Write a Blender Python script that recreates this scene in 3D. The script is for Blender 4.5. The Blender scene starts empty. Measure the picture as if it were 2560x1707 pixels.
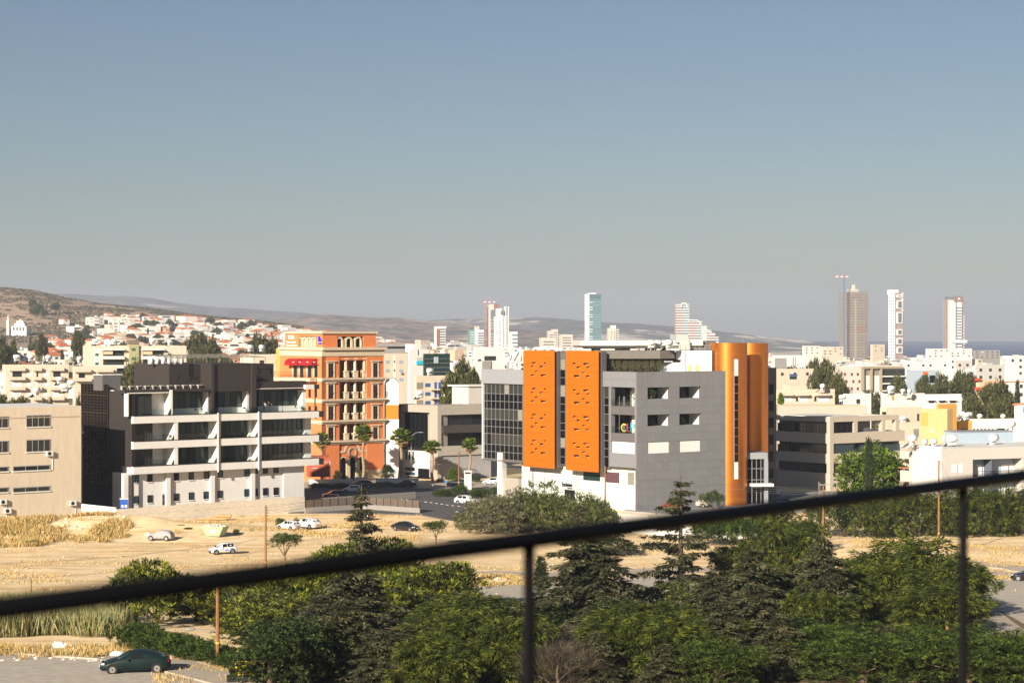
import bpy, bmesh, math, random
import numpy as np
from mathutils import Matrix, Vector
random.seed(7); rng = np.random.default_rng(11)
S = bpy.context.scene
COL = S.collection

# ---------------------------------------------------------------- camera, sky, sun, exposure
F, EY, CX, CZ = 5000.0, 830.0, 1280.0, 60.0          # focal length and eye level, in pixels of the 2560 px photograph; camera height
cam = bpy.data.cameras.new('camera'); camo = bpy.data.objects.new('camera', cam); COL.objects.link(camo)
camo.location = (0, 0, CZ); camo.rotation_euler = (math.radians(90), 0, 0)
cam.sensor_width = 36; cam.lens = F / 2560 * 36; cam.shift_y = -(853.5 - EY) / 2560
cam.clip_start = 0.1; cam.clip_end = 60000
cam.dof.use_dof = True; cam.dof.focus_distance = 340; cam.dof.aperture_fstop = 3.1
S.camera = camo
SUN_EL = math.radians(22); SUN_DIR = Vector((0.47, 0.883, 0)).normalized()      # the way the light travels
world = bpy.data.worlds.new('World'); S.world = world; world.use_nodes = True
nt = world.node_tree; bg = nt.nodes['Background']; sky = nt.nodes.new('ShaderNodeTexSky')
sky.sky_type = 'NISHITA'; sky.sun_disc = False; sky.sun_elevation = SUN_EL
sky.sun_rotation = math.atan2(-SUN_DIR.x, -SUN_DIR.y); sky.altitude = 60; sky.air_density = 1.0; sky.dust_density = 0.5; sky.ozone_density = 1.3
gn = nt.nodes.new('ShaderNodeMix'); gn.data_type = 'RGBA'; gn.blend_type = 'MULTIPLY'; gn.inputs[0].default_value = 1.0; gn.inputs[7].default_value = (0.543, 0.572, 0.634, 1)
nt.links.new(sky.outputs[0], gn.inputs[6]); nt.links.new(gn.outputs[2], bg.inputs[0]); bg.inputs[1].default_value = 0.05
sl = bpy.data.lights.new('sun', 'SUN'); sl.energy = 5.0; sl.angle = math.radians(0.6); sl.color = (1.0, 0.905, 0.755)
so = bpy.data.objects.new('sun', sl); COL.objects.link(so)
ld = Vector((SUN_DIR.x * math.cos(SUN_EL), SUN_DIR.y * math.cos(SUN_EL), -math.sin(SUN_EL)))
so.rotation_euler = ld.to_track_quat('-Z', 'Y').to_euler(); so.location = (0, 0, 200)
S.view_settings.view_transform = 'Standard'; S.view_settings.look = 'None'; S.view_settings.gamma = 1.0
S.view_settings.exposure = 1.0; S.view_settings.use_curve_mapping = False
S.cycles.use_denoising = True; S.cycles.max_bounces = 5; S.cycles.diffuse_bounces = 2; S.cycles.glossy_bounces = 3
S.cycles.transparent_max_bounces = 8; S.cycles.volume_bounces = 0; S.cycles.caustics_reflective = False; S.cycles.caustics_refractive = False
S.cycles.sample_clamp_indirect = 5.0

# ---------------------------------------------------------------- helpers
def lin(h):
    h = h.lstrip('#'); v = [int(h[i:i+2], 16) / 255 for i in (0, 2, 4)]
    return tuple((x / 12.92) if x <= 0.04045 else ((x + 0.055) / 1.055) ** 2.4 for x in v)
MATS = {}
def M(name, col, rough=0.85, var=0.10, scale=0.35, spec=0.3, metal=0.0, bump=0.0, streak=1.0, emit=None, coat=0.0):
    """Principled surface whose colour is broken up by noise laid out in world metres."""
    if name in MATS: return MATS[name]
    if isinstance(col, str): col = lin(col)
    m = bpy.data.materials.new(name); m.use_nodes = True; n = m.node_tree; b = n.nodes['Principled BSDF']
    b.inputs['Roughness'].default_value = rough; b.inputs['Metallic'].default_value = metal; b.inputs['Specular IOR Level'].default_value = spec
    if coat: b.inputs['Coat Weight'].default_value = coat; b.inputs['Coat Roughness'].default_value = 0.05
    if var > 0:
        g = n.nodes.new('ShaderNodeNewGeometry'); mp = n.nodes.new('ShaderNodeMapping'); mp.inputs['Scale'].default_value = (scale, scale, scale / streak)
        nz = n.nodes.new('ShaderNodeTexNoise'); nz.inputs['Detail'].default_value = 6; nz.inputs['Roughness'].default_value = 0.65
        mr = n.nodes.new('ShaderNodeMix'); mr.data_type = 'RGBA'
        cr = n.nodes.new('ShaderNodeMapRange'); cr.inputs[1].default_value = 0.3; cr.inputs[2].default_value = 0.7
        n.links.new(g.outputs['Position'], mp.inputs[0]); n.links.new(mp.outputs[0], nz.inputs[0]); n.links.new(nz.outputs[0], cr.inputs[0])
        n.links.new(cr.outputs[0], mr.inputs[0])
        mr.inputs[6].default_value = (*[x * (1 - var) for x in col], 1); mr.inputs[7].default_value = (*[min(1, x * (1 + var)) for x in col], 1)
        n.links.new(mr.outputs[2], b.inputs['Base Color'])
        if bump > 0:
            bp = n.nodes.new('ShaderNodeBump'); bp.inputs['Strength'].default_value = bump; bp.inputs['Distance'].default_value = 0.1
            n.links.new(nz.outputs[0], bp.inputs['Height']); n.links.new(bp.outputs[0], b.inputs['Normal'])
    else:
        b.inputs['Base Color'].default_value = (*col, 1)
    m.diffuse_color = (*col, 1)
    MATS[name] = m
    return m
def leafM(name, col, var=0.25):
    if name in MATS: return MATS[name]
    m = M(name, col, rough=0.7, var=var, scale=1.2, spec=0.15)
    n = m.node_tree; b = n.nodes['Principled BSDF']; out = n.nodes['Material Output']
    t = n.nodes.new('ShaderNodeBsdfTranslucent'); mx = n.nodes.new('ShaderNodeMixShader'); mx.inputs[0].default_value = 0.12
    c = lin(col) if isinstance(col, str) else col
    t.inputs[0].default_value = (min(1, c[0] * 1.3), min(1, c[1] * 1.4), c[2] * 0.7, 1)
    n.links.new(b.outputs[0], mx.inputs[1]); n.links.new(t.outputs[0], mx.inputs[2]); n.links.new(mx.outputs[0], out.inputs[0])
    return m
def glassM(name, col, rough=0.06, spec=0.6, var=0.0):
    return M(name, col, rough=rough, var=var, spec=spec, scale=0.8)

def newobj(name, me, parent=None):
    o = bpy.data.objects.new(name, me); COL.objects.link(o)
    if parent is not None:
        o.parent = parent; o.matrix_parent_inverse = parent.matrix_basis.inverted()
    return o
def tag(o, label=None, cat=None, group=None, kind=None):
    if label: o['label'] = label
    if cat: o['category'] = cat
    if group: o['group'] = group
    if kind: o['kind'] = kind
    return o
def thing(name, label, cat, loc=(0, 0, 0), group=None):
    o = bpy.data.objects.new(name, None); COL.objects.link(o); o.location = loc; o.empty_display_size = 0.5
    return tag(o, label, cat, group)
def copy_tree(o, parent=None):
    c = o.copy(); COL.objects.link(c); c.parent = parent
    for ch in o.children: copy_tree(ch, c)
    return c
def place(proto, loc, rz=0, sc=1, label=None, group=None, first=False):
    o = proto if first else copy_tree(proto)
    o.location = loc; o.rotation_euler = (0, 0, rz); o.scale = sc if hasattr(sc, '__len__') else (sc, sc, sc)
    if label: o['label'] = label
    if group: o['group'] = group
    return o
_cubes = {}
CV = [(x, y, z) for z in (0, 1) for y in (0, 1) for x in (0, 1)]
CF = [(0, 2, 3, 1), (4, 5, 7, 6), (0, 1, 5, 4), (2, 6, 7, 3), (0, 4, 6, 2), (1, 3, 7, 5)]
def cube(mat):
    if mat.name not in _cubes:
        me = bpy.data.meshes.new('box_' + mat.name); me.from_pydata(CV, [], CF); me.materials.append(mat); _cubes[mat.name] = me
    return _cubes[mat.name]
class MB:
    """collects shapes into ONE mesh"""
    def __init__(s): s.v = []; s.f = []; s.m = []
    def add(s, vs, fs, mi=0):
        k = len(s.v); s.v += [tuple(p) for p in vs]; s.f += [tuple(i + k for i in f) for f in fs]; s.m += [mi] * len(fs); return s
    def box(s, a, b, mi=0):
        return s.add([(a[0] + (b[0] - a[0]) * x, a[1] + (b[1] - a[1]) * y, a[2] + (b[2] - a[2]) * z) for x, y, z in CV], CF, mi)
    def mbox(s, mat4, mi=0): return s.add([mat4 @ Vector(p) for p in CV], CF, mi)
    def prism(s, pts, z0, z1, mi=0):
        n = len(pts); z0s = z0 if hasattr(z0, '__len__') else [z0] * n; z1s = z1 if hasattr(z1, '__len__') else [z1] * n
        vs = [(p[0], p[1], z) for p, z in zip(pts, z0s)] + [(p[0], p[1], z) for p, z in zip(pts, z1s)]
        fs = [tuple(range(n - 1, -1, -1)), tuple(range(n, 2 * n))] + [(i, (i + 1) % n, n + (i + 1) % n, n + i) for i in range(n)]
        return s.add(vs, fs, mi)
    def tube(s, pts, rad, seg=6, mi=0):
        pts = [Vector(p) for p in pts]; n = len(pts); rad = rad if hasattr(rad, '__len__') else [rad] * n; vs = []; fs = []
        for i, p in enumerate(pts):
            d = (pts[min(i + 1, n - 1)] - pts[max(i - 1, 0)]).normalized(); a = d.orthogonal().normalized() if abs(d.z) < 0.95 else Vector((1, 0, 0)); a = (a - d * a.dot(d)).normalized(); b = d.cross(a)
            for k in range(seg):
                t = 2 * math.pi * k / seg; vs.append(p + (a * math.cos(t) + b * math.sin(t)) * rad[i])
        for i in range(n - 1):
            for k in range(seg): fs.append((i * seg + k, i * seg + (k + 1) % seg, (i + 1) * seg + (k + 1) % seg, (i + 1) * seg + k))
        fs.append(tuple(range(seg - 1, -1, -1))); fs.append(tuple((n - 1) * seg + k for k in range(seg)))
        return s.add(vs, fs, mi)
    def ball(s, c, r, mi=0, seg=8, rings=5):
        r = r if hasattr(r, '__len__') else (r, r, r); vs = [(c[0], c[1], c[2] - r[2])]; fs = []
        for i in range(1, rings):
            a = -math.pi / 2 + math.pi * i / rings
            for k in range(seg):
                t = 2 * math.pi * k / seg; vs.append((c[0] + r[0] * math.cos(a) * math.cos(t), c[1] + r[1] * math.cos(a) * math.sin(t), c[2] + r[2] * math.sin(a)))
        vs.append((c[0], c[1], c[2] + r[2])); L = len(vs) - 1
        for k in range(seg): fs.append((0, 1 + (k + 1) % seg, 1 + k)); fs.append((L, L - seg + k, L - seg + (k + 1) % seg))
        for i in range(rings - 2):
            for k in range(seg):
                q = 1 + i * seg; fs.append((q + k, q + (k + 1) % seg, q + seg + (k + 1) % seg, q + seg + k))
        return s.add(vs, fs, mi)
    def mesh(s, name, mats, smooth=False):
        me = bpy.data.meshes.new(name); me.from_pydata(s.v, [], s.f)
        for m in (mats if isinstance(mats, (list, tuple)) else [mats]): me.materials.append(m)
        if any(s.m): me.polygons.foreach_set('material_index', s.m)
        if smooth: me.polygons.foreach_set('use_smooth', [True] * len(me.polygons))
        me.update(); return me
    def build(s, name, mats, parent=None, smooth=False): return newobj(name, s.mesh(name, mats, smooth), parent)
def npmesh(name, verts, quads, mats, midx=None, smooth=False):
    me = bpy.data.meshes.new(name); nv = len(verts); nq = len(quads); k = quads.shape[1]
    me.vertices.add(nv); me.vertices.foreach_set('co', np.asarray(verts, dtype=np.float32).ravel())
    me.loops.add(nq * k); me.loops.foreach_set('vertex_index', np.asarray(quads, dtype=np.int32).ravel())
    me.polygons.add(nq); me.polygons.foreach_set('loop_start', np.arange(0, nq * k, k, dtype=np.int32)); me.polygons.foreach_set('loop_total', np.full(nq, k, dtype=np.int32))
    for m in mats: me.materials.append(m)
    if midx is not None: me.polygons.foreach_set('material_index', np.asarray(midx, dtype=np.int32))
    if smooth: me.polygons.foreach_set('use_smooth', np.ones(nq, dtype=bool))
    me.update(calc_edges=True); me.validate(); return me

# ---------------------------------------------------------------- the lie of the land (metres; camera stands at 0,0,60, sea level is 0)
def sstep(x): x = np.clip(x, 0, 1); return x * x * (3 - 2 * x)
TY = [0, 60, 105, 131, 160, 198, 235, 269, 309, 340, 440, 520, 800, 1500, 3000, 3900, 4300, 14000]
TZ = [41, 40, 38.7, 37.5, 36, 33.5, 31.5, 30, 29.2, 29, 29, 28, 24, 17, 7, 3, -6, -60]
HILLP = [(-900, 735), (-300, 716), (0, 722), (82, 730), (163, 746), (245, 760), (381, 772), (490, 787), (640, 803), (800, 822), (1000, 850), (1400, 900), (4000, 900)]
def vnoise(x, y, seed=0):
    xi = np.floor(x).astype(np.int64); yi = np.floor(y).astype(np.int64); xf = x - xi; yf = y - yi; u = xf * xf * (3 - 2 * xf); v = yf * yf * (3 - 2 * yf)
    def h(a, b):
        k = (a * 374761393 + b * 668265263 + seed * 974711) & 0x7fffffff; k = ((k ^ (k >> 13)) * 1274126177) & 0x7fffffff
        return ((k ^ (k >> 16)) & 0xffff) / 65535.0
    return (h(xi, yi) * (1 - u) + h(xi + 1, yi) * u) * (1 - v) + (h(xi, yi + 1) * (1 - u) + h(xi + 1, yi + 1) * u) * v
def tz(X, Y):
    X = np.asarray(X, dtype=float); Y = np.asarray(Y, dtype=float)
    z = np.interp(Y, TY, TZ); s = X / np.maximum(Y, 30)
    L = sstep((0.05 - s) / 0.22)
    z = z + np.interp(Y, [440, 650, 1000, 1500, 2000, 2600, 4500, 14000], [0, 8, 14, 24, 36, 50, 70, 70]) * L
    px = s * F + CX
    zc = CZ + (EY - np.interp(px, [p[0] for p in HILLP], [p[1] for p in HILLP])) / F * 2750
    w = sstep((Y - 1850) / 900) * (1 - 0.8 * sstep((Y - 2800) / 1500)) * sstep((0.0 - s) / 0.06)
    z = z + w * np.maximum(zc - z, 0) + w * 9 * (vnoise(X / 160, Y / 160, 3) - 0.5) * sstep((2750 - Y) / 200)
    # bank of spoil below the retaining wall and the mound on the right
    bl = sstep((-30 - X) / 30) * np.exp(-((Y - 306 - 0.12 * (X + 60)) / 9.0) ** 2)
    z = z + bl * (1.6 + 1.2 * vnoise(X / 5, Y / 5, 5))
    z = z + 1.8 * np.exp(-((X - 50) / 16) ** 2 - ((Y - 268) / 12) ** 2)
    near = sstep((330 - Y) / 20) * sstep((Y - 225) / 20)
    z = z + near * 0.35 * (vnoise(X / 7, Y / 7, 1) - 0.5) + near * 0.14 * (vnoise(X / 1.7, Y / 1.7, 2) - 0.5)
    return z
def tzf(x, y): return float(tz(x, y))
def gp(px, py, dz=0.0):
    """the ground point seen at a pixel of the photograph"""
    t = (px - CX) / F; lo, hi = 20.0, 5000.0; k = (py - EY) / F
    ys = np.linspace(60, 1500, 2881); d = (CZ - k * ys) - tz(t * ys, ys); i = int(np.argmax(d < 0)); Y = ys[i] if d[i] < 0 else 1500
    a, b = Y - 0.5, Y
    for _ in range(12):
        m = (a + b) / 2
        if (CZ - k * m) - tzf(t * m, m) < 0: b = m
        else: a = m
    return Vector((t * b, b, tzf(t * b, b) + dz))
def W(px, py, Y): return Vector(((px - CX) / F * Y, Y, CZ - (py - EY) / F * Y))
def onground(px, Y, dz=0.0): x = (px - CX) / F * Y; return Vector((x, Y, tzf(x, Y) + dz))

# ---------------------------------------------------------------- ground materials
def ground_material():
    m = bpy.data.materials.new('dry_earth'); m.use_nodes = True; n = m.node_tree; b = n.nodes['Principled BSDF']; L = n.links.new
    b.inputs['Roughness'].default_value = 0.95; b.inputs['Specular IOR Level'].default_value = 0.1
    g = n.nodes.new('ShaderNodeNewGeometry')
    def noise(sc, det=5, rough=0.6):
        mp = n.nodes.new('ShaderNodeMapping'); mp.inputs['Scale'].default_value = sc; L(g.outputs['Position'], mp.inputs[0])
        z = n.nodes.new('ShaderNodeTexNoise'); z.inputs['Scale'].default_value = 1; z.inputs['Detail'].default_value = det; z.inputs['Roughness'].default_value = rough; L(mp.outputs[0], z.inputs[0]); return z.outputs[0]
    def rng_(v, a, c, lo=0, hi=1):
        r = n.nodes.new('ShaderNodeMapRange'); r.inputs[1].default_value = a; r.inputs[2].default_value = c; r.inputs[3].default_value = lo; r.inputs[4].default_value = hi; L(v, r.inputs[0]); return r.outputs[0]
    def mix(f, a, c):
        x = n.nodes.new('ShaderNodeMix'); x.data_type = 'RGBA'; L(f, x.inputs[0])
        for k, v in ((6, a), (7, c)):
            if isinstance(v, tuple): x.inputs[k].default_value = (*v, 1)
            else: L(v, x.inputs[k])
        return x.outputs[2]
    def mul(a, c):
        x = n.nodes.new('ShaderNodeMath'); x.operation = 'MULTIPLY'; L(a, x.inputs[0])
        if isinstance(c, float): x.inputs[1].default_value = c
        else: L(c, x.inputs[1])
        return x.outputs[0]
    sp = n.nodes.new('ShaderNodeSeparateXYZ'); L(g.outputs['Position'], sp.inputs[0])
    c1 = mix(rng_(noise((0.22, 0.16, 0.2), 8, 0.7), 0.35, 0.68), (0.78, 0.545, 0.29), (0.93, 0.735, 0.47))
    tr = mul(rng_(noise((0.035, 0.30, 0.1), 7, 0.7), 0.50, 0.64), 0.85)         # vehicle tracks and dry-grass streaks
    c2 = mix(tr, c1, (0.52, 0.33, 0.12))
    fine = rng_(noise((1.4, 1.1, 1.0), 8, 0.75), 0.48, 0.75); c3 = mix(mul(fine, 0.5), c2, (0.42, 0.27, 0.12))
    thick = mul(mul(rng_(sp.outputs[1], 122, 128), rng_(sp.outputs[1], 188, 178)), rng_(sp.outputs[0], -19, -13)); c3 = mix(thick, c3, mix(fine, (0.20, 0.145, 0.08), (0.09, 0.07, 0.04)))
    town = rng_(sp.outputs[1], 440, 520)
    c4 = mix(town, c3, mix(rng_(noise((0.012, 0.012, 0.01), 6), 0.4, 0.6), (0.16, 0.14, 0.10), (0.34, 0.28, 0.20)))
    hill = rng_(sp.outputs[1], 1700, 2100)
    scrub = mix(rng_(noise((0.03, 0.05, 0.05), 9, 0.8), 0.38, 0.62), (0.50, 0.345, 0.235), (0.33, 0.24, 0.16))
    c5 = mix(hill, c4, scrub); L(c5, b.inputs['Base Color'])
    bp = n.nodes.new('ShaderNodeBump'); bp.inputs['Strength'].default_value = 0.5; bp.inputs['Distance'].default_value = 0.12
    L(noise((0.9, 0.8, 0.8), 9, 0.7), bp.inputs['Height']); L(bp.outputs[0], b.inputs['Normal'])
    return m
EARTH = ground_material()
ASPH = M('asphalt', (0.085, 0.083, 0.085), var=0.35, scale=0.5, bump=0.1)
ASPH_OLD = M('sun_bleached_asphalt', (0.46, 0.40, 0.32), var=0.2, scale=0.25, bump=0.1)
PAVE = M('pavement', (0.42, 0.35, 0.27), var=0.2, scale=0.8)
PAVE_G = M('grey_pavement', (0.30, 0.28, 0.26), var=0.2, scale=0.8)
KERB = M('kerb_stone', (0.50, 0.45, 0.38), var=0.15)

# ---------------------------------------------------------------- terrain sheet
def terrain():
    ys = np.concatenate([np.arange(30, 225, 2.5), np.arange(225, 345, 1.2), np.arange(345, 520, 4), np.geomspace(520, 1800, 60), np.geomspace(1820, 2900, 70), np.geomspace(2950, 13600, 40)])
    ss = np.concatenate([np.linspace(-0.9, -0.36, 12), np.linspace(-0.34, 0.34, 190), np.linspace(0.36, 0.9, 12)])
    A, B = np.meshgrid(ss, ys); X = A * B; Z = tz(X, B)
    v = np.stack([X, B, Z], -1).reshape(-1, 3); nc = len(ss); nr = len(ys)
    i = (np.arange(nr - 1)[:, None] * nc + np.arange(nc - 1)[None, :]).ravel()
    q = np.stack([i, i + 1, i + nc + 1, i + nc], 1)
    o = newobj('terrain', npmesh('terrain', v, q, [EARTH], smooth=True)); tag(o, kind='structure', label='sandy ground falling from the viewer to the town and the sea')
terrain()
def strip(name, left, right, mat, dz, skirt=0.0, nsub=14):
    """a sheet draped on the ground between two edge polylines"""
    def res(p):
        p = [Vector((a[0], a[1], 0)) for a in p]; out = []
        for a, b in zip(p, p[1:]): out += [a.lerp(b, k / nsub) for k in range(nsub)]
        return out + [p[-1]]
    l, r = res(left), res(right); nw = 9; vs = []; fs = []
    for a, b in zip(l, r):
        for k in range(nw):
            p = a.lerp(b, k / (nw - 1)); vs.append((p.x, p.y, tzf(p.x, p.y) + dz))
    for i in range(len(l) - 1):
        for k in range(nw - 1): fs.append((i * nw + k, i * nw + k + 1, (i + 1) * nw + k + 1, (i + 1) * nw + k))
    mb = MB().add(vs, fs)
    if skirt:
        for kk in (0, nw - 1):
            base = len(mb.v); n = len(l); ring = [vs[i * nw + kk] for i in range(n)]
            mb.add(ring + [(p[0], p[1], p[2] - skirt) for p in ring], [(i, i + 1, n + i + 1, n + i) for i in range(n - 1)])
    o = mb.build(name, mat); tag(o, kind='structure'); return o
def gpx(pts): return [gp(*p)[:2] for p in pts]

# the near street (bottom left), the cross street behind the trees, the junction by the orange tower
strip('near_road', gpx([(-260, 1622), (0, 1634), (240, 1650), (420, 1684), (560, 1720), (760, 1790)]), [(-60, 95), (-45, 96), (-36, 97), (-28, 98), (-20, 99), (-10, 99)], ASPH_OLD, 0.04)
strip('near_pavement', gpx([(-260, 1608), (0, 1617), (300, 1640), (480, 1655), (640, 1705), (820, 1775)]), gpx([(-260, 1621), (0, 1633), (240, 1649), (420, 1683), (560, 1719), (760, 1789)]), PAVE, 0.13, 0.2)
strip('cross_road', gpx([(1040, 1452), (1110, 1447), (1320, 1452), (1700, 1440), (2100, 1420), (2440, 1418), (2600, 1440), (2900, 1480)]), gpx([(1075, 1520), (1140, 1530), (1320, 1535), (1700, 1530), (2100, 1530), (2420, 1480), (2560, 1560), (2760, 1680)]), ASPH_OLD, 0.05)
strip('cross_pavement', gpx([(1040, 1428), (1140, 1428), (1320, 1434), (1700, 1420), (2100, 1404), (2440, 1402), (2600, 1422), (2900, 1460)]), gpx([(1040, 1444), (1140, 1443), (1320, 1449), (1700, 1436), (2100, 1416), (2440, 1415), (2600, 1436), (2900, 1476)]), PAVE, 0.15, 0.2)
strip('roadside_pavement', gpx([(2400, 1488), (2460, 1500), (2530, 1556), (2640, 1640)]), gpx([(2340, 1500), (2420, 1540), (2480, 1600), (2560, 1690)]), PAVE, 0.14, 0.2)
def flat(name, pts, mat, dz, thick=0.0):
    w = [gp(*p) for p in pts]; z = max(p.z for p in w) + dz
    mb = MB().prism([(p.x, p.y) for p in w], z - 0.4, z); o = mb.build(name, mat); tag(o, kind='structure'); return o
flat('junction_road', [(660, 1283), (660, 1226), (1340, 1220), (1340, 1300), (1260, 1330), (1190, 1312), (1050, 1288), (860, 1284)][::-1], ASPH, 0.05)
flat('island_pavement', [(978, 1243), (988, 1238), (1080, 1236.5), (1340, 1237), (1340, 1290), (1190, 1273), (1070, 1257), (1000, 1249)][::-1], PAVE_G, 0.17)
flat('far_pavement', [(660, 1226.5), (660, 1206), (1340, 1200), (1340, 1223), (1000, 1226)][::-1], PAVE, 0.18)
RUT = M('wheel_track', (0.60, 0.42, 0.22), var=0.25, scale=0.6)
for c_ in ([(560, 1398), (700, 1362), (860, 1338), (1000, 1345), (1110, 1350)], [(-60, 1412), (150, 1402), (330, 1392), (480, 1372), (640, 1350)], [(-60, 1452), (200, 1438), (420, 1420), (600, 1412), (820, 1400)]):
    q_ = [gp(*p) for p in c_]
    for o_ in (0, 1.55): strip('wheel_track', [(p.x, p.y + o_) for p in q_], [(p.x, p.y + o_ + .32) for p in q_], RUT, .035)
# painted kerb stones along the island
kb, kw = M('kerb_black', (0.03, 0.03, 0.035), var=0.2), M('kerb_white', (0.75, 0.72, 0.66), var=0.12)
kp = [gp(*p) for p in [(979, 1243.5), (1000, 1249.5), (1030, 1253), (1070, 1257.5), (1130, 1266), (1190, 1273.5)]]
pl = []; 
for a, b in zip(kp, kp[1:]):
    n = max(1, int((b - a).length / 0.9)); pl += [a.lerp(b, i / n) for i in range(n)]
isl = bpy.data.objects['island_pavement']
for i, (a, b) in enumerate(zip(pl, pl[1:])):
    d = (b - a); u = d.normalized(); m4 = Matrix((( d.x * 0.97, u.y * 0.18, 0, a.x), (d.y * 0.97, -u.x * 0.18, 0, a.y), (0, 0, 0.2, a.z + 0.04), (0, 0, 0, 1)))
    o = newobj('kerb_stone', cube(kb if i % 2 else kw), isl); o.matrix_basis = m4

# ---------------------------------------------------------------- sea and hills
sea_m = M('sea_water', (0.008, 0.035, 0.12), rough=0.45, var=0.2, scale=0.004, spec=0.2)
sea = MB().add([(-13500, 3300, 0), (13500, 3300, 0), (13500, 13000, 0), (-13500, 13000, 0)], [(0, 1, 2, 3)]).build('sea', sea_m); tag(sea, kind='structure', label='deep blue sea along the horizon on the right')
def ridge(name, prof, D, depth, zfoot, cols, seed, n=260, rows=26, amp=10, pale=None):
    xs = np.linspace(prof[0][0], prof[-1][0], n); yc = np.interp(xs, [p[0] for p in prof], [p[1] for p in prof])
    vv = np.linspace(-0.25, 1, rows); A, V = np.meshgrid(xs, vv); Yc = np.interp(A, xs, yc)
    ang = (A - CX) / F; Y = D - depth * V; Xw = ang * D + (ang * (Y - D)) * 0.6
    zc = CZ + (EY - Yc) / F * D; t = sstep(np.abs(V)); Z = zc * (1 - t) + zfoot * t
    w = np.sin(np.clip(np.abs(V), 0, 1) * math.pi); Z = Z + amp * w * (vnoise(Xw / 260, Y / 260, seed) - 0.5) * 2 + amp * 0.5 * w * (vnoise(Xw / 90, Y / 90, seed + 1) - 0.5) * 2
    Z = Z + 0.10 * amp * (vnoise(Xw / 60, Y / 60, seed + 2) - 0.5) * 2
    v = np.stack([Xw, Y, Z], -1).reshape(-1, 3); i = (np.arange(rows - 1)[:, None] * n + np.arange(n - 1)[None, :]).ravel(); q = np.stack([i, i + n, i + n + 1, i + 1], 1)
    m = bpy.data.materials.new(name + '_scrub'); m.use_nodes = True; nn = m.node_tree; b = nn.nodes['Principled BSDF']; b.inputs['Roughness'].default_value = 1; b.inputs['Specular IOR Level'].default_value = 0
    g = nn.nodes.new('ShaderNodeNewGeometry'); prev = None
    for (sc, lo, hi, c) in cols:
        mp = nn.nodes.new('ShaderNodeMapping'); mp.inputs['Scale'].default_value = sc; nz = nn.nodes.new('ShaderNodeTexNoise'); nz.inputs['Scale'].default_value = 1; nz.inputs['Detail'].default_value = 7; nz.inputs['Roughness'].default_value = 0.7
        nn.links.new(g.outputs['Position'], mp.inputs[0]); nn.links.new(mp.outputs[0], nz.inputs[0])
        r = nn.nodes.new('ShaderNodeMapRange'); r.inputs[1].default_value = lo; r.inputs[2].default_value = hi; nn.links.new(nz.outputs[0], r.inputs[0])
        x = nn.nodes.new('ShaderNodeMix'); x.data_type = 'RGBA'; nn.links.new(r.outputs[0], x.inputs[0])
        if prev is None: x.inputs[6].default_value = (*c[0], 1); x.inputs[7].default_value = (*c[1], 1)
        else: nn.links.new(prev, x.inputs[6]); x.inputs[7].default_value = (*c, 1)
        prev = x.outputs[2]
    nn.links.new(prev, b.inputs['Base Color'])
    o = newobj(name, npmesh(name, v, q, [m], smooth=True)); tag(o, kind='structure'); return o
DK, BR, CH = (0.10, 0.105, 0.10), (0.25, 0.215, 0.185), (0.60, 0.52, 0.44)
ridge('far_hills', [(-400, 742), (109, 736), (204, 737), (286, 742), (330, 741), (381, 746), (436, 756), (545, 769), (590, 770), (673, 776), (763, 783), (900, 800), (1100, 815), (1300, 830)], 8600, 2600, 60, [((0.012, 0.012, 0.02), 0.42, 0.58, (DK, BR)), ((0.0022, 0.0022, 0.02), 0.58, 0.64, CH)], 21)
ridge('middle_hills', [(560, 812), (690, 799), (777, 789.5), (826, 787), (886, 791.5), (940, 795), (995, 795.5), (1049, 801), (1120, 806), (1200, 815), (1300, 826), (1420, 838)], 5200, 1300, 30, [((0.02, 0.02, 0.03), 0.42, 0.58, (DK, (0.32, 0.24, 0.19))), ((0.004, 0.004, 0.02), 0.58, 0.66, (0.48, 0.38, 0.30))], 31)
ridge('quarry_hills', [(1000, 812), (1090, 801), (1145, 797.5), (1200, 796.5), (1302, 795), (1343, 793), (1411, 798), (1466, 803), (1520, 807), (1588, 808.5), (1670, 815), (1780, 827), (1846, 833), (1913, 842), (1962, 848), (2030, 853), (2060, 858)], 7200, 1500, 2, [((0.014, 0.014, 0.02), 0.44, 0.60, (DK, (0.20, 0.18, 0.15))), ((0.0026, 0.0026, 0.03), 0.53, 0.58, CH)], 47)
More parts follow.
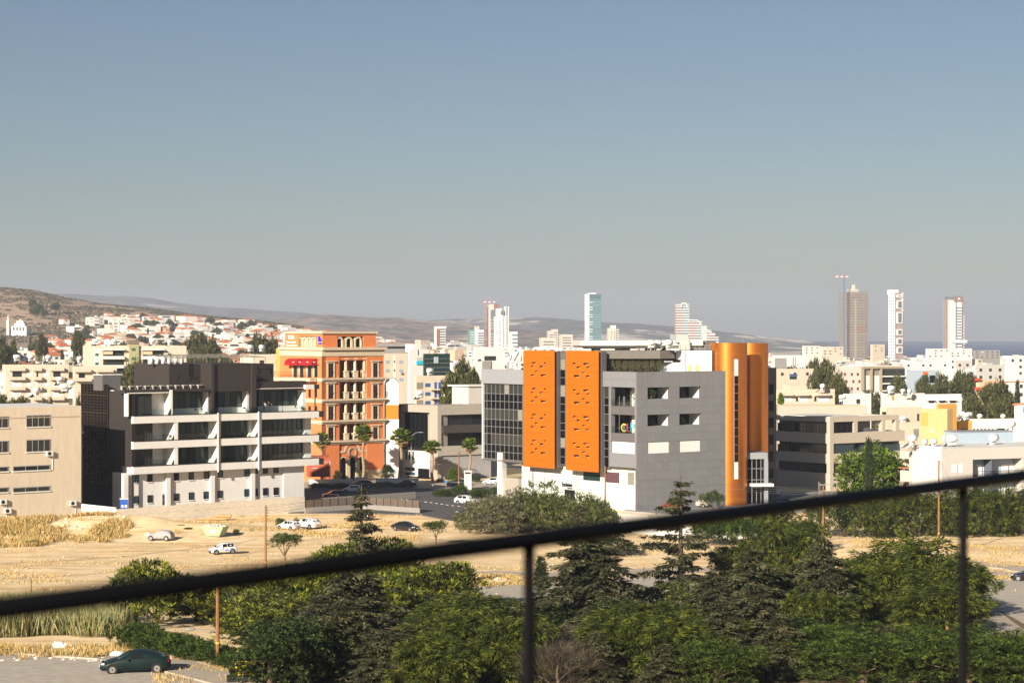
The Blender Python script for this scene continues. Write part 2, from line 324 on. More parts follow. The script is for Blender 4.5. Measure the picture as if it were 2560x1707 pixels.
# ---------------------------------------------------------------- facades
class Fr:
    """a vertical facade plane: corner A (x, y), horizontal direction d, outward normal n"""
    def __init__(s, A, d, flip=False):
        s.A = Vector((A[0], A[1])); s.d = Vector(d).normalized(); s.n = Vector((s.d.y, -s.d.x))
        if flip: s.n = -s.n
    def at(s, u, n=0.0): return s.A + s.d * u + s.n * n
    def uz(s, px, py, n=0.0):
        A = s.A + s.n * n; t = (px - CX) / F; u = (t * A.y - A.x) / (s.d.x - t * s.d.y); Y = A.y + u * s.d.y
        return u, CZ - (py - EY) / F * Y
    def rect(s, x0, x1, yt, yb, n=0.0):
        xm = (x0 + x1) / 2; return s.uz(x0, yt, n)[0], s.uz(x1, yt, n)[0], s.uz(xm, yb, n)[1], s.uz(xm, yt, n)[1]
    def mat(s, u0, u1, z0, z1, n0, n1):
        u0, u1 = min(u0, u1), max(u0, u1); z0, z1 = min(z0, z1), max(z0, z1); n0, n1 = min(n0, n1), max(n0, n1)
        o = s.at(u0, n1); a = s.d * (u1 - u0); b = -s.n * (n1 - n0)
        if a.x * b.y - a.y * b.x < 0:
            o = s.at(u1, n1); a = -a
        return Matrix(((a.x, b.x, 0, o.x), (a.y, b.y, 0, o.y), (0, 0, z1 - z0, z0), (0, 0, 0, 1)))
    def box(s, name, u0, u1, z0, z1, n0, n1, mat, parent):
        o = newobj(name, cube(mat), parent); o.matrix_basis = s.mat(u0, u1, z0, z1, n0, n1); return o
    def pbox(s, name, x0, x1, yt, yb, n0, n1, mat, parent, n=None):
        r = s.rect(x0, x1, yt, yb, n1 if n is None else n); return s.box(name, *r, n0, n1, mat, parent)
    def pm(s, mb, x0, x1, yt, yb, n0, n1, mi=0, n=None):
        r = s.rect(x0, x1, yt, yb, n1 if n is None else n); mb.mbox(s.mat(*r, n0, n1), mi)
    def m(s, mb, u0, u1, z0, z1, n0, n1, mi=0): mb.mbox(s.mat(u0, u1, z0, z1, n0, n1), mi)
def dirR(vx): return Vector((vx - CX, F)).normalized()          # facade direction from its vanishing point
def dirL(vx): return Vector((vx - CX, F)).normalized()
def corner(px, Y): return ((px - CX) / F * Y, Y)
def quadpts(A, d1, l1, d2, l2):
    A = Vector(A[:2]); return [A, A + d1 * l1, A + d1 * l1 + d2 * l2, A + d2 * l2]
DR0, DL0 = dirR(7345), dirL(-2900)
WHITE = M('white_render', (0.65, 0.63, 0.605), var=0.05, scale=0.25, streak=3)
WHITE2 = M('white_paint', (0.64, 0.62, 0.585), var=0.04, scale=0.3)
CREAM = M('cream_render', (0.66, 0.54, 0.40), var=0.09, scale=0.3, streak=4)
BEIGE = M('beige_render', (0.57, 0.475, 0.36), var=0.07, scale=0.3, streak=4)
CONC = M('concrete', (0.34, 0.30, 0.25), var=0.22, scale=0.45, streak=0.4)
DARKC = M('dark_cladding', (0.034, 0.028, 0.025), rough=0.55, var=0.12, scale=0.5)
GREYC = M('grey_cladding', (0.188, 0.187, 0.197), rough=0.4, var=0.06, scale=0.4, spec=0.45)
GREYD = M('dark_grey_cladding', (0.115, 0.105, 0.105), rough=0.45, var=0.08, scale=0.4)
GREYL = M('pale_grey_cladding', (0.25, 0.255, 0.27), rough=0.4, var=0.05, scale=0.4)
FRAME = M('window_frame_dark', (0.025, 0.024, 0.024), rough=0.4, var=0)
ALU = M('aluminium', (0.36, 0.35, 0.34), rough=0.35, var=0.05, metal=0.4)
GLASS = glassM('window_glass', (0.012, 0.015, 0.017))
GLASSB = glassM('black_glass', (0.005, 0.005, 0.006), rough=0.08, spec=0.12)
GLASSG = glassM('green_window_glass', (0.016, 0.036, 0.031), rough=0.08, spec=0.35)
GLASSP = glassM('blinds_behind_glass', (0.22, 0.21, 0.175), rough=0.15, spec=0.5, var=0.3)
GLASSC = glassM('curtained_glass', (0.045, 0.072, 0.058), rough=0.15, spec=0.35, var=0.35)
GLASST = glassM('teal_glass', (0.01, 0.04, 0.06))
GLASSS = glassM('slate_glass', (0.032, 0.032, 0.029), rough=0.1, spec=0.25, var=0.3)
BLACK = M('black_paint', (0.012, 0.012, 0.013), rough=0.5, var=0)
ORANGE = M('orange_panel', (0.42, 0.108, 0.002), rough=0.38, var=0.10, scale=0.6, spec=0.3, streak=5)
ORANGM = M('orange_metal', (0.70, 0.23, 0.04), rough=0.33, var=0.06, scale=0.5, spec=0.5, metal=0.85)
SHUT = M('white_shutter', (0.70, 0.68, 0.66), var=0.05)
WOODM = M('timber', (0.50, 0.28, 0.11), var=0.25, scale=2)
def clear_pane(name, tint=(0.90, 0.95, 0.93), refl=0.12):
    m = bpy.data.materials.new(name); m.use_nodes = True; n = m.node_tree; n.nodes.remove(n.nodes['Principled BSDF'])
    t = n.nodes.new('ShaderNodeBsdfTransparent'); t.inputs[0].default_value = (*tint, 1); g = n.nodes.new('ShaderNodeBsdfGlossy'); g.inputs['Roughness'].default_value = 0.03
    fr = n.nodes.new('ShaderNodeFresnel'); fr.inputs[0].default_value = 1.3; mx = n.nodes.new('ShaderNodeMixShader')
    n.links.new(fr.outputs[0], mx.inputs[0]); n.links.new(t.outputs[0], mx.inputs[1]); n.links.new(g.outputs[0], mx.inputs[2]); n.links.new(mx.outputs[0], n.nodes['Material Output'].inputs[0]); return m
PANE = clear_pane('clear_glass')

def text_mesh(body, size, mat, name, parent, M4, depth=0.05, squeeze=1.0):
    cu = bpy.data.curves.new(name, 'FONT'); cu.body = body; cu.size = size; cu.extrude = depth; cu.align_x = 'CENTER'; cu.align_y = 'CENTER'; cu.space_line = 0.9
    o = bpy.data.objects.new(name + '_tmp', cu); COL.objects.link(o); dg = bpy.context.evaluated_depsgraph_get(); me = bpy.data.meshes.new_from_object(o.evaluated_get(dg))
    bpy.data.objects.remove(o); bpy.data.curves.remove(cu); me.materials.clear(); me.materials.append(mat)
    ob = newobj(name, me, parent); ob.matrix_basis = M4 @ Matrix.Diagonal((squeeze, 1, 1, 1)); return ob
def text_on(fr, body, x0, x1, yt, yb, mat, name, parent, n=0.08, mirror=False):
    u0, u1, z0, z1 = fr.rect(x0, x1, yt, yb, n); sgn = 1
    d = Vector((fr.d.x, fr.d.y, 0)); 
    if d.x < 0: d = -d
    nn = Vector((fr.n.x, fr.n.y, 0)); c = fr.at((u0 + u1) / 2, n); lines = body.count('\n') + 1
    if mirror: d = -d; nn = -nn
    m4 = Matrix(((d.x, 0, nn.x, c.x), (d.y, 0, nn.y, c.y), (0, 1, 0, (z0 + z1) / 2), (0, 0, 0, 1)))
    size = abs(z1 - z0) / lines * 1.25; ob = text_mesh(body, size, mat, name, parent, m4)
    w = max(v.co.x for v in ob.data.vertices) - min(v.co.x for v in ob.data.vertices)
    ob.matrix_basis = m4 @ Matrix.Diagonal((abs(u1 - u0) / w, 1, 1, 1)); return ob

# ================================================================ beige block, far left
def beige_block():
    A = corner(203, 322); fr = Fr(A, dirR(7700)); t = thing('beige_block', 'beige rendered block with grey-framed windows at the left edge', 'building', (A[0], A[1], 29))
    z1 = fr.uz(203, 1014)[1]; z0 = fr.uz(203, 1300)[1]; U = -34
    mb = MB(); fr.m(mb, U, 0, z0 - 3, z1, -16, 0); mb.build('wall', BEIGE, t)
    fr.box('parapet', U - .1, .1, z1 - 1.75, z1 - 1.62, -0.3, 0.05, M('parapet_groove', (0.40, 0.31, 0.23), var=0), t)
    fr.box('roof', U + .5, -.5, z1 - .02, z1 + 0.03, -15.5, -.5, WHITE2, t)
    for (x0, x1, yt, yb, k) in [(66, 125, 1039, 1066, 4), (66, 125, 1100, 1128, 4), (-40, 20, 1043, 1069, 4), (-40, 20, 1104, 1131, 4), (33, 124, 1165, 1175, 3), (33, 124, 1218, 1228, 3), (-60, 20, 1169, 1179, 3), (-60, 20, 1221, 1231, 3)]:
        u0, u1, za, zb = fr.rect(x0, x1, yt, yb); w = fr.box('window', u0, u1, za, zb, -0.25, -0.12 + 0.14, GLASSS if k == 4 else GLASS, t)
        fr.box('sill', u0 - .15, u1 + .15, za - .18, za, -.1, .16, WHITE2, w)
        for i in range(k + 1):
            u = u0 + (u1 - u0) * i / k; fr.box('mullion', u - .05, u + .05, za, zb, -.1, .07, ALU, w)
        fr.box('lintel', u0 - .1, u1 + .1, zb, zb + .12, -.1, .09, ALU, w)
    for (x, y) in [(180, 1257), (17, 1276), (6, 1254), (122, 1133)]:
        u, z = fr.uz(x, y); a = fr.box('air_conditioner', u - .55, u + .55, z - .4, z + .4, .08, .5, WHITE2, t); 
        mb = MB(); c = fr.at(u - .1, .5); n = fr.n; mb.tube([(c.x, c.y, z), (c.x + n.x * .03, c.y + n.y * .03, z)], .3, 10); mb.build('fan_grille', FRAME, a)
        fr.box('pipe', u + .6, u + .68, z - 2.6, z - .2, .02, .1, SHUT, a)
    for i, x in enumerate((-30, 30, 126)):
        fr.pbox('vent_opening', x + 4, x + 90, 1291 - i * 1.5, 1297 - i * 1.5, -.2, .03, FRAME, t)
    # shed and low wing between the two blocks
    f2 = Fr(corner(139, 334), dirR(7700)); s = thing('flat_roofed_wing', 'low beige wing with a grey roof edge between the beige and black buildings', 'building', (*corner(139, 334), 29))
    u1 = f2.uz(206, 1080)[0]; zt = f2.uz(170, 1079)[1]; mb = MB(); f2.m(mb, 0, u1, 28, zt, -14, 0); mb.build('wall', BEIGE, s); f2.box('roof_edge', -.1, u1 + .1, zt, zt + 1.0, -14, .1, M('blue_grey_metal', (0.30, 0.34, 0.38), var=0.1), s)
    f2.box('roof_slab', -.2, u1 + .2, zt - .35, zt, -14, .25, WHITE2, s)
beige_block()

# ================================================================ black and white office block
def office():
    A = corner(330, 330); fr = Fr(A, dirR(7300)); fl = Fr(A, dirL(-2950), flip=True)
    t = thing('black_and_white_office', 'five-storey white office with black cladding and glazed balcony bands', 'building', (A[0], A[1], 29))
    pb = fr.pbox
    U = lambda px, n=0: fr.uz(px, 1000, n)[0]
    Z = lambda py, px=330: fr.uz(px, py)[1]
    uE = U(793); z0 = 28.6
    zt = Z(975, 330); ztop = Z(962, 330)
    # floor levels (tops of the white bands) at the left corner and the fitted verticals
    bands = [(1040.5, 1058.5), (1104, 1122.5), (1166.5, 1185)]
    zb = [(Z(a, 334), Z(b, 334)) for a, b in bands]
    uL = fl.uz(205, 1100)[0]
    # black side wing (left face) with its screen of slats
    mb = MB(); mb.prism([fr.at(0, -.2), fr.at(0, 0), fr.at(.35, 0), fr.at(.35, -.2)][::-1], z0, zt - .2); 
    P = [fr.at(0.0, 0), fl.at(uL), fl.at(uL) + fr.d * 30, fr.at(30, 0)]
    mb.prism([fr.at(.02, -4.0), fl.at(uL), fl.at(uL) + fr.d * (uE - 1), fr.at(uE - 1, -4.0)][::-1], z0, zt - .3); mb.prism([fr.at(0, 0), fl.at(6.0), fl.at(6.0) + fr.d * .5, fr.at(.5, 0)][::-1], zb[2][0], zt - .1)
    mb.build('black_wing', DARKC, t)
    fr.box('roof', .3, uE - 1.2, zt - .3, zt - .18, -uL + 1, -.3, M('roof_membrane', (0.62, 0.58, 0.52), var=0.1), t)
    scr = fl.rect(206, 273, 958, 1170); zs0, zs1 = fl.uz(240, 1170)[1], fl.uz(240, 960)[1]; us0, us1 = fl.uz(272, 1000)[0], fl.uz(206, 1000)[0]
    sc = fl.box('slat_screen', us0, us1, 30, zs1, 0, .12, GLASSB, t)
    brass = M('brass_trim', (0.05, 0.032, 0.018), rough=0.4, var=0.4, scale=2, metal=0.3)
    nrow = 34; zsc = 34.5
    for i in range(nrow):
        z = zsc + (zs1 - zsc) * i / nrow; fl.box('slat', us0, us1, z, z + (.13 if i % 6 else .2), .12, .20, M('bronze_slat', (0.016, 0.010, 0.008), rough=0.4, var=0.3, scale=3) if i % 6 else brass, sc)
    for i in range(9):
        u = us0 + (us1 - us0) * i / 8; fl.box('slat_post', u - .05, u + .05, zsc, zs1, .14, .27, brass, sc)
    # white base storeys
    mb = MB(); zB = zb[2][1]; uw = U(765); fr.m(mb, U(318), uw, z0, zB + .1, -5, -0.9); mb.build('base_wall', WHITE, t)
    for x in (422, 533, 634, 316): fr.box('pilaster', U(x) - .25, U(x) + .55, z0, zB, -1, -.35, WHITE, t)
    fr.box('pilaster', U(714), uw + .02, z0, zB, -.92, -.6, WHITE, t)
    for (x, y, h) in [(341, 1187, 1), (375, 1185, 1), (441, 1182, 1), (478, 1180, 1), (516, 1178, 1), (551, 1175, 1), (617, 1172, 1), (638, 1171, .7), (663.5, 1170, .7), (690, 1168.5, .7),
                      (341, 1239, 1), (375, 1237, 1), (441, 1233, 1), (478, 1230, 1), (515, 1228, 1), (550, 1226, 1), (617, 1222, 1), (638, 1221, 1), (663.5, 1219, 1), (690, 1218, 1)]:
        w = pb('window', x - 5.5, x + 5, y, y + 19 * h, -1.2, -.88, GLASST if int(x) % 3 else GLASS, t, n=-.9); u0, u1, za, zb_ = fr.rect(x - 5.5, x + 5, y, y + 19 * h, -.9)
        fr.box('frame', u0 - .08, u0, za, zb_, -1, -.8, FRAME, w); fr.box('frame', u1, u1 + .08, za, zb_, -1, -.8, FRAME, w); fr.box('sill', u0 - .1, u1 + .1, za - .12, za, -1, -.75, WHITE2, w)
    d = pb('door', 406, 418, 1235, 1262, -1.2, -.86, FRAME, t, n=-.9); pb('handle', 408, 409, 1248, 1251, -.86, -.8, ALU, d)
    # three glazed balcony storeys with white bands
    prevz = zb[2][1]
    glassmats = [GLASSG, GLASSC, GLASSG, GLASSG, GLASSC, GLASSS]
    for k in range(3):
        z1, z0b = zb[k]
        b = fr.box('white_band', -.05, uE, z0b, z1, -.2, .55, WHITE, t); fr.box('floor_slab', .4, uE - .1, z0b + .05, z1 - .05, -6.5, -.2, WHITE, b)
        fr.box('band_cap', -.05, uE + .02, z1, z1 + .1, -.15, .6, FRAME, b)
        fr.box('corner_cap', uE, uE + 1.0, z0b + .1, z1 - .05, -.7, .62, DARKC, b)
    for k in (0, 1):
        zc0, zc1 = zb[k + 1][0], zb[k][1]            # glazed storey between band k+1 (below) and band k (above)
        st = fr.box('back_wall', .3, uE - 2.2, zc0, zc1, -6, -3.2, WHITE, t)
        wins = [(333, 380, 3, 3.1), (441, 524, 7, 2.6), (551, 622, 6, 2.6), (646, 766, 10, 2.6)]
        for (x0, x1, n, dep) in wins:
            n_ = -1.0 if n == 3 else -2.2
            u0, u1 = fr.uz(x0, 1100, n_)[0], fr.uz(x1, 1100, n_)[0]
            for i in range(n):
                a, c = u0 + (u1 - u0) * i / n, u0 + (u1 - u0) * (i + 1) / n
                w = fr.box('window', a + .06, c - .06, zc0 + .12, zc1 - .1, n_ - .35, n_, glassmats[(i * 2 + k + n) % 6] if n != 3 else GLASSS, t)
                fr.box('window_frame', a - .07, a + .07, zc0, zc1, n_ - .3, n_ + .08, FRAME, w)
                if n != 3: fr.box('transom', a, c, zc0 + 1.0, zc0 + 1.12, n_ - .2, n_ + .05, FRAME, w)
            fr.box('window_frame', u1 - .07, u1 + .07, zc0, zc1, n_ - .3, n_ + .08, FRAME, t)
        for x in (437, 543.5, 646): 
            u = U(x); fr.box('white_fin', u - .33, u + .33, zc0, zc1, -6, .50, WHITE, t)
        for x0, x1 in ((524, 536), (622, 635)):
            u0, u1 = fr.uz(x0, 1100, -1.6)[0], fr.uz(x1, 1100, -1.6)[0]; fr.box('white_pier', u0, u1, zc0, zc1, -3.2, -1.6, WHITE, t)
        fr.box('white_pier', uE - 1.6, uE - .3, zc0, zc1, -5.5, -1.5, WHITE, t)
        for (x0, x1) in ((334, 434), (441, 541), (548, 643), (650, 790)):
            fr.box('glass_balustrade', U(x0), U(x1), zc0 + .1, zc0 + 1.05, .35, .40, PANE, t)
    for x in (543.5, 645):  # downpipes in front of the bands
        u = U(x, .5); mb = MB(); c = fr.at(u, .72); mb.tube([(c.x, c.y, zb[2][1] - .3), (c.x, c.y, zb[0][0] + .2)], .14, 8); mb.build('downpipe', WHITE2, t)
    # penthouse storey behind its terrace
    zc0 = zb[0][0]; pz = zc0 + 3.75
    for (x0, x1, n) in [(320, 380, 3), (430, 524, 6), (546, 622, 5), (646, 706, 4), (708, 762, 4)]:
        n_ = -.35 if n == 3 else -2.4
        u0, u1 = fr.uz(x0, 1000, n_)[0], fr.uz(x1, 1000, n_)[0]; zl = zc0 + (.2 if n == 3 else 1.1)
        for i in range(n):
            a, c = u0 + (u1 - u0) * i / n, u0 + (u1 - u0) * (i + 1) / n
            w = fr.box('window', a + .06, c - .06, zl, pz - .1, n_ - .4, n_, (GLASSC, GLASSG, GLASSC, GLASS)[(i + n) % 4] if n != 3 else GLASSS, t); fr.box('window_frame', a - .06, a + .06, zl, pz - .05, n_ - .3, n_ + .06, FRAME, w)
        fr.box('window_frame', u0, u1, zl - .1, zl, n_ - .3, n_ + .05, FRAME, t)
        if n != 3: fr.box('white_dado', u0, u1, zc0, zl - .1, -3, n_ - .02, WHITE2, t)
    fr.box('white_panel', U(381), U(424), zc0, pz, -2.5, -1.6, WHITE, t); fr.box('white_fin', U(423), U(429), zc0, pz + .5, -3, .35, WHITE2, t)
    fr.box('white_frame', U(318), U(424), pz + .0, pz + .15, -1.8, .2, WHITE2, t); fr.box('white_frame', U(317.5), U(320), zc0, pz, -1.0, .25, WHITE2, t)
    for x in (525, 624, 763): fr.box('white_pier', U(x), U(x + 9), zc0, pz, -3.2, -.9, WHITE, t)
    fr.box('black_fascia', U(312), U(524), pz + .15, zt, -3, .12, DARKC, t)
    fr.box('black_fascia', U(640), U(770), pz, pz + 1.55, -3.2, -.5, DARKC, t); fr.box('white_fascia', U(763), U(784), pz + .1, pz + .9, -1, .2, WHITE2, t); fr.box('black_cap', U(784), U(797), pz + .1, pz + .9, -1.2, .2, DARKC, t)
    mb = MB(); c = fr.at(U(790), -.3); mb.tube([(c.x, c.y, zc0), (c.x, c.y, pz)], .12, 6); mb.build('post', FRAME, t)
    for (x0, x1) in ((334, 424), (430, 536), (547, 633), (648, 792)): fr.box('glass_balustrade', U(x0), U(x1), zc0 + .1, zc0 + 1.1, .35, .40, PANE, t)
    # dark stair tower and lift block on the roof
    zT = fr.uz(560, 908, -1)[1]
    tw = fr.box('stair_tower', U(531), U(634), pz, zT, -14, -.3, DARKC, t); fr.box('stair_tower_fin', U(528), U(535), zc0, zT - .02, -14, .1, DARKC, tw); fr.box('stair_tower_fin', U(629), U(640), zc0, zT - .02, -10, .12, DARKC, tw)
    f3 = Fr(fr.at(U(531), -3.5), fr.d); mb = MB(); u0 = f3.uz(423, 920)[0]; f3.m(mb, u0, 0, zt - 1, f3.uz(500, 910)[1], -12, 0); o = mb.build('lift_block', DARKC, t)
    for (x0, x1, yt, yb) in [(476, 482, 938, 950), (505, 512, 942, 957), (444, 450, 939, 948), (487, 494, 942, 950)]: f3.pbox('plant_door', x0, x1, yt, yb, -.1, .03, BLACK, o)
    f3.pbox('recess', 472, 484, 909, 940, -.1, .04, BLACK, o)
    f4 = Fr(fr.at(U(640), -8), fr.d); mb = MB(); f4.m(mb, 0, f4.uz(684, 930)[0], zt - 2, f4.uz(660, 909)[1], -6, 0); mb.build('dark_roof_room', DARKC, t)
    f4.pbox('glass_balustrade', 644, 720, 955, 966, 3.0, 3.06, PANE, t)
    # pergola of pipes on the tower
    mb = MB(); 
    for i in range(9):
        a = fr.at(U(470) + i * 2.4, -6); b2 = fr.at(U(470) + i * 2.4, -14); mb.tube([(a.x, a.y, zT + .9), (b2.x, b2.y, zT + 1.4)], .06, 4); mb.tube([(a.x, a.y, zT), (a.x, a.y, zT + .9)], .06, 4)
    for k in range(6):
        n = -6 - k * 1.6; a = fr.at(U(470), n); b2 = fr.at(U(470) + 19.2, n); mb.tube([(a.x, a.y, zT + .9 + k * .1), (b2.x, b2.y, zT + .9 + k * .1)], .05, 4)
    tag(mb.build('roof_pergola', M('galvanised_steel', (0.30, 0.28, 0.24), metal=0.5, rough=0.5)), 'steel pipe pergola on top of the black stair tower', 'pergola')
    return fr, U, zt, zc0, zb, zT
OFF = office()

# ================================================================ the orange and grey office building
def hero():
    A = corner(1593, 343); fl = Fr(A, dirL(-2950), flip=True); fr = Fr(A, dirR(8350))
    t = thing('orange_and_grey_office', 'grey clad office building with two orange perforated panels and an orange curved end', 'building', (A[0], A[1], 29))
    UL = lambda px, n=0: fl.uz(px, 1000, n)[0]
    ZL = lambda py, px, n=0: fl.uz(px, py, n)[1]
    g0 = 28.5; uEnd = UL(1205); zp = ZL(930, 1593); zgl = ZL(1166, 1530)
    uW = fr.uz(1817, 1000)[0]
    # core volume (behind the glass), grey side wall made of cladding panels
    core = MB(); core.prism([fl.at(4.4, -4.4), fl.at(uEnd, -.9), fl.at(uEnd) + fr.d * 16, fl.at(4.4) + fr.d * 18][::-1], zgl, zp - .7); core.prism([fl.at(.3, -.3), fl.at(uEnd, -.9), fl.at(uEnd) + fr.d * 16, fl.at(.3) + fr.d * 18][::-1], zp - .6, zp - .35); core.prism([fl.at(.3, -.3), fl.at(uEnd, -.9), fl.at(uEnd) + fr.d * 16, fl.at(.3) + fr.d * 18][::-1], zgl - .1, zgl + .2); core.build('core', GREYD, t)
    def sidewall():
        openings = [(1619, 1674, 968, 997), (1698.6, 1752, 966, 994.5), (1619, 1674, 1036, 1064.5), (1698.6, 1752, 1033, 1062), (1619, 1674, 1104, 1133.5), (1698.6, 1752, 1099, 1129)]
        R = [fr.rect(*o) for o in openings]; us = sorted({0, uW} | {round(x, 4) for r in R for x in r[:2]}); wall = []
        rows = [(R[0][2], R[0][3]), (R[2][2], R[2][3]), (R[4][2], R[4][3])]
        R = [(r[0], r[1], *rows[i // 2]) for i, r in enumerate(R)]
        return R, rows
    R, rows = sidewall()
    # panels: a grid with 3 cm joints, leaving the openings free
    nu = 12; ucols = [0]; 
    ue = sorted([R[0][0], R[0][1], R[1][0], R[1][1]])
    segs = [(0, ue[0], 2), (ue[0], ue[1], 3), (ue[1], ue[2], 1), (ue[2], ue[3], 3), (ue[3], uW, 4)]
    cols = []
    for a, b, k in segs: cols += [(a + (b - a) * i / k, a + (b - a) * (i + 1) / k, (a, b) in ((ue[0], ue[1]), (ue[2], ue[3]))) for i in range(k)]
    zz = [(zp, rows[0][1], 1), (rows[0][1], rows[0][0], 1, 'o'), (rows[0][0], rows[1][1], 2), (rows[1][1], rows[1][0], 1, 'o'), (rows[1][0], rows[2][1], 2), (rows[2][1], rows[2][0], 1, 'o'), (rows[2][0], g0, 7)]
    gm = [GREYC, M('grey_cladding_b', (0.183, 0.182, 0.192), rough=0.38, var=0.05, scale=0.4, spec=0.45), M('grey_cladding_c', (0.194, 0.193, 0.203), rough=0.42, var=0.05, scale=0.4, spec=0.45)]
    sw = MB(); fr.m(sw, .02, uW, g0, zp - .1, -.5, -.06) if False else None
    for row in zz:
        for i in range(row[2]):
            za = row[0] + (row[1] - row[0]) * i / row[2]; zb = row[0] + (row[1] - row[0]) * (i + 1) / row[2]
            for (a, b, op) in cols:
                if op and len(row) == 4: continue
                fr.box('cladding_panel', a + .014, b - .014, zb + .014, za - .014, -.25, 0, random.choice(gm), t)
    bk = MB()      # dark backing seen in the joints
    for (a, b, op) in cols: 
        for row in zz:
            if op and len(row) == 4: continue
            fr.m(bk, a, b, row[1], row[0], -.5, -.03)
    bk.build('wall_backing', GREYD, t)
    for i, (u0, u1, za, zb) in enumerate(R):
        if i < 4:
            o = fr.box('opening_back', u0, u1, za, zb, -3.2, -3.0, M('shaded_render', (0.5, 0.46, 0.42), var=0.05), t)
            fr.box('opening_side', u1 - .001, u1 + .3, za, zb, -3.0, -.5, WHITE, o); fr.box('opening_sill', u0, u1, za - .12, za, -3.0, .03, GREYL, o); fr.box('opening_soffit', u0, u1, zb - .01, zb + .2, -3, -.5, GREYD, o)
            fr.box('glass_door', u0 + (u1 - u0) * (.35 if i < 2 else .2), u1 - .25, za, zb - .1, -3.0, -2.9, GLASSB, o)
            fr.box('opening_post', u0 + .35, u0 + .9, za, zb, -2.6, -2.0, WHITE, o)
        else:
            o = fr.box('shutter', u0 + .08, u1 - .08, za + .08, zb - .08, -.5, -.12, SHUT, t)
            for k in range(10): fr.box('shutter_rib', u0 + .1 + (u1 - u0) * k / 10, u0 + .17 + (u1 - u0) * k / 10, za + .1, zb - .1, -.12, -.08, WHITE2, o)
            fr.box('shutter_frame', u0, u1, za - .05, za + .08, -.4, .04, ALU, o)
    # left face: grey frame
    zf0 = ZL(967, 1530)
    parapet = fl.box('parapet', .02, UL(1498), zf0, zp, -1.2, -.02, GREYC, t)
    fl.box('parapet_joint', .02, UL(1498), (zf0 + zp) / 2 - .03, (zf0 + zp) / 2 + .02, -.1, -.012, GREYD, parapet)
    fl.box('corner_pier', .02, UL(1586.5), zgl, zf0, -1.2, -.02, GREYC, t); fl.box('corner_pier', UL(1527), UL(1523), zgl, zf0, -1.0, -.02, GREYC, t)
    ub0, ub1 = UL(1586.5), UL(1527)
    lv = [(969, 1015.5), (1036.5, 1083)]
    for i, (a, b) in enumerate(lv):
        zb1, zb0 = ZL(a, 1557), ZL(b, 1557); o = fl.box('balcony_back', ub0, ub1, zb0, zb1, -4, -3.4, GLASSB, t)
        fl.box('balcony_pillar', ub0 + (ub1 - ub0) * .28, ub0 + (ub1 - ub0) * .5, zb0, zb1, -3.3, -2.2, WHITE2, o)
        fl.box('balcony_mullion', ub0 + (ub1 - ub0) * .72, ub0 + (ub1 - ub0) * .75, zb0, zb1, -3.4, -3.3, ALU, o); fl.box('balcony_glass', ub0, ub1, zb0, zb0 + 1.1, -.2, -.15, PANE, o)
        zs = ZL((1036.5, 1103.6)[i], 1557); fl.box('balcony_slab', ub0, ub1, zs, zb0, -4, -.05, GREYD, o)
    za, zb = ZL(1132.7, 1557), ZL(1103.6, 1557); sh = fl.box('shutter', ub0 + .05, ub1 - .05, za, zb, -.6, -.3, SHUT, t)
    for k in range(9): fl.box('shutter_rib', ub0 + (ub1 - ub0) * k / 9, ub0 + (ub1 - ub0) * k / 9 + .08, za, zb, -.3, -.24, WHITE2, sh)
    fl.box('grey_wall', ub0, ub1, zgl, za, -1, -.03, GREYC, t)
    # curtain walls
    def curtain(x0, x1, ncol, ys_l, xm, n, mats, fz=None):
        u0, u1 = UL(x0, n), UL(x1, n)
        zs = [ZL(y, xm, n) for y in ys_l]
        for r in range(len(zs) - 1):
            for c in range(ncol):
                a, b = u0 + (u1 - u0) * c / ncol, u0 + (u1 - u0) * (c + 1) / ncol
                mm = mats[r % 3] if not (r % 3 == 0 and (c * 7 + r * 3) % 5 == 0) else (GLASSS, GLASSB, GLASSP)[(c + r) % 3]
                fl.box('glass_pane', min(a, b) + .05, max(a, b) - .05, zs[r + 1] + .05, zs[r] - .05, n - .3, n, mm, t)
        for c in range(ncol + 1):
            u = u0 + (u1 - u0) * c / ncol; fl.box('mullion', u - .032, u + .032, zs[-1], zs[0], n - .3, n + .06, ALU, t)
        for z in zs: fl.box('transom', min(u0, u1), max(u0, u1), z - .032, z + .032, n - .3, n + .04, ALU, t)
    ysA = [y * .3231 + 850 for y in (338, 416, 474, 534, 616, 672, 727, 810, 866, 922)]
    curtain(1207, 1306.5, 9, ysA, 1256, -.4, [GLASSS, GLASSB, GLASSB])
    fl.box('parapet', UL(1309), UL(1203.5, .1), ZL(959, 1256, -.4), ZL(923.5, 1256), -1.0, .1, GREYL, t)
    fl.box('white_edge', UL(1207), UL(1205), ZL(1146, 1206), ZL(958, 1206), -1, .02, WHITE2, t)
    fl.box('soffit', UL(1310), UL(1205), ZL(1149, 1256) - .35, ZL(1149, 1256) - .02, -8, -.1, GREYD, t)
    ysB = [y * .3231 + 850 for y in (150, 228, 290, 350, 435, 493, 553, 640, 697, 757, 830, 900, 960)]
    curtain(1388.4, 1413.6, 2, ysB, 1401, -.5, [GLASSP, GLASSB, GLASSB]); fl.box('strip_cap', UL(1414), UL(1388), ZL(898, 1401), ZL(877, 1401), -1, -.4, GREYD, t)
    ysC = [y * .3231 + 850 for y in (362, 444, 503, 570, 655, 715, 775, 838, 900, 985)]
    curtain(1499, 1522.5, 2, ysC, 1511, -.4, [GLASSS, GLASSB, GLASSB])
    # orange perforated panels
    pat1 = [(558, 570, 168, 182), (463, 498, 170, 182), (556, 575, 172, 184), (455, 474, 198, 210), (524, 550, 198, 212), (486, 506, 235, 248), (454, 482, 264, 276), (530, 568, 265, 279)][1:]
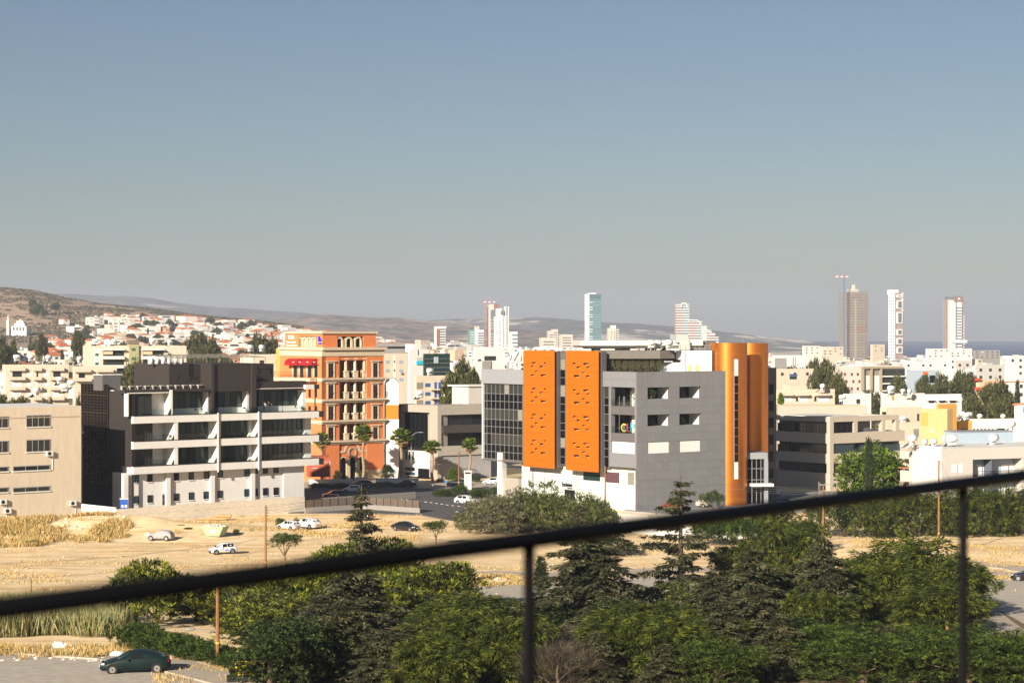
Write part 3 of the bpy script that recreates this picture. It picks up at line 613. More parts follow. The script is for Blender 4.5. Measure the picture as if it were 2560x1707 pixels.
    pat2 = [(780, 802, 174, 188), (860, 900, 176, 190), (808, 834, 204, 218), (886, 908, 205, 218), (852, 874, 244, 256), (787, 828, 270, 286), (880, 908, 273, 287)]
    per = (200.0, 205.5)
    for j, (x0, x1, yt, yb, pat) in enumerate([(1308.3, 1386, 876, 1168.5, pat1), (1415, 1496, 876.5, 1177.5, pat2)]):
        n1 = 1.1; u0, u1 = UL(x1, n1), UL(x0, n1); z1 = ZL(yt, (x0 + x1) / 2, n1); z0_ = ZL(yb, (x0 + x1) / 2, n1)
        holes = []
        for k in range(4):
            for (a, b, c, d) in pat:
                X0, X1, Y0, Y1 = 1180 + a * .3231, 1180 + b * .3231, 850 + (c + per[j] * k) * .3231, 850 + (d + per[j] * k) * .3231
                h = fl.rect(X0, X1, Y0, Y1, n1); holes.append((min(h[0], h[1]), max(h[0], h[1]), h[2], h[3]))
        us = sorted({u0, u1} | {h[0] for h in holes} | {h[1] for h in holes}); zs = sorted({z0_, z1} | {h[2] for h in holes} | {h[3] for h in holes})
        mb = MB()
        for zi in range(len(zs) - 1):
            run = None
            for ui in range(len(us) - 1):
                cu, cz = (us[ui] + us[ui + 1]) / 2, (zs[zi] + zs[zi + 1]) / 2; solid = not any(h[0] < cu < h[1] and h[2] < cz < h[3] for h in holes)
                if solid and run is None: run = us[ui]
                if run is not None and (not solid or ui == len(us) - 2):
                    fl.m(mb, run, us[ui + 1] if solid else us[ui], zs[zi], zs[zi + 1], .96, n1); run = None
        p = mb.build('orange_panel', ORANGE, t)
        for h in holes[::1]:
            fl.box('slot_back', h[0] - .2, h[1] + .2, h[2] - .2, h[3] + .2, .3, .36, BLACK, p); fl.box('slot_sill', h[0], h[0] + (h[1] - h[0]) * .5, h[2] - .01, h[2] + .06, .95, n1 + .01, M('slot_sill', (0.55, 0.40, 0.27), var=0), p)  # black backs put the shade inside the slots into colour
        for k in range(1, 17):
            z = z1 + (z0_ - z1) * k / 17; fl.box('panel_joint', u0, u1, z - .03, z + .03, n1, n1 + .004, M('orange_joint', (0.33, 0.07, 0.004), var=0), p)
        fl.box('panel_back', u0 + .1, u1 - .1, z0_ + .1, z1 - .1, -.9, .3, GREYD, p)
    # ground floor
    gw = MB(); fl.m(gw, .6, UL(1291), g0, zgl + .02, -9, -1.3); gw.build('ground_floor_wall', M('white_panel_wall', (0.52, 0.54, 0.50), rough=0.5, var=0.04), t)
    for x in (1331, 1333, 1361, 1441, 1449, 1547): fl.pbox('panel_joint', x, x + 1.1, 1172, 1262, -1.4, -1.27, GREYD if x in (1331,) else GREYL, t)
    fl.pbox('window', 1458, 1500, 1178, 1201, -1.5, -1.25, GLASSG, t); fl.pbox('window', 1512, 1548, 1180, 1206, -1.5, -1.25, M('shop_glass', (0.10, 0.05, 0.06), rough=0.2, var=0.5, scale=1.5), t)
    fl.pbox('window_banner', 1549, 1556, 1184, 1207, -1.3, -1.2, WHITE2, t); fl.pbox('window', 1569, 1585, 1181, 1212, -1.5, -1.25, GLASSP, t)
    fl.pbox('door', 1411, 1436, 1224, 1250, -1.5, -1.2, GLASS, t)
    text_on(fl, 'Exclusive', 1405, 1430, 1205, 1217, BLACK, 'wall_lettering', t, n=-1.15); text_on(fl, 'by Famed', 1419, 1430, 1218, 1222, BLACK, 'wall_lettering', t, n=-1.15)
    fl.box('corner_column', UL(1254), UL(1242), g0, zgl + 1, -1.2, -.1, M('white_column', (0.7, 0.66, 0.6), var=0.04), t)
    # conservatory under the overhang
    cv = fl.box('glass_lobby', UL(1290), UL(1213), 29.2, ZL(1168, 1250, -3), -5, -4.95, PANE, t); fl.box('lobby_roof', UL(1290), UL(1209), ZL(1167, 1250, -3), ZL(1167, 1250, -3) + .18, -6, -3.4, ALU, cv)
    lw = fl.box('low_wall', UL(1291), UL(1238), 29, ZL(1194, 1265), -1.5, -.5, CONC, t)
    # terrace: planted recess, dark canopy, white penthouse rooms
    zt = zp; fT = Fr(fl.at(UL(1500), -1.8), Vector((1, 0.10)).normalized()); fTd = fT
    W1 = lambda x, y: fT.uz(x, y)
    zc1, zc0 = fT.uz(1600, 876)[1], fT.uz(1600, 896.5)[1]
    can = MB(); can.prism([fT.at(-1, 0), fT.at(fT.uz(1650, 880)[0], 0), fT.at(fT.uz(1691, 880)[0], -1.8), fT.at(fT.uz(1700, 880)[0], -12), fT.at(-1, -12)], zc0, zc1); can.build('terrace_canopy', M('canopy_bronze', (0.16, 0.145, 0.125), rough=0.5, var=0.08), t)
    fB = Fr(fT.at(0, -4.2), fT.d); fB.pbox('terrace_glazing', 1503, 1660, 894, 935, -.3, 0, GLASSS, t); 
    for x in (1505, 1527, 1550, 1573, 1596, 1620, 1645): fB.pbox('terrace_post', x, x + 1.5, 896, 930, 0, .1, ALU, t)
    fB.pbox('white_pier', 1497, 1505, 896, 932, -.3, 1.5, WHITE2, t)
    fW = Fr(fT.at(0, -2.6), fT.d); fW.pbox('white_wall', 1648, 1708, 906, 932, -4, 0, WHITE2, t); wl = fW.pbox('white_wall', 1704, 1780, 876.5, 932, -9, -.05, WHITE2, t); fW.pbox('white_wall', 1690, 1706, 876.5, 899, -9, -.6, WHITE2, t)
    for x in (1719.5, 1738): fW.pbox('orange_reveal', x, x + 9.5, 912, 928, -.2, .02, M('peach_reveal', (0.75, 0.42, 0.2), var=0.05), wl)
    fW.pbox('downpipe', 1713.5, 1714.5, 877, 928, -.05, .1, ALU, wl)
    fP = Fr(fT.at(0, -10), fT.d); ph = MB(); a = fP.uz(1455, 865); b = fP.uz(1590, 865)[0]; fP.m(ph, a[0], b + 12, zc1 - 2, a[1], -8, 0); pho = ph.build('penthouse', WHITE2, t)
    mb = MB(); e = fP.uz(1449, 851); e2 = fP.uz(1700, 851)[0]; fP.m(mb, e[0], e2 + 4, fP.uz(1500, 864)[1], fP.uz(1500, 851)[1], -10, 1.2); mb.build('penthouse_roof', M('pale_fascia', (0.62, 0.55, 0.50), var=0.04), t)
    for x0, x1 in ((1478, 1501), (1537, 1575)): fP.pbox('penthouse_window', x0, x1, 871, 880, -.2, .05, GLASSB, pho)
    fP.pbox('plant_room', 1690, 1720, 835, 856, -4, 2, M('grey_plant_room', (0.36, 0.38, 0.36), var=0.06), t); fP.pbox('dark_parapet', 1720, 1790, 852.5, 880, -8, 0.5, GREYD, t); fP.pbox('plant_room', 1700, 1724, 852, 880, -3, 2.2, M('plant_beige', (0.48, 0.44, 0.38), var=0.06), t)
    rl = MB(); fQ = Fr(fT.at(0, -6), fT.d)
    for yy in (863, 869.5): u0, z = fQ.uz(1591, yy); u1 = fQ.uz(1775, yy)[0]; a, b = fQ.at(u0), fQ.at(u1); rl.tube([(a.x, a.y, z), (b.x, b.y, z)], .05, 4)
    for k in range(16): u, z = fQ.uz(1591 + k * 12.2, 863); a = fQ.at(u); rl.tube([(a.x, a.y, z), (a.x, a.y, zc1)], .045, 4)
    rl.build('roof_railing', ALU, t)
    # orange curved end
    def curved(name, cx, cy, r, a0, a1, z0, z1, mat, n=28):
        pts = [(cx + r * math.cos(a0 + (a1 - a0) * i / n), cy + r * math.sin(a0 + (a1 - a0) * i / n)) for i in range(n + 1)]
        mb = MB(); vs = [(x, y, z) for z in (z0, z1) for x, y in pts]; k = n + 1; mb.add(vs, [(i, i + 1, k + i + 1, k + i) for i in range(n)]); mb.add([(x, y, z1) for x, y in pts], [tuple(range(n + 1))]); o = mb.build(name, mat, t)
        o.data.polygons.foreach_set('use_smooth', [True] * len(o.data.polygons)); o.data.update()
        nz = 16
        for i in range(1, nz):
            z = z0 + (z1 - z0) * i / nz; jb = MB(); pj = [(cx + (r + .01) * math.cos(a0 + (a1 - a0) * q / n), cy + (r + .01) * math.sin(a0 + (a1 - a0) * q / n)) for q in range(n + 1)]
            jb.add([(x, y, zz_) for zz_ in (z - .025, z + .025) for x, y in pj], [(q, q + 1, k + q + 1, k + q) for q in range(n)]); jb.build('panel_joint', M('orange_metal_joint', (0.5, 0.17, 0.02), var=0), o)
        return o
    Yc = fr.at(uW).y + 3.0
    zo1 = CZ - (857 - EY) / F * (Yc - 2); xl, xr = (1776 - CX) / F * Yc, (1868 - CX) / F * Yc
    r1 = (xr - xl) / 2 * 1.0; cx1 = (xl + xr) / 2
    c1 = curved('orange_curve', cx1, Yc, r1, math.radians(180), math.radians(365), g0, zo1, ORANGM)
    xl2, xr2 = (1835 - CX) / F * (Yc + 8), (1920 - CX) / F * (Yc + 8); r2 = (xr2 - xl2) / 2
    c2 = curved('orange_curve', (xl2 + xr2) / 2, Yc + 8, r2, math.radians(180), math.radians(368), g0, zo1 - .1, ORANGM)
    # slot window down the curve
    fs = Fr((cx1, Yc), Vector((1, 0)))
    ang = math.asin(((1840.5 - CX) / F * (Yc - r1) - cx1) / r1) - math.pi / 2
    fd = Vector((-math.sin(ang), math.cos(ang))); cc = Vector((cx1 + r1 * math.cos(ang), Yc + r1 * math.sin(ang))); fs = Fr(cc, fd if fd.x > 0 else -fd)
    def slot(y0, y1, mat, name): z1, z0 = CZ - (y0 - EY) / F * cc.y, CZ - (y1 - EY) / F * cc.y; return fs.box(name, -.36, .36, z0, z1, -.3, .06, mat, c1)
    slot(898, 939, WHITE2, 'slot_panel'); slot(1155, 1197, WHITE2, 'slot_panel')
    for k in range(10): y = 939 + 21.6 * k; slot(y + 1, y + 20.6, GLASSB, 'slot_window')
    fs.box('slot_frame', -.44, -.36, CZ - (1155 - EY) / F * cc.y, CZ - (898 - EY) / F * cc.y, -.2, .09, ALU, c1)
    # rear wing, its shade put into a dark colour, and the entrance block
    fd2 = Fr(((1916 - CX) / F * (Yc + 12), Yc + 12), dirR(8350)); bf = MB(); u1 = fd2.uz(1941, 1000)[0]; fd2.m(bf, -2, u1, g0, fd2.uz(1930, 919)[1], -10, 0); bo = bf.build('rear_wing', GREYD, t)
    for k in range(6): fd2.pbox('rear_window', 1923, 1934, 960 + 42 * k, 985 + 42 * k, -.1, .04, GLASSB, bo)
    fE = Fr(((1869 - CX) / F * (Yc + .5), Yc + .5), Vector((1, .12)).normalized()); ue = fE.uz(1914, 1150)[0]
    eb = MB(); fE.m(eb, -1, ue, g0, fE.uz(1890, 1132)[1], -6, -.2); ebo = eb.build('entrance_block', GLASSB, t)
    fE.box('entrance_frame', -.5, ue + .3, fE.uz(1890, 1147)[1], fE.uz(1890, 1131)[1], -6, .3, GREYL, ebo); fE.box('entrance_frame', ue - .3, ue + .4, g0, fE.uz(1890, 1147)[1], -6, .3, GREYL, ebo); fE.box('entrance_canopy', .2, ue + 1, fE.uz(1890, 1214)[1], fE.uz(1890, 1207)[1], -3, 2, WHITE2, ebo)
    for k in range(1, 4): fE.box('entrance_mullion', ue * k / 4 - .05, ue * k / 4 + .05, g0, fE.uz(1890, 1147)[1], -.2, -.1, ALU, ebo); fE.box('entrance_transom', 0, ue, 31.5 + 2.0 * k, 31.6 + 2 * k, -.2, -.1, ALU, ebo)
    tag_sign = thing('roof_sign', 'big white roof letters seen from behind on steel posts', 'sign', (*fl.at(UL(1240), -2), zp))
    fS = Fr(fl.at(UL(1300), -3.0), fl.d, flip=True); zs1, zs0 = fS.uz(1285, 868)[1], fS.uz(1285, 906)[1]
    uS0, uS1 = fS.uz(1258, 890)[0], fS.uz(1305, 890)[0]; lw_ = abs(uS1 - uS0) / 2
    for i, ch in enumerate('GNIREENI'):
        u = uS0 - (uS0 - uS1) / 2 * (i + .5) * .98; c = fS.at(u); d = -Vector((fS.d.x, fS.d.y, 0)); nn = Vector((fS.n.x, fS.n.y, 0))
        m4 = Matrix(((-d.x, 0, -nn.x, c.x), (-d.y, 0, -nn.y, c.y), (0, 1, 0, (zs0 + zs1) / 2), (0, 0, 0, 1))); ob = text_mesh(ch, (zs1 - zs0) * 1.38, WHITE2, 'letter', tag_sign, m4, depth=.15)
        w = max(v.co.x for v in ob.data.vertices) - min(v.co.x for v in ob.data.vertices); ob.matrix_basis = m4 @ Matrix.Diagonal((lw_ * .86 / w if ch != 'I' else .9, 1, 1, 1))
        if i < 2: fS.box('post', u - .08, u + .08, zp - 1, zs0 + .2, -.1, .0, ALU, tag_sign)
    return fl, fr, UL, zp, fT, zc1
HER = hero()
# ================================================================ the orange tower
TERRA = M('terracotta_render', (0.62, 0.19, 0.066), var=0.07, scale=0.3, streak=3)
STONE = M('cream_stone', (0.56, 0.45, 0.31), var=0.14, scale=0.6, streak=2)
SHADE_O = M('terracotta_inner', (0.55, 0.19, 0.05), var=0.06)
REDAWN = M('red_awning', (0.30, 0.008, 0.014), rough=0.6, var=0.12)
IRON = M('wrought_iron', (0.06, 0.035, 0.025), rough=0.6, var=0)
def arch(fr, u0, u1, z0, zs, n, mat, name, parent, w=.22, depth=.35, seg=10):
    """stone arch ring with jambs round an opening u0..u1, springing at zs"""
    mb = MB(); r = (u1 - u0) / 2; c = (u0 + u1) / 2
    pts = [(u0, z0), (u0, zs)] + [(c - r * math.cos(math.pi * k / seg), zs + r * math.sin(math.pi * k / seg)) for k in range(1, seg)] + [(u1, zs), (u1, z0)]
    ro = r + w; out = [(u0 - w, z0), (u0 - w, zs)] + [(c - ro * math.cos(math.pi * k / seg), zs + ro * math.sin(math.pi * k / seg)) for k in range(1, seg)] + [(u1 + w, zs), (u1 + w, z0)]
    def P(u, z, nn): q = fr.at(u, nn); return (q.x, q.y, z)
    k = len(pts); vs = [P(u, z, n) for u, z in pts] + [P(u, z, n) for u, z in out] + [P(u, z, n - depth) for u, z in pts] + [P(u, z, n - depth) for u, z in out]
    for i in range(k - 1): 
        pass
    fs = [(i, i + 1, k + i + 1, k + i) for i in range(k - 1)] + [(i, i + 1, 2 * k + i + 1, 2 * k + i) for i in range(k - 1)] + [(k + i, k + i + 1, 3 * k + i + 1, 3 * k + i) for i in range(k - 1)]
    mb.add(vs, fs); return mb.build(name, mat, parent)
def disc_arch(fr, u0, u1, z0, zs, n, mat, name, parent, seg=10):
    mb = MB(); r = (u1 - u0) / 2; c = (u0 + u1) / 2
    pts = [(u0, z0), (u0, zs)] + [(c - r * math.cos(math.pi * k / seg), zs + r * math.sin(math.pi * k / seg)) for k in range(1, seg)] + [(u1, zs), (u1, z0)]
    vs = []
    for nn in (n, n - .2):
        for u, z in pts: q = fr.at(u, nn); vs.append((q.x, q.y, z))
    k = len(pts); mb.add(vs, [tuple(range(k)), tuple(range(2 * k - 1, k - 1, -1))] + [(i, (i + 1) % k, k + (i + 1) % k, k + i) for i in range(k)]); return mb.build(name, mat, parent)
def tower_c():
    A = corner(804, 412); fr = Fr(A, dirR(7600)); fl = Fr(A, dirL(-2900), flip=True)
    t = thing('orange_tower', 'tall terracotta orange building with cream cornices and red awnings', 'building', (A[0], A[1], 29))
    UR = lambda x, n=0: fr.uz(x, 1000, n)[0]
    ZR = lambda y, x=804, n=0: fr.uz(x, y, n)[1]
    uE = UR(959.5); uL = fl.uz(700, 1000)[0]; g0 = 29
    zc0, zc1 = ZR(890.5), ZR(875)
    ux0, ux1 = UR(848.5), UR(917)          # recessed loggia bay
    # wall masses: left of bay, right of bay, behind the bay, spandrels
    ledge = [945, 998, 1051, 1102]; zl = [ZR(y, 806) for y in ledge]
    mb = MB(); fr.m(mb, 0, ux0, g0, zc0, -3, 0); fr.m(mb, ux1, uE, g0, zc0, -3, 0); mb.prism([fr.at(0, -3), fl.at(uL), fl.at(uL) + fr.d * uE, fr.at(uE, -3)][::-1], g0, zc0); mb.prism([fr.at(0, 0), fl.at(3.0), fl.at(3.0) + fr.d * 1.0, fr.at(1.0, 0)][::-1], g0, zc0)
    mb.build('wall', TERRA, t)
    for k in range(4):
        zt = zc0 - 1.05 if k == 0 else zl[k - 1] - .75
        ztop = (zc0 if k == 0 else zl[k - 1] - .02); zf = zl[k]
        fr.box('spandrel', ux0, ux1, ztop - (.85 if k == 0 else .35), ztop, -2.9, -.12, TERRA, t)
        for j, (x0, x1) in enumerate(((852, 860), (873, 885), (893, 904))):
            w = fr.pbox('loggia_door', x0 + 3, x1 + 3, 905 + 53 * k, 943 + 53 * k, -2.98, -2.9, M('walnut_door', (0.03, 0.015, 0.008), rough=0.4, var=0.2), t)
            fr.pbox('door_glass', x0 + 4.2, x1 + 1.8, 907 + 53 * k, 935 + 53 * k, -2.9, -2.87, GLASS, w)
        for x in (868, 891, 914):
            u = UR(x); zz0 = zf + .02; zz1 = ztop - .4
            c = MB(); fr.m(c, u - .52, u + .52, zz0, zz0 + 1.25, -1.0, -.1); fr.m(c, u - .62, u + .62, zz0 + 1.2, zz0 + 1.38, -1.08, -.02)
            q = fr.at(u, -.55); c.tube([(q.x, q.y, zz0 + 1.3), (q.x, q.y, zz1 - .3)], [.33, .29], 10); fr.m(c, u - .5, u + .5, zz1 - .35, zz1 + .01, -1.0, -.08); c.build('column', STONE, t)
        mb = MB()
        for h in (1.05, .15): 
            a, b = fr.at(ux0, -.5), fr.at(ux1, -.5); mb.tube([(a.x, a.y, zf + h), (b.x, b.y, zf + h)], .05, 4)
        for i in range(22): a = fr.at(ux0 + (ux1 - ux0) * i / 21, -.5); mb.tube([(a.x, a.y, zf + .1), (a.x, a.y, zf + 1.05)], .022, 3)
        mb.build('loggia_railing', IRON, t)
        for x0, x1 in ((820, 833.5), (932, 944)):
            y0, y1 = 908 + 53.2 * k, 943 + 53 * k
            if k == 0 and x0 > 900: y0 -= 1
            u0, u1, za, zb = fr.rect(x0, x1, y0, y1); w = fr.box('window', u0, u1, za, zb, -.2, .03, M('dark_window', (0.018, 0.012, 0.011), rough=0.12, var=0.2, spec=0.5), t)
            s = MB(); fr.m(s, u0 - .3, u0, za, zb + .3, -.05, .16); fr.m(s, u1, u1 + .3, za, zb + .3, -.05, .16); fr.m(s, u0 - .3, u1 + .3, zb, zb + .3, -.05, .17); fr.m(s, u0 - .55, u1 + .55, zb + .3, zb + .5, -.05, .36); s.build('stone_surround', STONE, w)
            fr.box('mullion', (u0 + u1) / 2 - .06, (u0 + u1) / 2 + .06, za, zb, 0, .07, M('red_brown_frame', (0.09, 0.02, 0.015), var=0), w); fr.box('railing', u0, u1, za + 1.0, za + 1.08, .05, .2, IRON, w)
        # ledge all round
        lb = MB(); zz = zl[k]; uo = .5
        for (dz0, dz1, o) in ((-.75, -.4, .22), (-.4, -.02, .5)):
            lb.prism([fr.at(-.2, o), fr.at(uE + o, o), fr.at(uE + o, -6), fr.at(-.2, -6)][::-1], zz + dz0, zz + dz1); lb.prism([fr.at(0, o), Vector(fr.at(0, o)) + fl.d * 0, fl.at(uL, o), fl.at(uL, -1), fr.at(.5, -1)][::-1], zz + dz0 + .004, zz + dz1 + .004)
        lb.build('ledge', STONE, t)
    # cornice band and top block
    cb = MB()
    for (a, b, o) in ((zc0, zc1, .12), (zc1 - .02, zc1 + .55, .55)):
        cb.prism([fr.at(0, o) - fl.d * -.0, fr.at(uE + o, o), fr.at(uE + o, -8), fl.at(uL, -8), fl.at(uL, o), fl.at(0, o)][::-1], a, b)
    cb.build('cornice', STONE, t)
    f2 = Fr(fr.at(.55, -.5), fr.d); f2l = Fr(fr.at(.55, -.5), fl.d, flip=True); zt1 = f2.uz(812, 834)[1]; zb0 = zc1 + .5; u2 = f2.uz(940, 850)[0]; ul2 = f2l.uz(712.5, 850)[0]
    a0, a1 = f2.uz(843.5, 850)[0], f2.uz(909, 850)[0]; b0, b1 = f2l.uz(789, 850)[0], f2l.uz(747, 850)[0]
    mb = MB(); f2.m(mb, 0, a0, zb0, zt1, -2, 0); f2.m(mb, a1, u2, zb0, zt1, -2, 0); f2.m(mb, a0, a1, f2.uz(870, 840)[1], zt1, -2, 0); f2.m(mb, 0.02, u2, zb0 + .02, zt1, -9, -1.6) if False else None
    mb.prism([f2l.at(b0 + .0, 0), f2.at(0, 0), f2.at(0.6, -.3), f2l.at(b0, -1)], zb0, zt1); f2l.m(mb, b1, ul2, zb0, zt1, -2, 0); f2l.m(mb, b0, b1, f2l.uz(768, 840)[1], zt1, -2, 0)
    mb.build('top_storey_wall', TERRA, t)
    bkw = MB(); bkw.prism([f2.at(2.2, -2), f2.at(u2 - .1, -2), f2.at(u2 - .1, -9), f2l.at(ul2 - .1, -9), f2l.at(ul2 - .1, -2)], zb0, zt1 - .1); bkw.build('top_storey_core', BLACK, t)
    f2l.box('pale_recess', b0, b1, zb0, f2l.uz(768, 840)[1], -.9, -.55, STONE, t)
    for x0, x1 in ((844.5, 856), (867.6, 879), (890.6, 902.5)):
        u0, u1 = f2.uz(x0, 860)[0], f2.uz(x1, 860)[0]; arch(f2, u0, u1, zb0, f2.uz(870, 853)[1], -.12, STONE, 'stone_arch', t, w=.38, depth=.6)
        disc_arch(f2, u0, u1, zb0, f2.uz(870, 853)[1], -.5, GLASSB, 'arch_window', t)
    sp = MB(); zsp = f2.uz(870, 853)[1]
    f2.m(sp, a0, a1, zsp + .9, f2.uz(870, 839.5)[1], -1.2, -.55); sp.build('arch_spandrel', TERRA, t)
    for i in range(4):
        x = 782 - 11.3 * i; u0, u1 = f2l.uz(x + 3.6, 860)[0], f2l.uz(x - 3.6, 860)[0]; arch(f2l, u0, u1, zb0, f2l.uz(768, 852)[1], -.2, STONE, 'stone_arch', t, w=.3, depth=.5, seg=8)
        f2l.box('arch_pier', u0 - .5, u0 - .2, zb0, f2l.uz(768, 853)[1], -.6, -.15, STONE, t)
    tp = MB(); tp.prism([f2.at(-.3, .3), f2.at(u2 + .3, .3), f2.at(u2 + .3, -9.3), f2l.at(ul2 + .3, -9), f2l.at(ul2 + .3, .3)][::-1], zt1, zt1 + .45); tp.build('roof_cornice', STONE, t)
    WS = M('white_sign', (0.85, 0.85, 0.82), var=0)
    text_on(f2l, 'CDA', 721, 736, 838, 849, WS, 'sign_lettering', t, n=.1); text_on(f2l, 'International', 717, 740, 852, 858, WS, 'sign_lettering', t, n=.1); text_on(f2l, 'Universities', 716, 742, 860, 866, WS, 'sign_lettering', t, n=.1)
    BL = M('blue_sign', (0.01, 0.015, 0.5), var=0); lg = MB()
    for (x0, x1, y0, y1) in ((795, 799, 840, 854), (799, 801.5, 845, 854), (801.5, 803.8, 850.5, 854), (795.5, 803.5, 856, 860)): f2l.pm(lg, x0, x1, y0, y1, .02, .14)
    lo = lg.build('blue_emblem', BL, t); f2l.pbox('emblem_stripe', 792, 807, 854.4, 856, .02, .12, M('yellow_stripe', (0.8, 0.45, 0.05), var=0), lo)
    # left face: awnings over tall windows, balcony, more windows below
    for i, x in enumerate((738.5, 754.5, 774, 790.5)):
        u0, u1, za, zb = fl.rect(x - 4, x + 3.5, 912, 943); w = fl.box('window', min(u0, u1), max(u0, u1), za, zb, -.2, .03, GLASS, t); fl.box('stone_surround', max(u0, u1), max(u0, u1) + .45, za, zb, -.1, .14, STONE, w)
        c = MB(); ua, ub = fl.uz(x - 13, 900)[0], fl.uz(x + 3.5, 900)[0]; ua, ub = min(ua, ub), max(ua, ub); z1, z0 = fl.uz(x, 896)[1], fl.uz(x, 913)[1]; seg = 6
        prof = [(0.05, z1)] + [(1.5 * math.sin(math.pi / 2 * k / seg), z0 + .25 + (z1 - z0 - .25) * math.cos(math.pi / 2 * k / seg)) for k in range(seg + 1)] + [(1.5, z0), (0.05, z0)]
        vs = []
        for u in (ua, ub):
            for n, z in prof: q = fl.at(u, n); vs.append((q.x, q.y, z))
        k = len(prof); c.add(vs, [tuple(range(k)), tuple(range(2 * k - 1, k - 1, -1))] + [(j, (j + 1) % k, k + (j + 1) % k, k + j) for j in range(k)]); aw = c.build('awning', REDAWN, t)
        for k2 in range(2):
            fl.pbox('window', x - 3, x + 2, 962 + 53 * k2, 993 + 53 * k2, -.1, .04, GLASS, t)
        fl.pbox('awning_print', x - 8, x - 3, 904, 906, 1.45, 1.53, STONE, aw)
    bal = MB(); fl.m(bal, fl.uz(795, 945)[0], uL, zl[0] - .7, zl[0] - .05, .4, 2.0); bo = bal.build('balcony', STONE, t); mb = MB(); u0, u1 = fl.uz(797, 940)[0], uL
    for h in (1.1, .55): a, b = fl.at(u0, 1.9), fl.at(u1, 1.9); mb.tube([(a.x, a.y, zl[0] + h), (b.x, b.y, zl[0] + h)], .045, 4)
    for i in range(34): a = fl.at(u0 + (u1 - u0) * i / 33, 1.9); mb.tube([(a.x, a.y, zl[0] - .1), (a.x, a.y, zl[0] + 1.1)], .025, 3)
    mb.build('balcony_railing', IRON, bo)
    # ground floor: panel, medallion, three arched doorways
    zg = ZR(1111, 880); fr.box('portal_panel', ux0, ux1, g0, zl[3] - .7, -2.9, -.3, TERRA, t)
    mb = MB(); cu, cz = fr.uz(880.5, 1130, -.3); 
    for r0, r1 in ((.75, 1.1),):
        vs = []; n = 20
        for nn in (-.12, -.35):
            for rr in (r0, r1):
                for k in range(n): q = fr.at(cu + rr * math.cos(2 * math.pi * k / n), nn); vs.append((q.x, q.y, cz + rr * math.sin(2 * math.pi * k / n)))
        fs = [(k, (k + 1) % n, n + (k + 1) % n, n + k) for k in range(n)] + [(n + k, n + (k + 1) % n, 3 * n + (k + 1) % n, 3 * n + k) for k in range(n)] + [(k, 2 * n + k, 2 * n + (k + 1) % n, (k + 1) % n) for k in range(n)]
        mb.add(vs, fs)
    mb.build('round_medallion', M('grey_stone', (0.33, 0.28, 0.22), var=0.1), t); 
    arch(fr, cu - 1.55, cu + 1.55, cz + .2, cz + .25, -.2, STONE, 'medallion_arch', t, w=.45, depth=.12, seg=14); fr.box('string_course', ux0, cu - 1.9, cz - .05, cz + .35, -.3, -.15, STONE, t); fr.box('string_course', cu + 1.9, ux1, cz - .05, cz + .35, -.3, -.15, STONE, t)
    for x0, x1 in ((850.5, 864), (874, 887.5), (897, 910.5)):
        u0, u1 = fr.uz(x0, 1160, -.3)[0], fr.uz(x1, 1160, -.3)[0]; zs = fr.uz(880, 1150, -.3)[1]; arch(fr, u0, u1, g0, zs, -.18, STONE, 'stone_arch', t, w=.2, depth=.2); disc_arch(fr, u0, u1, g0, zs, -.24, GLASSB, 'doorway', t); fr.box('arch_pier', u1 + .1, u1 + 1.0, g0, zs, -.3, -.05, STONE, t)
    fr.box('stone_plinth', ux1, uE + .1, g0, fr.uz(940, 1173)[1], -.2, .15, STONE, t)
    # restaurant awning structure at the foot of the tower
    fx = Fr(corner(768, 396), Vector((1, .12)).normalized()); r = thing('red_brown_canopy', 'red brown fabric canopy with a white oval sign at the foot of the orange tower', 'canopy', (*corner(768, 396), 29))
    RB = M('red_brown_canvas', (0.36, 0.085, 0.045), var=0.12); mb = MB(); u0, u1 = fx.uz(768, 1170)[0], fx.uz(824, 1170)[0]; za, zb = fx.uz(790, 1192)[1], fx.uz(790, 1142)[1]; n = 8
    prof = [(0, za)] + [(-3.2 * (1 - math.cos(math.pi / 2 * k / n)), za + (zb - za) * math.sin(math.pi / 2 * k / n)) for k in range(n + 1)] + [(-6, zb), (-6, za)]; vs = []
    for u in (u0, u1):
        for nn, z in prof: q = fx.at(u, nn); vs.append((q.x, q.y, z))
    k = len(prof); mb.add(vs, [tuple(range(k)), tuple(range(2 * k - 1, k - 1, -1))] + [(j, (j + 1) % k, k + (j + 1) % k, k + j) for j in range(k)]); mb.build('canvas', RB, r)
    ov = MB(); uc, zc = fx.uz(787, 1178); vs = []
    for nn in (.02, -.9):
        for j in range(18): q = fx.at(uc + 1.25 * math.cos(j * math.pi / 9), nn - .35); vs.append((q.x, q.y, zc + .72 * math.sin(j * math.pi / 9)))
    ov.add(vs, [tuple(range(18))] + [(j, (j + 1) % 18, 18 + (j + 1) % 18, 18 + j) for j in range(18)]); ovo = ov.build('oval_sign', WHITE2, r); text_on(fx, 'Clan Lou', 779, 795, 1177, 1181, M('sign_grey', (0.2, 0.2, 0.2), var=0), 'sign_lettering', ovo, n=-.28)
    mb = MB(); a = fx.at(fx.uz(825, 1150)[0], .2); b = fx.at(fx.uz(806, 1150)[0], .2); z1, z2 = fx.uz(825, 1151)[1], fx.uz(806, 1157)[1]; mb.tube([(a.x, a.y, 29.2), (a.x, a.y, z1), (b.x, b.y, z2)], .1, 5); mb.build('white_frame', WHITE2, r)
tower_c()

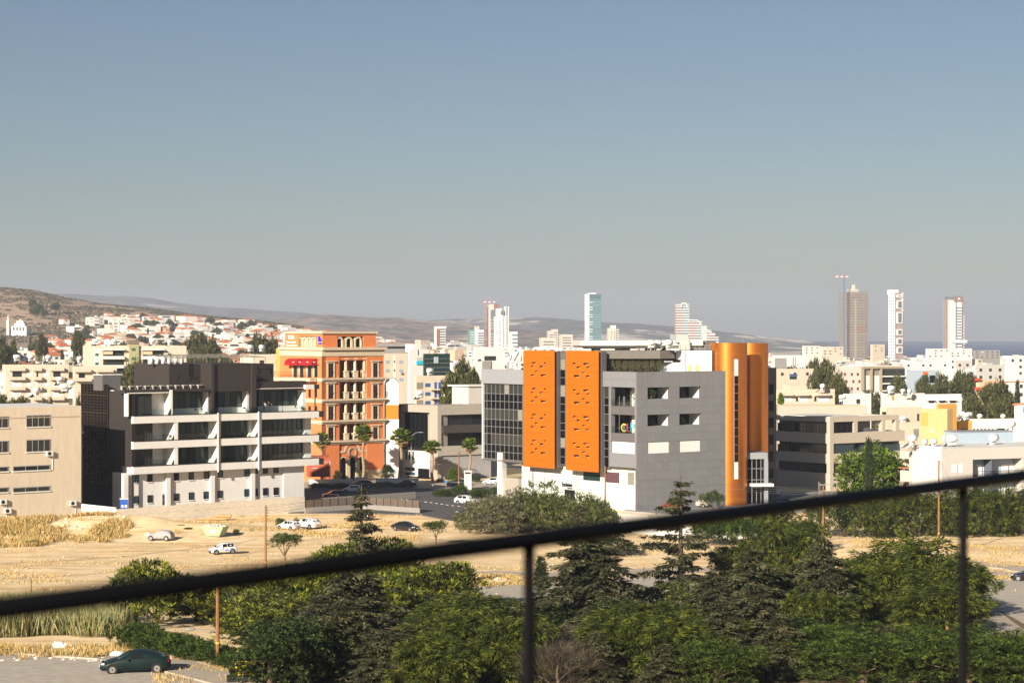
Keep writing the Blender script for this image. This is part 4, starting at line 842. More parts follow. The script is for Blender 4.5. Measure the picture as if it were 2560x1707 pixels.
# ================================================================ dark glass and concrete building between the two orange buildings
def concrete_e():
    A = corner(1094, 420); fr = Fr(A, dirR(9000)); fl = Fr(A, dirL(-4200), flip=True)
    t = thing('concrete_and_glass_block', 'low fair-faced concrete building with dark ribbon glazing behind the palms', 'building', (A[0], A[1], 29)); z1 = fr.uz(1094, 1013)[1]; uR = fr.uz(1230, 1050)[0]; uL = fl.uz(995, 1050)[0]
    mb = MB(); mb.prism([fr.at(0, -2.5), fr.at(uR, -2.5), fl.at(uL, -2.5) + fr.d * uR, fl.at(uL, -2.5)], 28.5, z1 - .3); fl.m(mb, 0, fl.uz(1074, 1050)[0], 33, z1, -3, 0); fl.m(mb, fl.uz(1074, 1050)[0], uL, fl.uz(1040, 1030)[1], z1, -3, 0); fl.m(mb, fl.uz(1005, 1050)[0], uL, 33, z1, -3, 0)
    fr.m(mb, 0, uR, fr.uz(1150, 1036)[1], z1 - .004, -3, 0.01); fr.m(mb, 0, uR, fr.uz(1150, 1137)[1], fr.uz(1150, 1114)[1], -3, .02); fr.m(mb, 0, .9, 29, z1 - .01, -2.5, 0.0); mb.build('concrete_shell', CONC, t)
    fr.box('grey_plinth', .3, uR, 28.8, fr.uz(1150, 1137)[1], -2.6, -.4, M('grey_render', (0.30, 0.29, 0.29), var=0.12), t)
    def band(f, x0, x1, y0, y1, k, n, mat=GLASSB):
        u0, u1, za, zb = f.rect(x0, x1, y0, y1, n)
        for i in range(k):
            a, b = u0 + (u1 - u0) * i / k, u0 + (u1 - u0) * (i + 1) / k; a, b = min(a, b), max(a, b); w = f.box('glass_pane', a + .04, b - .04, za, zb, n - .3, n, mat, t); f.box('mullion', a - .03, a + .03, za, zb, n - .2, n + .05, FRAME, w)
    band(fr, 1098, 1228, 1037, 1062, 20, -1.2, M('blue_black_glass', (0.010, 0.014, 0.022), rough=0.05, var=0)); band(fr, 1098, 1228, 1081, 1113, 20, -1.2); fr.pbox('dark_canopy', 1108, 1228, 1062, 1081, -2, .6, M('canopy_brown', (0.05, 0.04, 0.035), var=0), t)
    band(fl, 1072, 1006, 1032, 1124, 6, -.9); fl.pbox('lower_wall', 1074, 996, 1122, 1190, -3, -.2, M('white_grey_render', (0.50, 0.49, 0.48), var=0.06), t)
    for x in (1014, 1022, 1031): fl.pbox('slit_window', x, x + 3.5, 1128, 1148, -.3, -.17, GLASSB, t)
    fl.pbox('window', 1012, 1037, 1168, 1176, -.3, -.17, GLASST, t); fl.pbox('window', 1012, 1037, 1180, 1187, -.3, -.17, GLASST, t); fl.pbox('garage_door', 1045, 1073, 1171, 1200, -.3, -.16, GLASSB, t)
    fl.pbox('terrace_parapet', 1073, 1006, 1118, 1124, -.2, .3, BLACK, t)
    # stair head on the roof
    f2 = Fr(corner(1171, 438), dirR(9000)); f2l = Fr(corner(1171, 438), dirL(-4200), flip=True); s = MB(); z2 = f2.uz(1171, 966)[1]; s.prism([f2.at(0), f2.at(10), f2.at(10) + f2l.d * 5, f2l.at(5)], z1 - 1, z2); so = s.build('roof_stair_head', M('stair_head_render', (0.5, 0.46, 0.42), var=0.06), t); s = MB(); s.prism([f2.at(-.4, .4), f2.at(10.4, .4), f2.at(10.4, .4) + f2l.d * 6, f2l.at(6, .4)], z2, z2 + .3); s.build('stair_head_roof', WHITE2, so)
    # white barrel-roofed hall with timber panel, between the orange tower and this block
    B = corner(996, 455); fb = Fr(corner(961, 422.5), Vector((1, .05)).normalized()); h = thing('white_hall', 'white hall with a barrel roof and a timber clad panel beside the orange tower', 'building', (*corner(961, 422.5), 29)); u1 = fb.uz(997, 1000)[0]; m = MB(); zt = fb.uz(980, 962)[1]
    fb.m(m, 0, u1, 29, zt, -6, 0); m.build('wall', WHITE2, h); m = MB(); n = 10; za = fb.uz(980, 946)[1]; pts = [(u1 / 2 - u1 / 2 * math.cos(math.pi * k / n), zt + (za - zt) * math.sin(math.pi * k / n)) for k in range(n + 1)]; vs = []
    for nn in (.1, -6):
        for u, z in pts: q = fb.at(u, nn); vs.append((q.x, q.y, z))
    k = n + 1; m.add(vs, [tuple(range(k)), tuple(range(2 * k - 1, k - 1, -1))] + [(j, j + 1, k + j + 1, k + j) for j in range(n)]); m.build('barrel_roof', WHITE2, h)
    tp = fb.pbox('timber_panel', 962, 996, 1012, 1047, -.1, .15, M('orange_timber', (0.55, 0.20, 0.02), var=0.2, scale=0.8, streak=.3), h)
    for k in range(8): fb.pbox('timber_joint', 962, 996, 1016 + 4 * k, 1016.5 + 4 * k, .15, .16, M('timber_groove', (0.3, 0.1, 0.01), var=0), tp)
    fb.pbox('wall_line', 962, 997, 970, 971.5, -.1, .04, GREYL, h); fb.pbox('vent', 963, 970, 978, 993, -.1, .05, GREYL, h); 
concrete_e()

# ================================================================ concrete office on the right
def office_i():
    A = corner(2075, 392); fr = Fr(A, dirR(8300)); fl = Fr(A, dirL(-3000), flip=True); MI = M('warm_concrete', (0.42, 0.37, 0.305), var=0.06, scale=0.4)
    t = thing('concrete_frame_office', 'beige concrete office with blue ribbon windows and an open roof frame', 'building', (A[0], A[1], 29)); z1 = fr.uz(2075, 1043)[1]; uR = fr.uz(2262, 1100)[0]; uF = fr.uz(2240, 1060)[0]; uL = fl.uz(1935, 1100)[0]
    def lev(y): return fr.uz(2080, y)[1]
    sp = [(1043, 1055), (1083, 1109), (1134, 1159), (1183, 1245)]
    mb = MB()
    for i, (a, b) in enumerate(sp):
        za, zb = lev(b), lev(a)
        if i == 0: fr.m(mb, 0, uF, za, zb, -.9, 0); fl.m(mb, 0, uL, za, zb, -.9, .01); fr.m(mb, uF - .9, uF, za, zb, -9, -.9)
        else: fr.m(mb, 0, uR if i < 3 else uR, max(za, 28.5), zb, -3, 0); fl.m(mb, 0, uL, max(za, 28.5), zb, -3, .01)
    mb.build('spandrel_band', MI, t)
    core = MB(); core.prism([fr.at(1.5, -1.6), fr.at(fr.uz(2190, 1070)[0], -1.6), fl.at(uL, -1.6) + fr.d * 12, fl.at(uL, -1.6)], 28.5, z1 - .5); core.prism([fr.at(1.5, -1.6), fr.at(uR, -1.6), fl.at(uL, -1.6) + fr.d * uR, fl.at(uL, -1.6)], 28.5, lev(1084)); core.build('core', GREYD, t)
    for x in (2076, 2136, 2206, 2240):
        u = fr.uz(x, 1060)[0]; fr.box('pillar', max(u - .1, 0), u + .9, lev(1084), z1, -.95, .02, MI, t)
    fr.box('pillar', -.02, .95, 28.5, z1 + .01, -.9, .03, MI, t)
    for (x0, x1, y0, y1, k, m) in [(2090, 2131, 1057, 1081, 3, GLASSB), (2083, 2134, 1110, 1133, 8, GLASST), (2152, 2206, 1110, 1133, 7, GLASST), (2213, 2250, 1110, 1133, 4, GLASST), (2083, 2134, 1160, 1182, 7, GLASSS)]:
        u0, u1, za, zb = fr.rect(x0, x1, y0, y1, -.4)
        for i in range(k): a, b = u0 + (u1 - u0) * i / k, u0 + (u1 - u0) * (i + 1) / k; w = fr.box('window', a + .03, b - .03, za, zb, -1.5, -.4, m, t); fr.box('mullion', a - .03, a + .03, za, zb, -1, -.35, FRAME, w)
    for (x0, x1, y0, y1, k, m) in [(2065, 2000, 1057, 1081, 8, GLASST), (1986, 1944, 1057, 1081, 4, GLASSB), (2065, 2000, 1110, 1133, 9, GLASST), (1974, 1944, 1110, 1133, 3, GLASSB), (2065, 2000, 1160, 1182, 1, GLASSS), (2060, 2000, 1208, 1232, 1, GLASSB)]:
        u0, u1, za, zb = fl.rect(x0, x1, y0, y1, -.4)
        for i in range(k): a, b = u0 + (u1 - u0) * i / k, u0 + (u1 - u0) * (i + 1) / k; w = fl.box('window', min(a, b) + .03, max(a, b) - .03, za, zb, -1.5, -.4, m, t); fl.box('mullion', a - .03, a + .03, za, zb, -1, -.35, FRAME, w)
    rf = MB(); rf.prism([fr.at(.6, -.6), fr.at(fr.uz(2165, 1040)[0], -2), fl.at(uL, -1) + fr.d * 11, fl.at(uL, -.6)], z1 - .4, z1 + .08); rf.build('roof', M('pale_roof', (0.6, 0.57, 0.53), var=0.08), t)
    f2 = Fr(corner(1944, 425), Vector((1, .03)).normalized()); w = thing('concrete_screen_wall', 'long plain concrete building with a flat roof behind the concrete office', 'building', (*corner(1944, 425), 29)); m = MB(); f2.m(m, 0, f2.uz(2168, 1020)[0], 28, f2.uz(2050, 1015)[1], -9, 0); m.build('wall', MI, w); f2.box('coping', -.1, f2.uz(2168, 1020)[0] + .1, f2.uz(2050, 1015)[1], f2.uz(2050, 1015)[1] + .2, -.3, .1, STONE, w)
    # scaffold beside it
    s = MB(); c = onground(2050, 340)
    for dx in (0, 2.2):
        for dy in (0, 1.4): s.tube([(c.x + dx, c.y + dy, c.z), (c.x + dx, c.y + dy, c.z + 5.5)], .05, 4)
    for z in (.6, 2, 3.5, 5): 
        for dy in (0, 1.4): s.tube([(c.x, c.y + dy, c.z + z), (c.x + 2.2, c.y + dy, c.z + z)], .045, 4)
        s.tube([(c.x, c.y, c.z + z), (c.x + 2.2, c.y, c.z + min(z + 1.4, 5.4))], .04, 4)
    tag(s.build('scaffold_tower', ALU), 'small scaffold tower in front of the concrete office', 'scaffold')
office_i()

# ================================================================ apartments at the right edge
def apart_j():
    A = corner(2354, 318); fr = Fr(A, dirR(13000)); fl = Fr(A, dirL(-1200), flip=True); GB = M('pale_grey_render', (0.50, 0.455, 0.41), var=0.05, scale=0.3); BLU = M('pale_blue_render', (0.33, 0.40, 0.47), var=0.05)
    t = thing('grey_and_blue_apartments', 'white and grey apartment house with pale blue recesses at the right edge', 'building', (A[0], A[1], 29.5)); z1 = fr.uz(2354, 1122)[1]; uR = fr.uz(2700, 1150)[0]; uL = fl.uz(2282, 1150)[0]
    mb = MB(); fr.m(mb, 0, uR, fr.uz(2450, 1148)[1], z1, -9, 0); fr.m(mb, 0, fr.uz(2432, 1150)[0], 29, z1 - .1, -9, -.01); fr.m(mb, fr.uz(2556, 1150)[0], uR, 29, z1 - .1, -9, -.01); mb.build('wall', GB, t)
    wl = MB(); fl.m(wl, 0.01, uL, 29, z1 + .3, -.3, .05); wl.build('end_wall', WHITE2, t)
    fr.box('blue_recess', fr.uz(2432, 1150)[0], fr.uz(2556, 1150)[0], 29, fr.uz(2450, 1148)[1], -6, -2.2, BLU, t)
    for y0, y1 in ((1163, 1186), (1218, 1240)):
        for x0, x1 in ((2438, 2472), (2500, 2540)): w = fr.pbox('balcony_door', x0 + 4, x1, y0 - 3, y1 + 3, -2.3, -2.15, SHUT, t); fr.pbox('door_split', (x0 + x1) / 2 + 1, (x0 + x1) / 2 + 2, y0, y1, -2.15, -2.1, GLASS, w)
        fr.box('balcony_slab', fr.uz(2432, 1150)[0], fr.uz(2556, 1150)[0], fr.uz(2490, y1 + 12)[1], fr.uz(2490, y1 + 5)[1], -2.2, .3, GB, t); fr.box('dividing_wall', fr.uz(2480, 1150)[0], fr.uz(2484, 1150)[0], 29, fr.uz(2450, 1148)[1], -2.2, -.1, M('slate_render', (0.12, 0.14, 0.17), var=0.05), t); fr.box('balcony_rail', fr.uz(2434, 1150)[0], fr.uz(2555, 1150)[0], fr.uz(2490, y1 + 5)[1] + .9, fr.uz(2490, y1 + 5)[1] + .97, .1, .18, FRAME, t)
    w = fr.pbox('window', 2379, 2407, 1160, 1181, -.1, .04, SHUT, t); fr.pbox('mullion', 2392.5, 2393.5, 1160, 1181, .04, .08, FRAME, w); w = fr.pbox('window', 2379, 2407, 1214, 1236, -.1, .04, GLASSP, t)
    for x0, x1, y0, y1 in ((2243, 2282, 1109, 1147), (2243, 2281, 1171, 1204)):
        u0, u1 = fl.uz(2282, y0)[0], fl.uz(x0, y0)[0]; za, zb = fl.uz(2262, y1)[1], fl.uz(2262, y0 + (18 if y0 < 1120 else 6))[1]; fl.box('balcony', min(u0, u1), max(u0, u1), zb - (zb - za) * 1.0, zb, -4, -.6, GB, t)
    fl.pbox('terracotta_floor', 2280, 2246, 1169, 1171, -3.8, -.7, M('terracotta_tile', (0.45, 0.2, 0.09), var=0.1), t)
    fr.box('roof', .3, uR, z1 - .3, z1 + .02, -12, -.3, WHITE2, t)
    f2 = Fr(corner(2400, 334), dirR(16000)); b = thing('blue_roof_room', 'pale blue rendered roof room behind the water tanks', 'building', (*corner(2400, 334), 31)); m = MB(); f2.m(m, 0, f2.uz(2533, 1090)[0], 29, f2.uz(2460, 1080)[1], -5, 0); m.build('wall', BLU, b); f2.box('coping', -.1, f2.uz(2533, 1090)[0] + .1, f2.uz(2460, 1080)[1], f2.uz(2460, 1080)[1] + .15, -5, .1, GREYL, b)
    return z1, fr
JZ = apart_j()
# ================================================================ retaining wall, fence and smaller walls
def walls():
    fw = Fr(corner(292, 321), dirR(7300)); t = thing('concrete_retaining_wall', 'long board-marked concrete retaining wall below the white office', 'wall', gp(292, 1312)); u1 = fw.uz(762, 1280)[0]; CW = M('board_concrete', (0.60, 0.53, 0.43), var=0.16, scale=0.22, streak=0.25)
    zt0, zt1 = fw.uz(292, 1273)[1], fw.uz(762, 1240)[1]; n = 12; zb = 27.5
    for r in range(4):
        for i in range(n):
            a, b = u1 * i / n, u1 * (i + 1) / n; f0, f1 = zt0 + (zt1 - zt0) * i / n, zt0 + (zt1 - zt0) * (i + 1) / n
            m = MB(); q = [fw.at(a + .01, 0), fw.at(b - .01, 0), fw.at(b - .01, -.5), fw.at(a + .01, -.5)]; lo = [zb + (f - zb) * r / 4 + .012 for f in (f0, f1, f1, f0)]; hi = [zb + (f - zb) * (r + 1) / 4 - .012 for f in (f0, f1, f1, f0)]; m.prism(q[::-1], lo[::-1], hi[::-1]); m.build('concrete_lift', CW, t)
    m = MB(); m.prism([fw.at(0.05, -.08), fw.at(u1, -.08), fw.at(u1, -.4), fw.at(0.05, -.4)][::-1], zb, [zt0 - .05, zt1 - .05, zt1 - .05, zt0 - .05][::-1]); m.build('wall_core', CONC, t)
    f2 = Fr(corner(-120, 302), Vector((corner(291, 320.5)[0] - corner(-120, 302)[0], 18.5)).normalized()); m = MB(); u2 = f2.uz(291, 1300)[0]; m.prism([f2.at(0), f2.at(u2), f2.at(u2, -.35), f2.at(0, -.35)][::-1], 28, [f2.uz(-100, 1304)[1], f2.uz(291, 1283)[1], f2.uz(291, 1283)[1], f2.uz(-100, 1304)[1]][::-1]); o = m.build('low_concrete_wall', CW); tag(o, 'low concrete wall in front of the beige block', 'wall')
    f3 = Fr(corner(203, 321), Vector((1, .12)).normalized()); m = MB(); u3 = f3.uz(290, 1280)[0]; m.prism([f3.at(0), f3.at(u3), f3.at(u3, -.3), f3.at(0, -.3)][::-1], 28, [f3.uz(203, 1259)[1], f3.uz(290, 1268)[1], f3.uz(290, 1268)[1], f3.uz(203, 1259)[1]][::-1]); tag(m.build('white_yard_wall', WHITE2), 'short white yard wall beside the blue portable toilet', 'wall')
    # louvred fence on a grey plinth
    P = [gp(763, 1284), gp(905, 1275), gp(1049, 1285)]; t = thing('louvred_fence', 'brown louvred metal fence on a grey plinth round the office car park', 'fence', P[0]); LV = M('brown_louvre', (0.13, 0.095, 0.07), var=0.1); GP = M('grey_plinth', (0.26, 0.235, 0.21), var=0.15, scale=0.6)
    for a, b, n in ((P[0], P[1], 7), (P[1], P[2], 8)):
        f = Fr(a[:2], Vector((b - a)[:2])); L = (b - a).to_2d().length; z0 = min(a.z, b.z) - 1; zp = 29.0 + 1.05
        f.box('plinth', 0, L, z0, zp, -.25, 0, GP, t)
        for i in range(n):
            u0, u1 = L * i / n, L * (i + 1) / n; p = f.box('post', u0, u0 + .09, zp, zp + 1.3, -.14, .03, FRAME, t)
            for k in range(6): f.box('louvre', u0 + .09, u1, zp + .06 + .205 * k, zp + .06 + .205 * k + .17, -.1, -.02, LV, t)
        f.box('post', L - .1, L, zp, zp + 1.3, -.2, .02, FRAME, t)
    f = Fr(gp(772, 1266)[:2], Vector((gp(947, 1254) - gp(772, 1266))[:2])); tag(f.box('low_grey_wall', 0, 24, 28.8, 30.4, -.3, 0, M('grey_wall', (0.20, 0.185, 0.165), var=0.1), None), 'low grey wall edging the sunken car park', 'wall')
    # wall and hedge planters beyond the street
    f = Fr(gp(770, 1217)[:2], Vector((1, .02)).normalized()); 
    for i, (x0, x1, h) in enumerate(((770, 880, 1.3), (884, 918, 1.7), (938, 1046, 1.5))):
        m = MB(); u0, u1 = f.uz(x0, 1200)[0], f.uz(x1, 1200)[0]; f.m(m, u0, u1, 29, 29 + h, -2.3, -2.0); f.m(m, u0 - .05, u1 + .05, 29 + h, 29 + h + .1, -2.35, -1.95); tag(m.build('white_garden_wall', WHITE2), ('white garden wall left of the orange tower entrance', 'white garden wall in front of the orange tower doorway', 'white garden wall right of the orange tower entrance')[i], 'wall')
    # pedestrian railing
    t = thing('pedestrian_railing', 'grey steel pedestrian railing along the far kerb', 'railing', gp(772, 1226)); a, b = gp(772, 1224), gp(1046, 1222)
    d = (b - a); n = 22; st = M('railing_steel', (0.16, 0.165, 0.16), metal=0.4, rough=0.5)
    for i in range(n):
        p, q = a + d * (i / n), a + d * ((i + 1) / n); m = MB()
        for h in (.15, 1.05): m.tube([(p.x, p.y, 29.25 + h), (q.x, q.y, 29.25 + h)], .03, 4)
        for k in range(8): r = p.lerp(q, k / 8); m.tube([(r.x, r.y, 29.4), (r.x, r.y, 30.3)], .018, 3)
        m.tube([(p.x, p.y, 29), (p.x, p.y, 30.4)], .045, 5); m.build('railing_bay', st, t)
    # white curved ramp wall on the right and the terrace walls below the grey building
    def polywall(name, pts, hgt, th, mat, label, cat='wall'):
        m = MB(); w = [gp(*p) for p in pts]
        for a, b in zip(w, w[1:]):
            f = Fr(a[:2], Vector((b - a)[:2])); L = (b - a).to_2d().length; m.prism([f.at(0), f.at(L), f.at(L, -th), f.at(0, -th)][::-1], min(a.z, b.z) - .6, [a.z + hgt, b.z + hgt, b.z + hgt, a.z + hgt][::-1])
        return tag(m.build(name, mat), label, cat)
    polywall('ramp_wall', [(1560, 1330), (1640, 1338), (1740, 1344), (1820, 1346), (1900, 1344), (1990, 1330)], 1.5, .3, WHITE, 'long low white wall curving along the car park ramp')
    polywall('terrace_wall', [(1530, 1305), (1620, 1312), (1760, 1306), (1900, 1290), (2110, 1276)], 1.6, .3, M('grey_terrace', (0.42, 0.39, 0.35), var=0.12), 'grey terrace wall below the parked silver cars')
walls()
flat('upper_car_park', [(1560, 1280), (1600, 1240), (2140, 1230), (2160, 1268), (1900, 1278), (1700, 1290)][::-1], PAVE_G, .25)

# ================================================================ town buildings
WALLS = {'white': WHITE2, 'cream': M('town_cream', (0.57, 0.475, 0.37), var=0.08, scale=0.2, streak=3), 'beige': M('town_beige', (0.52, 0.42, 0.32), var=0.10, scale=0.2, streak=3), 'pale grey': M('town_grey', (0.46, 0.43, 0.40), var=0.07, scale=0.2), 'off-white': M('town_offwhite', (0.68, 0.62, 0.55), var=0.06, scale=0.2), 'grey': M('town_dgrey', (0.26, 0.245, 0.23), var=0.08, scale=0.2), 'yellow': M('town_yellow', (0.54, 0.30, 0.075), var=0.06), 'peach': M('town_peach', (0.64, 0.42, 0.28), var=0.08), 'pink': M('town_pink', (0.60, 0.49, 0.43), var=0.05), 'blue': M('town_blue', (0.36, 0.42, 0.48), var=0.06), 'olive': M('town_olive', (0.33, 0.31, 0.16), var=0.1)}
TILE = [M('red_tiles', (0.42, 0.135, 0.05), var=0.25, scale=0.8), M('pale_red_tiles', (0.50, 0.21, 0.11), var=0.2, scale=0.8), M('brown_tiles', (0.32, 0.12, 0.06), var=0.25, scale=0.8)]
ROOFS = M('flat_roof', (0.58, 0.53, 0.46), var=0.15, scale=0.3)
BLIND = M('tan_blind', (0.55, 0.42, 0.26), var=0.06); BLUED = M('blue_shutter', (0.03, 0.10, 0.26), var=0.1); GREENW = M('green_shutter', (0.05, 0.10, 0.07), var=0.1); REDC = M('red_curtain', (0.5, 0.07, 0.02), var=0.1)
DARKW = glassM('far_window', (0.035, 0.032, 0.03), rough=0.2, spec=0.4)
NB = {'n': 0}
class TB:
    """a town building: corner, two faces, windows as parts"""
    def __init__(s, xl, xc, xr, yt, D, col, label, name='town_building', roof='flat', vL=-2900, vR=7400, z0=None, group=None, back=None, cat='building'):
        A = corner(xc, D); s.fr = Fr(A, dirR(vR)); s.fl = Fr(A, dirL(vL), flip=True); s.D = D
        s.uR = s.fr.uz(xr, 900)[0] if xr > xc + .5 else 9.0; s.uL = s.fl.uz(xl, 900)[0] if xl < xc - .5 else 9.0
        if back: s.uL = max(s.uL, back)
        s.z1 = CZ - (yt - EY) / F * D; s.P = [s.fr.at(0), s.fr.at(s.uR), s.fr.at(s.uR) + s.fl.d * s.uL, s.fl.at(s.uL)]
        s.g = tzf(A[0], A[1]); s.z0 = min(tzf(p.x, p.y) for p in s.P) - 1.0 if z0 is None else z0; s.mat = WALLS.get(col, col) if isinstance(col, str) else col
        s.t = thing(name, label, cat, (A[0], A[1], s.g), group); NB['n'] += 1
        if s.z1 < s.z0 + 3: s.z1 = s.z0 + 4
        m = MB(); m.prism(s.P, s.z0, s.z1); m.build('wall', s.mat, s.t)
        if roof == 'flat':
            m = MB(); c = sum(s.P, Vector((0, 0))) / 4; I = [p + (c - p) * .06 for p in s.P]
            n = 4; vs = [(p.x, p.y, s.z1) for p in s.P] + [(p.x, p.y, s.z1 + .7) for p in s.P] + [(p.x, p.y, s.z1 + .7) for p in I] + [(p.x, p.y, s.z1 + .06) for p in I]
            fs = [(i, (i + 1) % 4, 4 + (i + 1) % 4, 4 + i) for i in range(4)] + [(4 + i, 4 + (i + 1) % 4, 8 + (i + 1) % 4, 8 + i) for i in range(4)] + [(8 + i, 8 + (i + 1) % 4, 12 + (i + 1) % 4, 12 + i) for i in range(4)]
            m.add(vs, fs); m.build('parapet', s.mat, s.t); m = MB(); m.add([(p.x, p.y, s.z1 + .06) for p in I], [(0, 1, 2, 3)]); m.build('roof', ROOFS, s.t)
        elif roof != 'none':
            c = sum(s.P, Vector((0, 0))) / 4; O = [p + (p - c) * .08 for p in s.P]; h = min(s.uL, s.uR) * .26; m = MB()
            if s.uR >= s.uL: r0, r1 = (O[0] + O[3]) / 2, (O[1] + O[2]) / 2
            else: r0, r1 = (O[0] + O[1]) / 2, (O[3] + O[2]) / 2
            e = .5 * min(1, min(s.uL, s.uR) / max(s.uL, s.uR)) if roof == 'hip' else 0.0; a, b = r0.lerp(r1, e * .8), r1.lerp(r0, e * .8); z = s.z1
            vs = [(p.x, p.y, z) for p in O] + [(a.x, a.y, z + h), (b.x, b.y, z + h)] + [(p.x, p.y, z - .25) for p in O]
            if s.uR >= s.uL: fs = [(0, 1, 5, 4), (1, 2, 5), (2, 3, 4, 5), (3, 0, 4)]
            else: fs = [(0, 1, 4), (1, 2, 5, 4), (2, 3, 5), (3, 0, 4, 5)]
            m.add(vs, fs + [(6, 7, 8, 9)] + [(i, (i + 1) % 4, 6 + (i + 1) % 4, 6 + i) for i in range(4)]); m.build('roof', random.choice(TILE), s.t)
    def wins(s, face='r', rows=None, per=3.4, w=1.3, h=1.35, sh=3.2, mats=None, off=0.9, skip=0.0, frame=True, top=0.0):
        f, U = (s.fr, s.uR) if face == 'r' else (s.fl, s.uL); n = max(1, int(U / per)); H = s.z1 - s.g; R = max(1, int((H - .3) / sh)); rows = min(R, rows) if rows else R; mats = mats or [DARKW, GLASSS, DARKW, SHUT]
        for r in range(rows):
            zb = s.z1 - top - (r + 1) * sh + off
            for i in range(n):
                if random.random() < skip: continue
                u = U * (i + .5) / n; o = f.box('window', u - w / 2, u + w / 2, zb, zb + h, -.1, .05, random.choice(mats), s.t)
                if frame and s.D < 800: f.box('sill', u - w / 2 - .1, u + w / 2 + .1, zb - .12, zb, -.1, .16, s.mat, o)
    def balc(s, face='r', rows=3, per=5.0, sh=3.2, skip=.2, doors=None, dep=1.4, top=0.2, w=.8):
        f, U = (s.fr, s.uR) if face == 'r' else (s.fl, s.uL); n = max(1, int(U / per)); doors = doors or [DARKW, SHUT, GLASSS]
        for r in range(min(rows, max(1, int((s.z1 - s.g) / sh)))):
            zb = s.z1 - top - (r + 1) * sh
            for i in range(n):
                u0, u1 = U * (i + .5 - w / 2) / n, U * (i + .5 + w / 2) / n
                if random.random() < skip:
                    um = (u0 + u1) / 2; f.box('window', um - .8, um + .8, zb + 1.0, zb + 2.4, -.1, .05, random.choice(doors), s.t); continue
                o = f.box('balcony', u0, u1, zb - .15, zb + .95, .0, dep, s.mat, s.t); f.box('balcony_door', u0 + .3, u1 - .3, zb + .95, zb + 2.5, -.1, .06, random.choice(doors), o)
                f.box('canopy', u0, u1, zb + 2.75, zb + 3.0, 0, dep * .8, s.mat, o)
    def box(s, name, face, x0, x1, y0, y1, n0, n1, mat): return (s.fr if face == 'r' else s.fl).pbox(name, x0, x1, y0, y1, n0, n1, mat, s.t)

# --- the apartment blocks on the left, behind the black building
b = TB(6, 14, 172, 917, 640, 'cream', 'cream three-storey apartments with white shutters behind the beige block', vR=12500)
for k in range(3):
    for (x0, x1) in ((24, 64), (84, 105), (126, 161)):
        y = 917 + 25 * k; b.box('balcony_front', 'r', x0, x1, y + 25, y + 33 if k < 2 else y + 33, .1, 1.5, b.mat); b.box('balcony_door', 'r', x0 + 7, x1 - 10, y + 12, y + 25, -.1, .08, SHUT if (k + x0) % 3 else GLASSS); b.box('canopy', 'r', x0, x1, y + 2, y + 10 if k == 0 else y + 5, .1, 1.2, b.mat)
    for x0 in (68, 110): b.box('window', 'r', x0, x0 + 14, 932 + 25 * k, 941 + 25 * k, -.1, .1, SHUT)
b = TB(182, 186, 292, 921, 645, 'cream', 'cream apartment wing with a red curtain left of the round tree', vR=12500)
for (x0, x1, m) in ((197, 212, GLASS), (252, 268, REDC)):
    b.box('balcony_door', 'r', x0, x1, 934, 944, -.1, .1, m); b.box('balcony_front', 'r', x0 - 8 if m == GLASS else x0, x1 + 18 if m == GLASS else x1, 946, 953, .1, 1.6, b.mat); b.box('canopy', 'r', x0 - 10, x1 + 16, 923, 930, .1, 1.5, b.mat)
for x0 in (232, 274): b.box('window', 'r', x0, x0 + 14, 936, 944, -.1, .1, BLIND)
b = TB(207, 238, 466, 870, 690, 'cream', 'long cream apartment house with tan blinds and an olive stair tower', vR=14500, vL=-600)
for k in range(3):
    y = 870 + 22.5 * k
    for (x0, x1) in ((258, 310), (357, 409)):
        b.box('balcony_recess', 'r', x0, x1, y + 6, y + 22, -.1, .05, GLASSS); b.box('balcony_front', 'r', x0 - 1, x1 + 1, y + 20, y + 26.5, .1, 1.7, WHITE2); b.box('roof_slab', 'r', x0 - 2, x1 + 2, y + 2, y + 5.5, .05, 1.6, WHITE2)
        if k == 0: b.box('blind', 'r', x0 + 1, x0 + 24, y + 7, y + 16, .9, 1.0, BLIND)
    for x0 in (238, 420): b.box('window', 'r', x0, x0 + 9, y + 13, y + 20, -.1, .06, GREENW)
    b.box('white_panel', 'r', 235, 250, y + 2, y + 25, -.1, .04, WHITE2)
ol = b.box('stair_tower', 'r', 323, 347, 851, 925, -4, .9, WALLS['olive'])
for k in range(3): b.box('stair_window', 'r', 329, 339, 870 + 23 * k, 877 + 23 * k, .9, .95, GREENW)
b.box('stair_tower_cap', 'r', 322, 348, 849.5, 860, -4.2, 1.1, M('brown_roofing', (0.17, 0.13, 0.09), var=0.1))
b = TB(600, 634, 715, 892, 560, 'cream', 'cream flats with dark windows behind the black stair tower', vR=12000); b.wins('r', rows=4, per=3.5); 
b = TB(690, 703, 720, 878, 470, 'yellow', 'bright yellow block wall touching the orange tower on its left', vR=9000)
for k in range(4): b.box('window', 'r', 705, 713, 885 + 24 * k, 890 + 24 * k, -.1, .06, DARKW)
# small house between the beige block and the black building
b = TB(137, 152, 182, 1034, 395, 'cream', 'small cream house with a tiled roof and solar panels beside the beige block', roof='hip', vR=9000); b.wins('r', rows=1); sp = b.box('solar_panel', 'r', 140, 166, 1027, 1035, .3, .5, M('solar_panel', (0.01, 0.015, 0.03), rough=0.15, var=0))
b = TB(180, 184, 203, 1016, 420, 'peach', 'peach house with a red tiled roof in the gap beside the black building', roof='hip'); b.wins('r', rows=1)
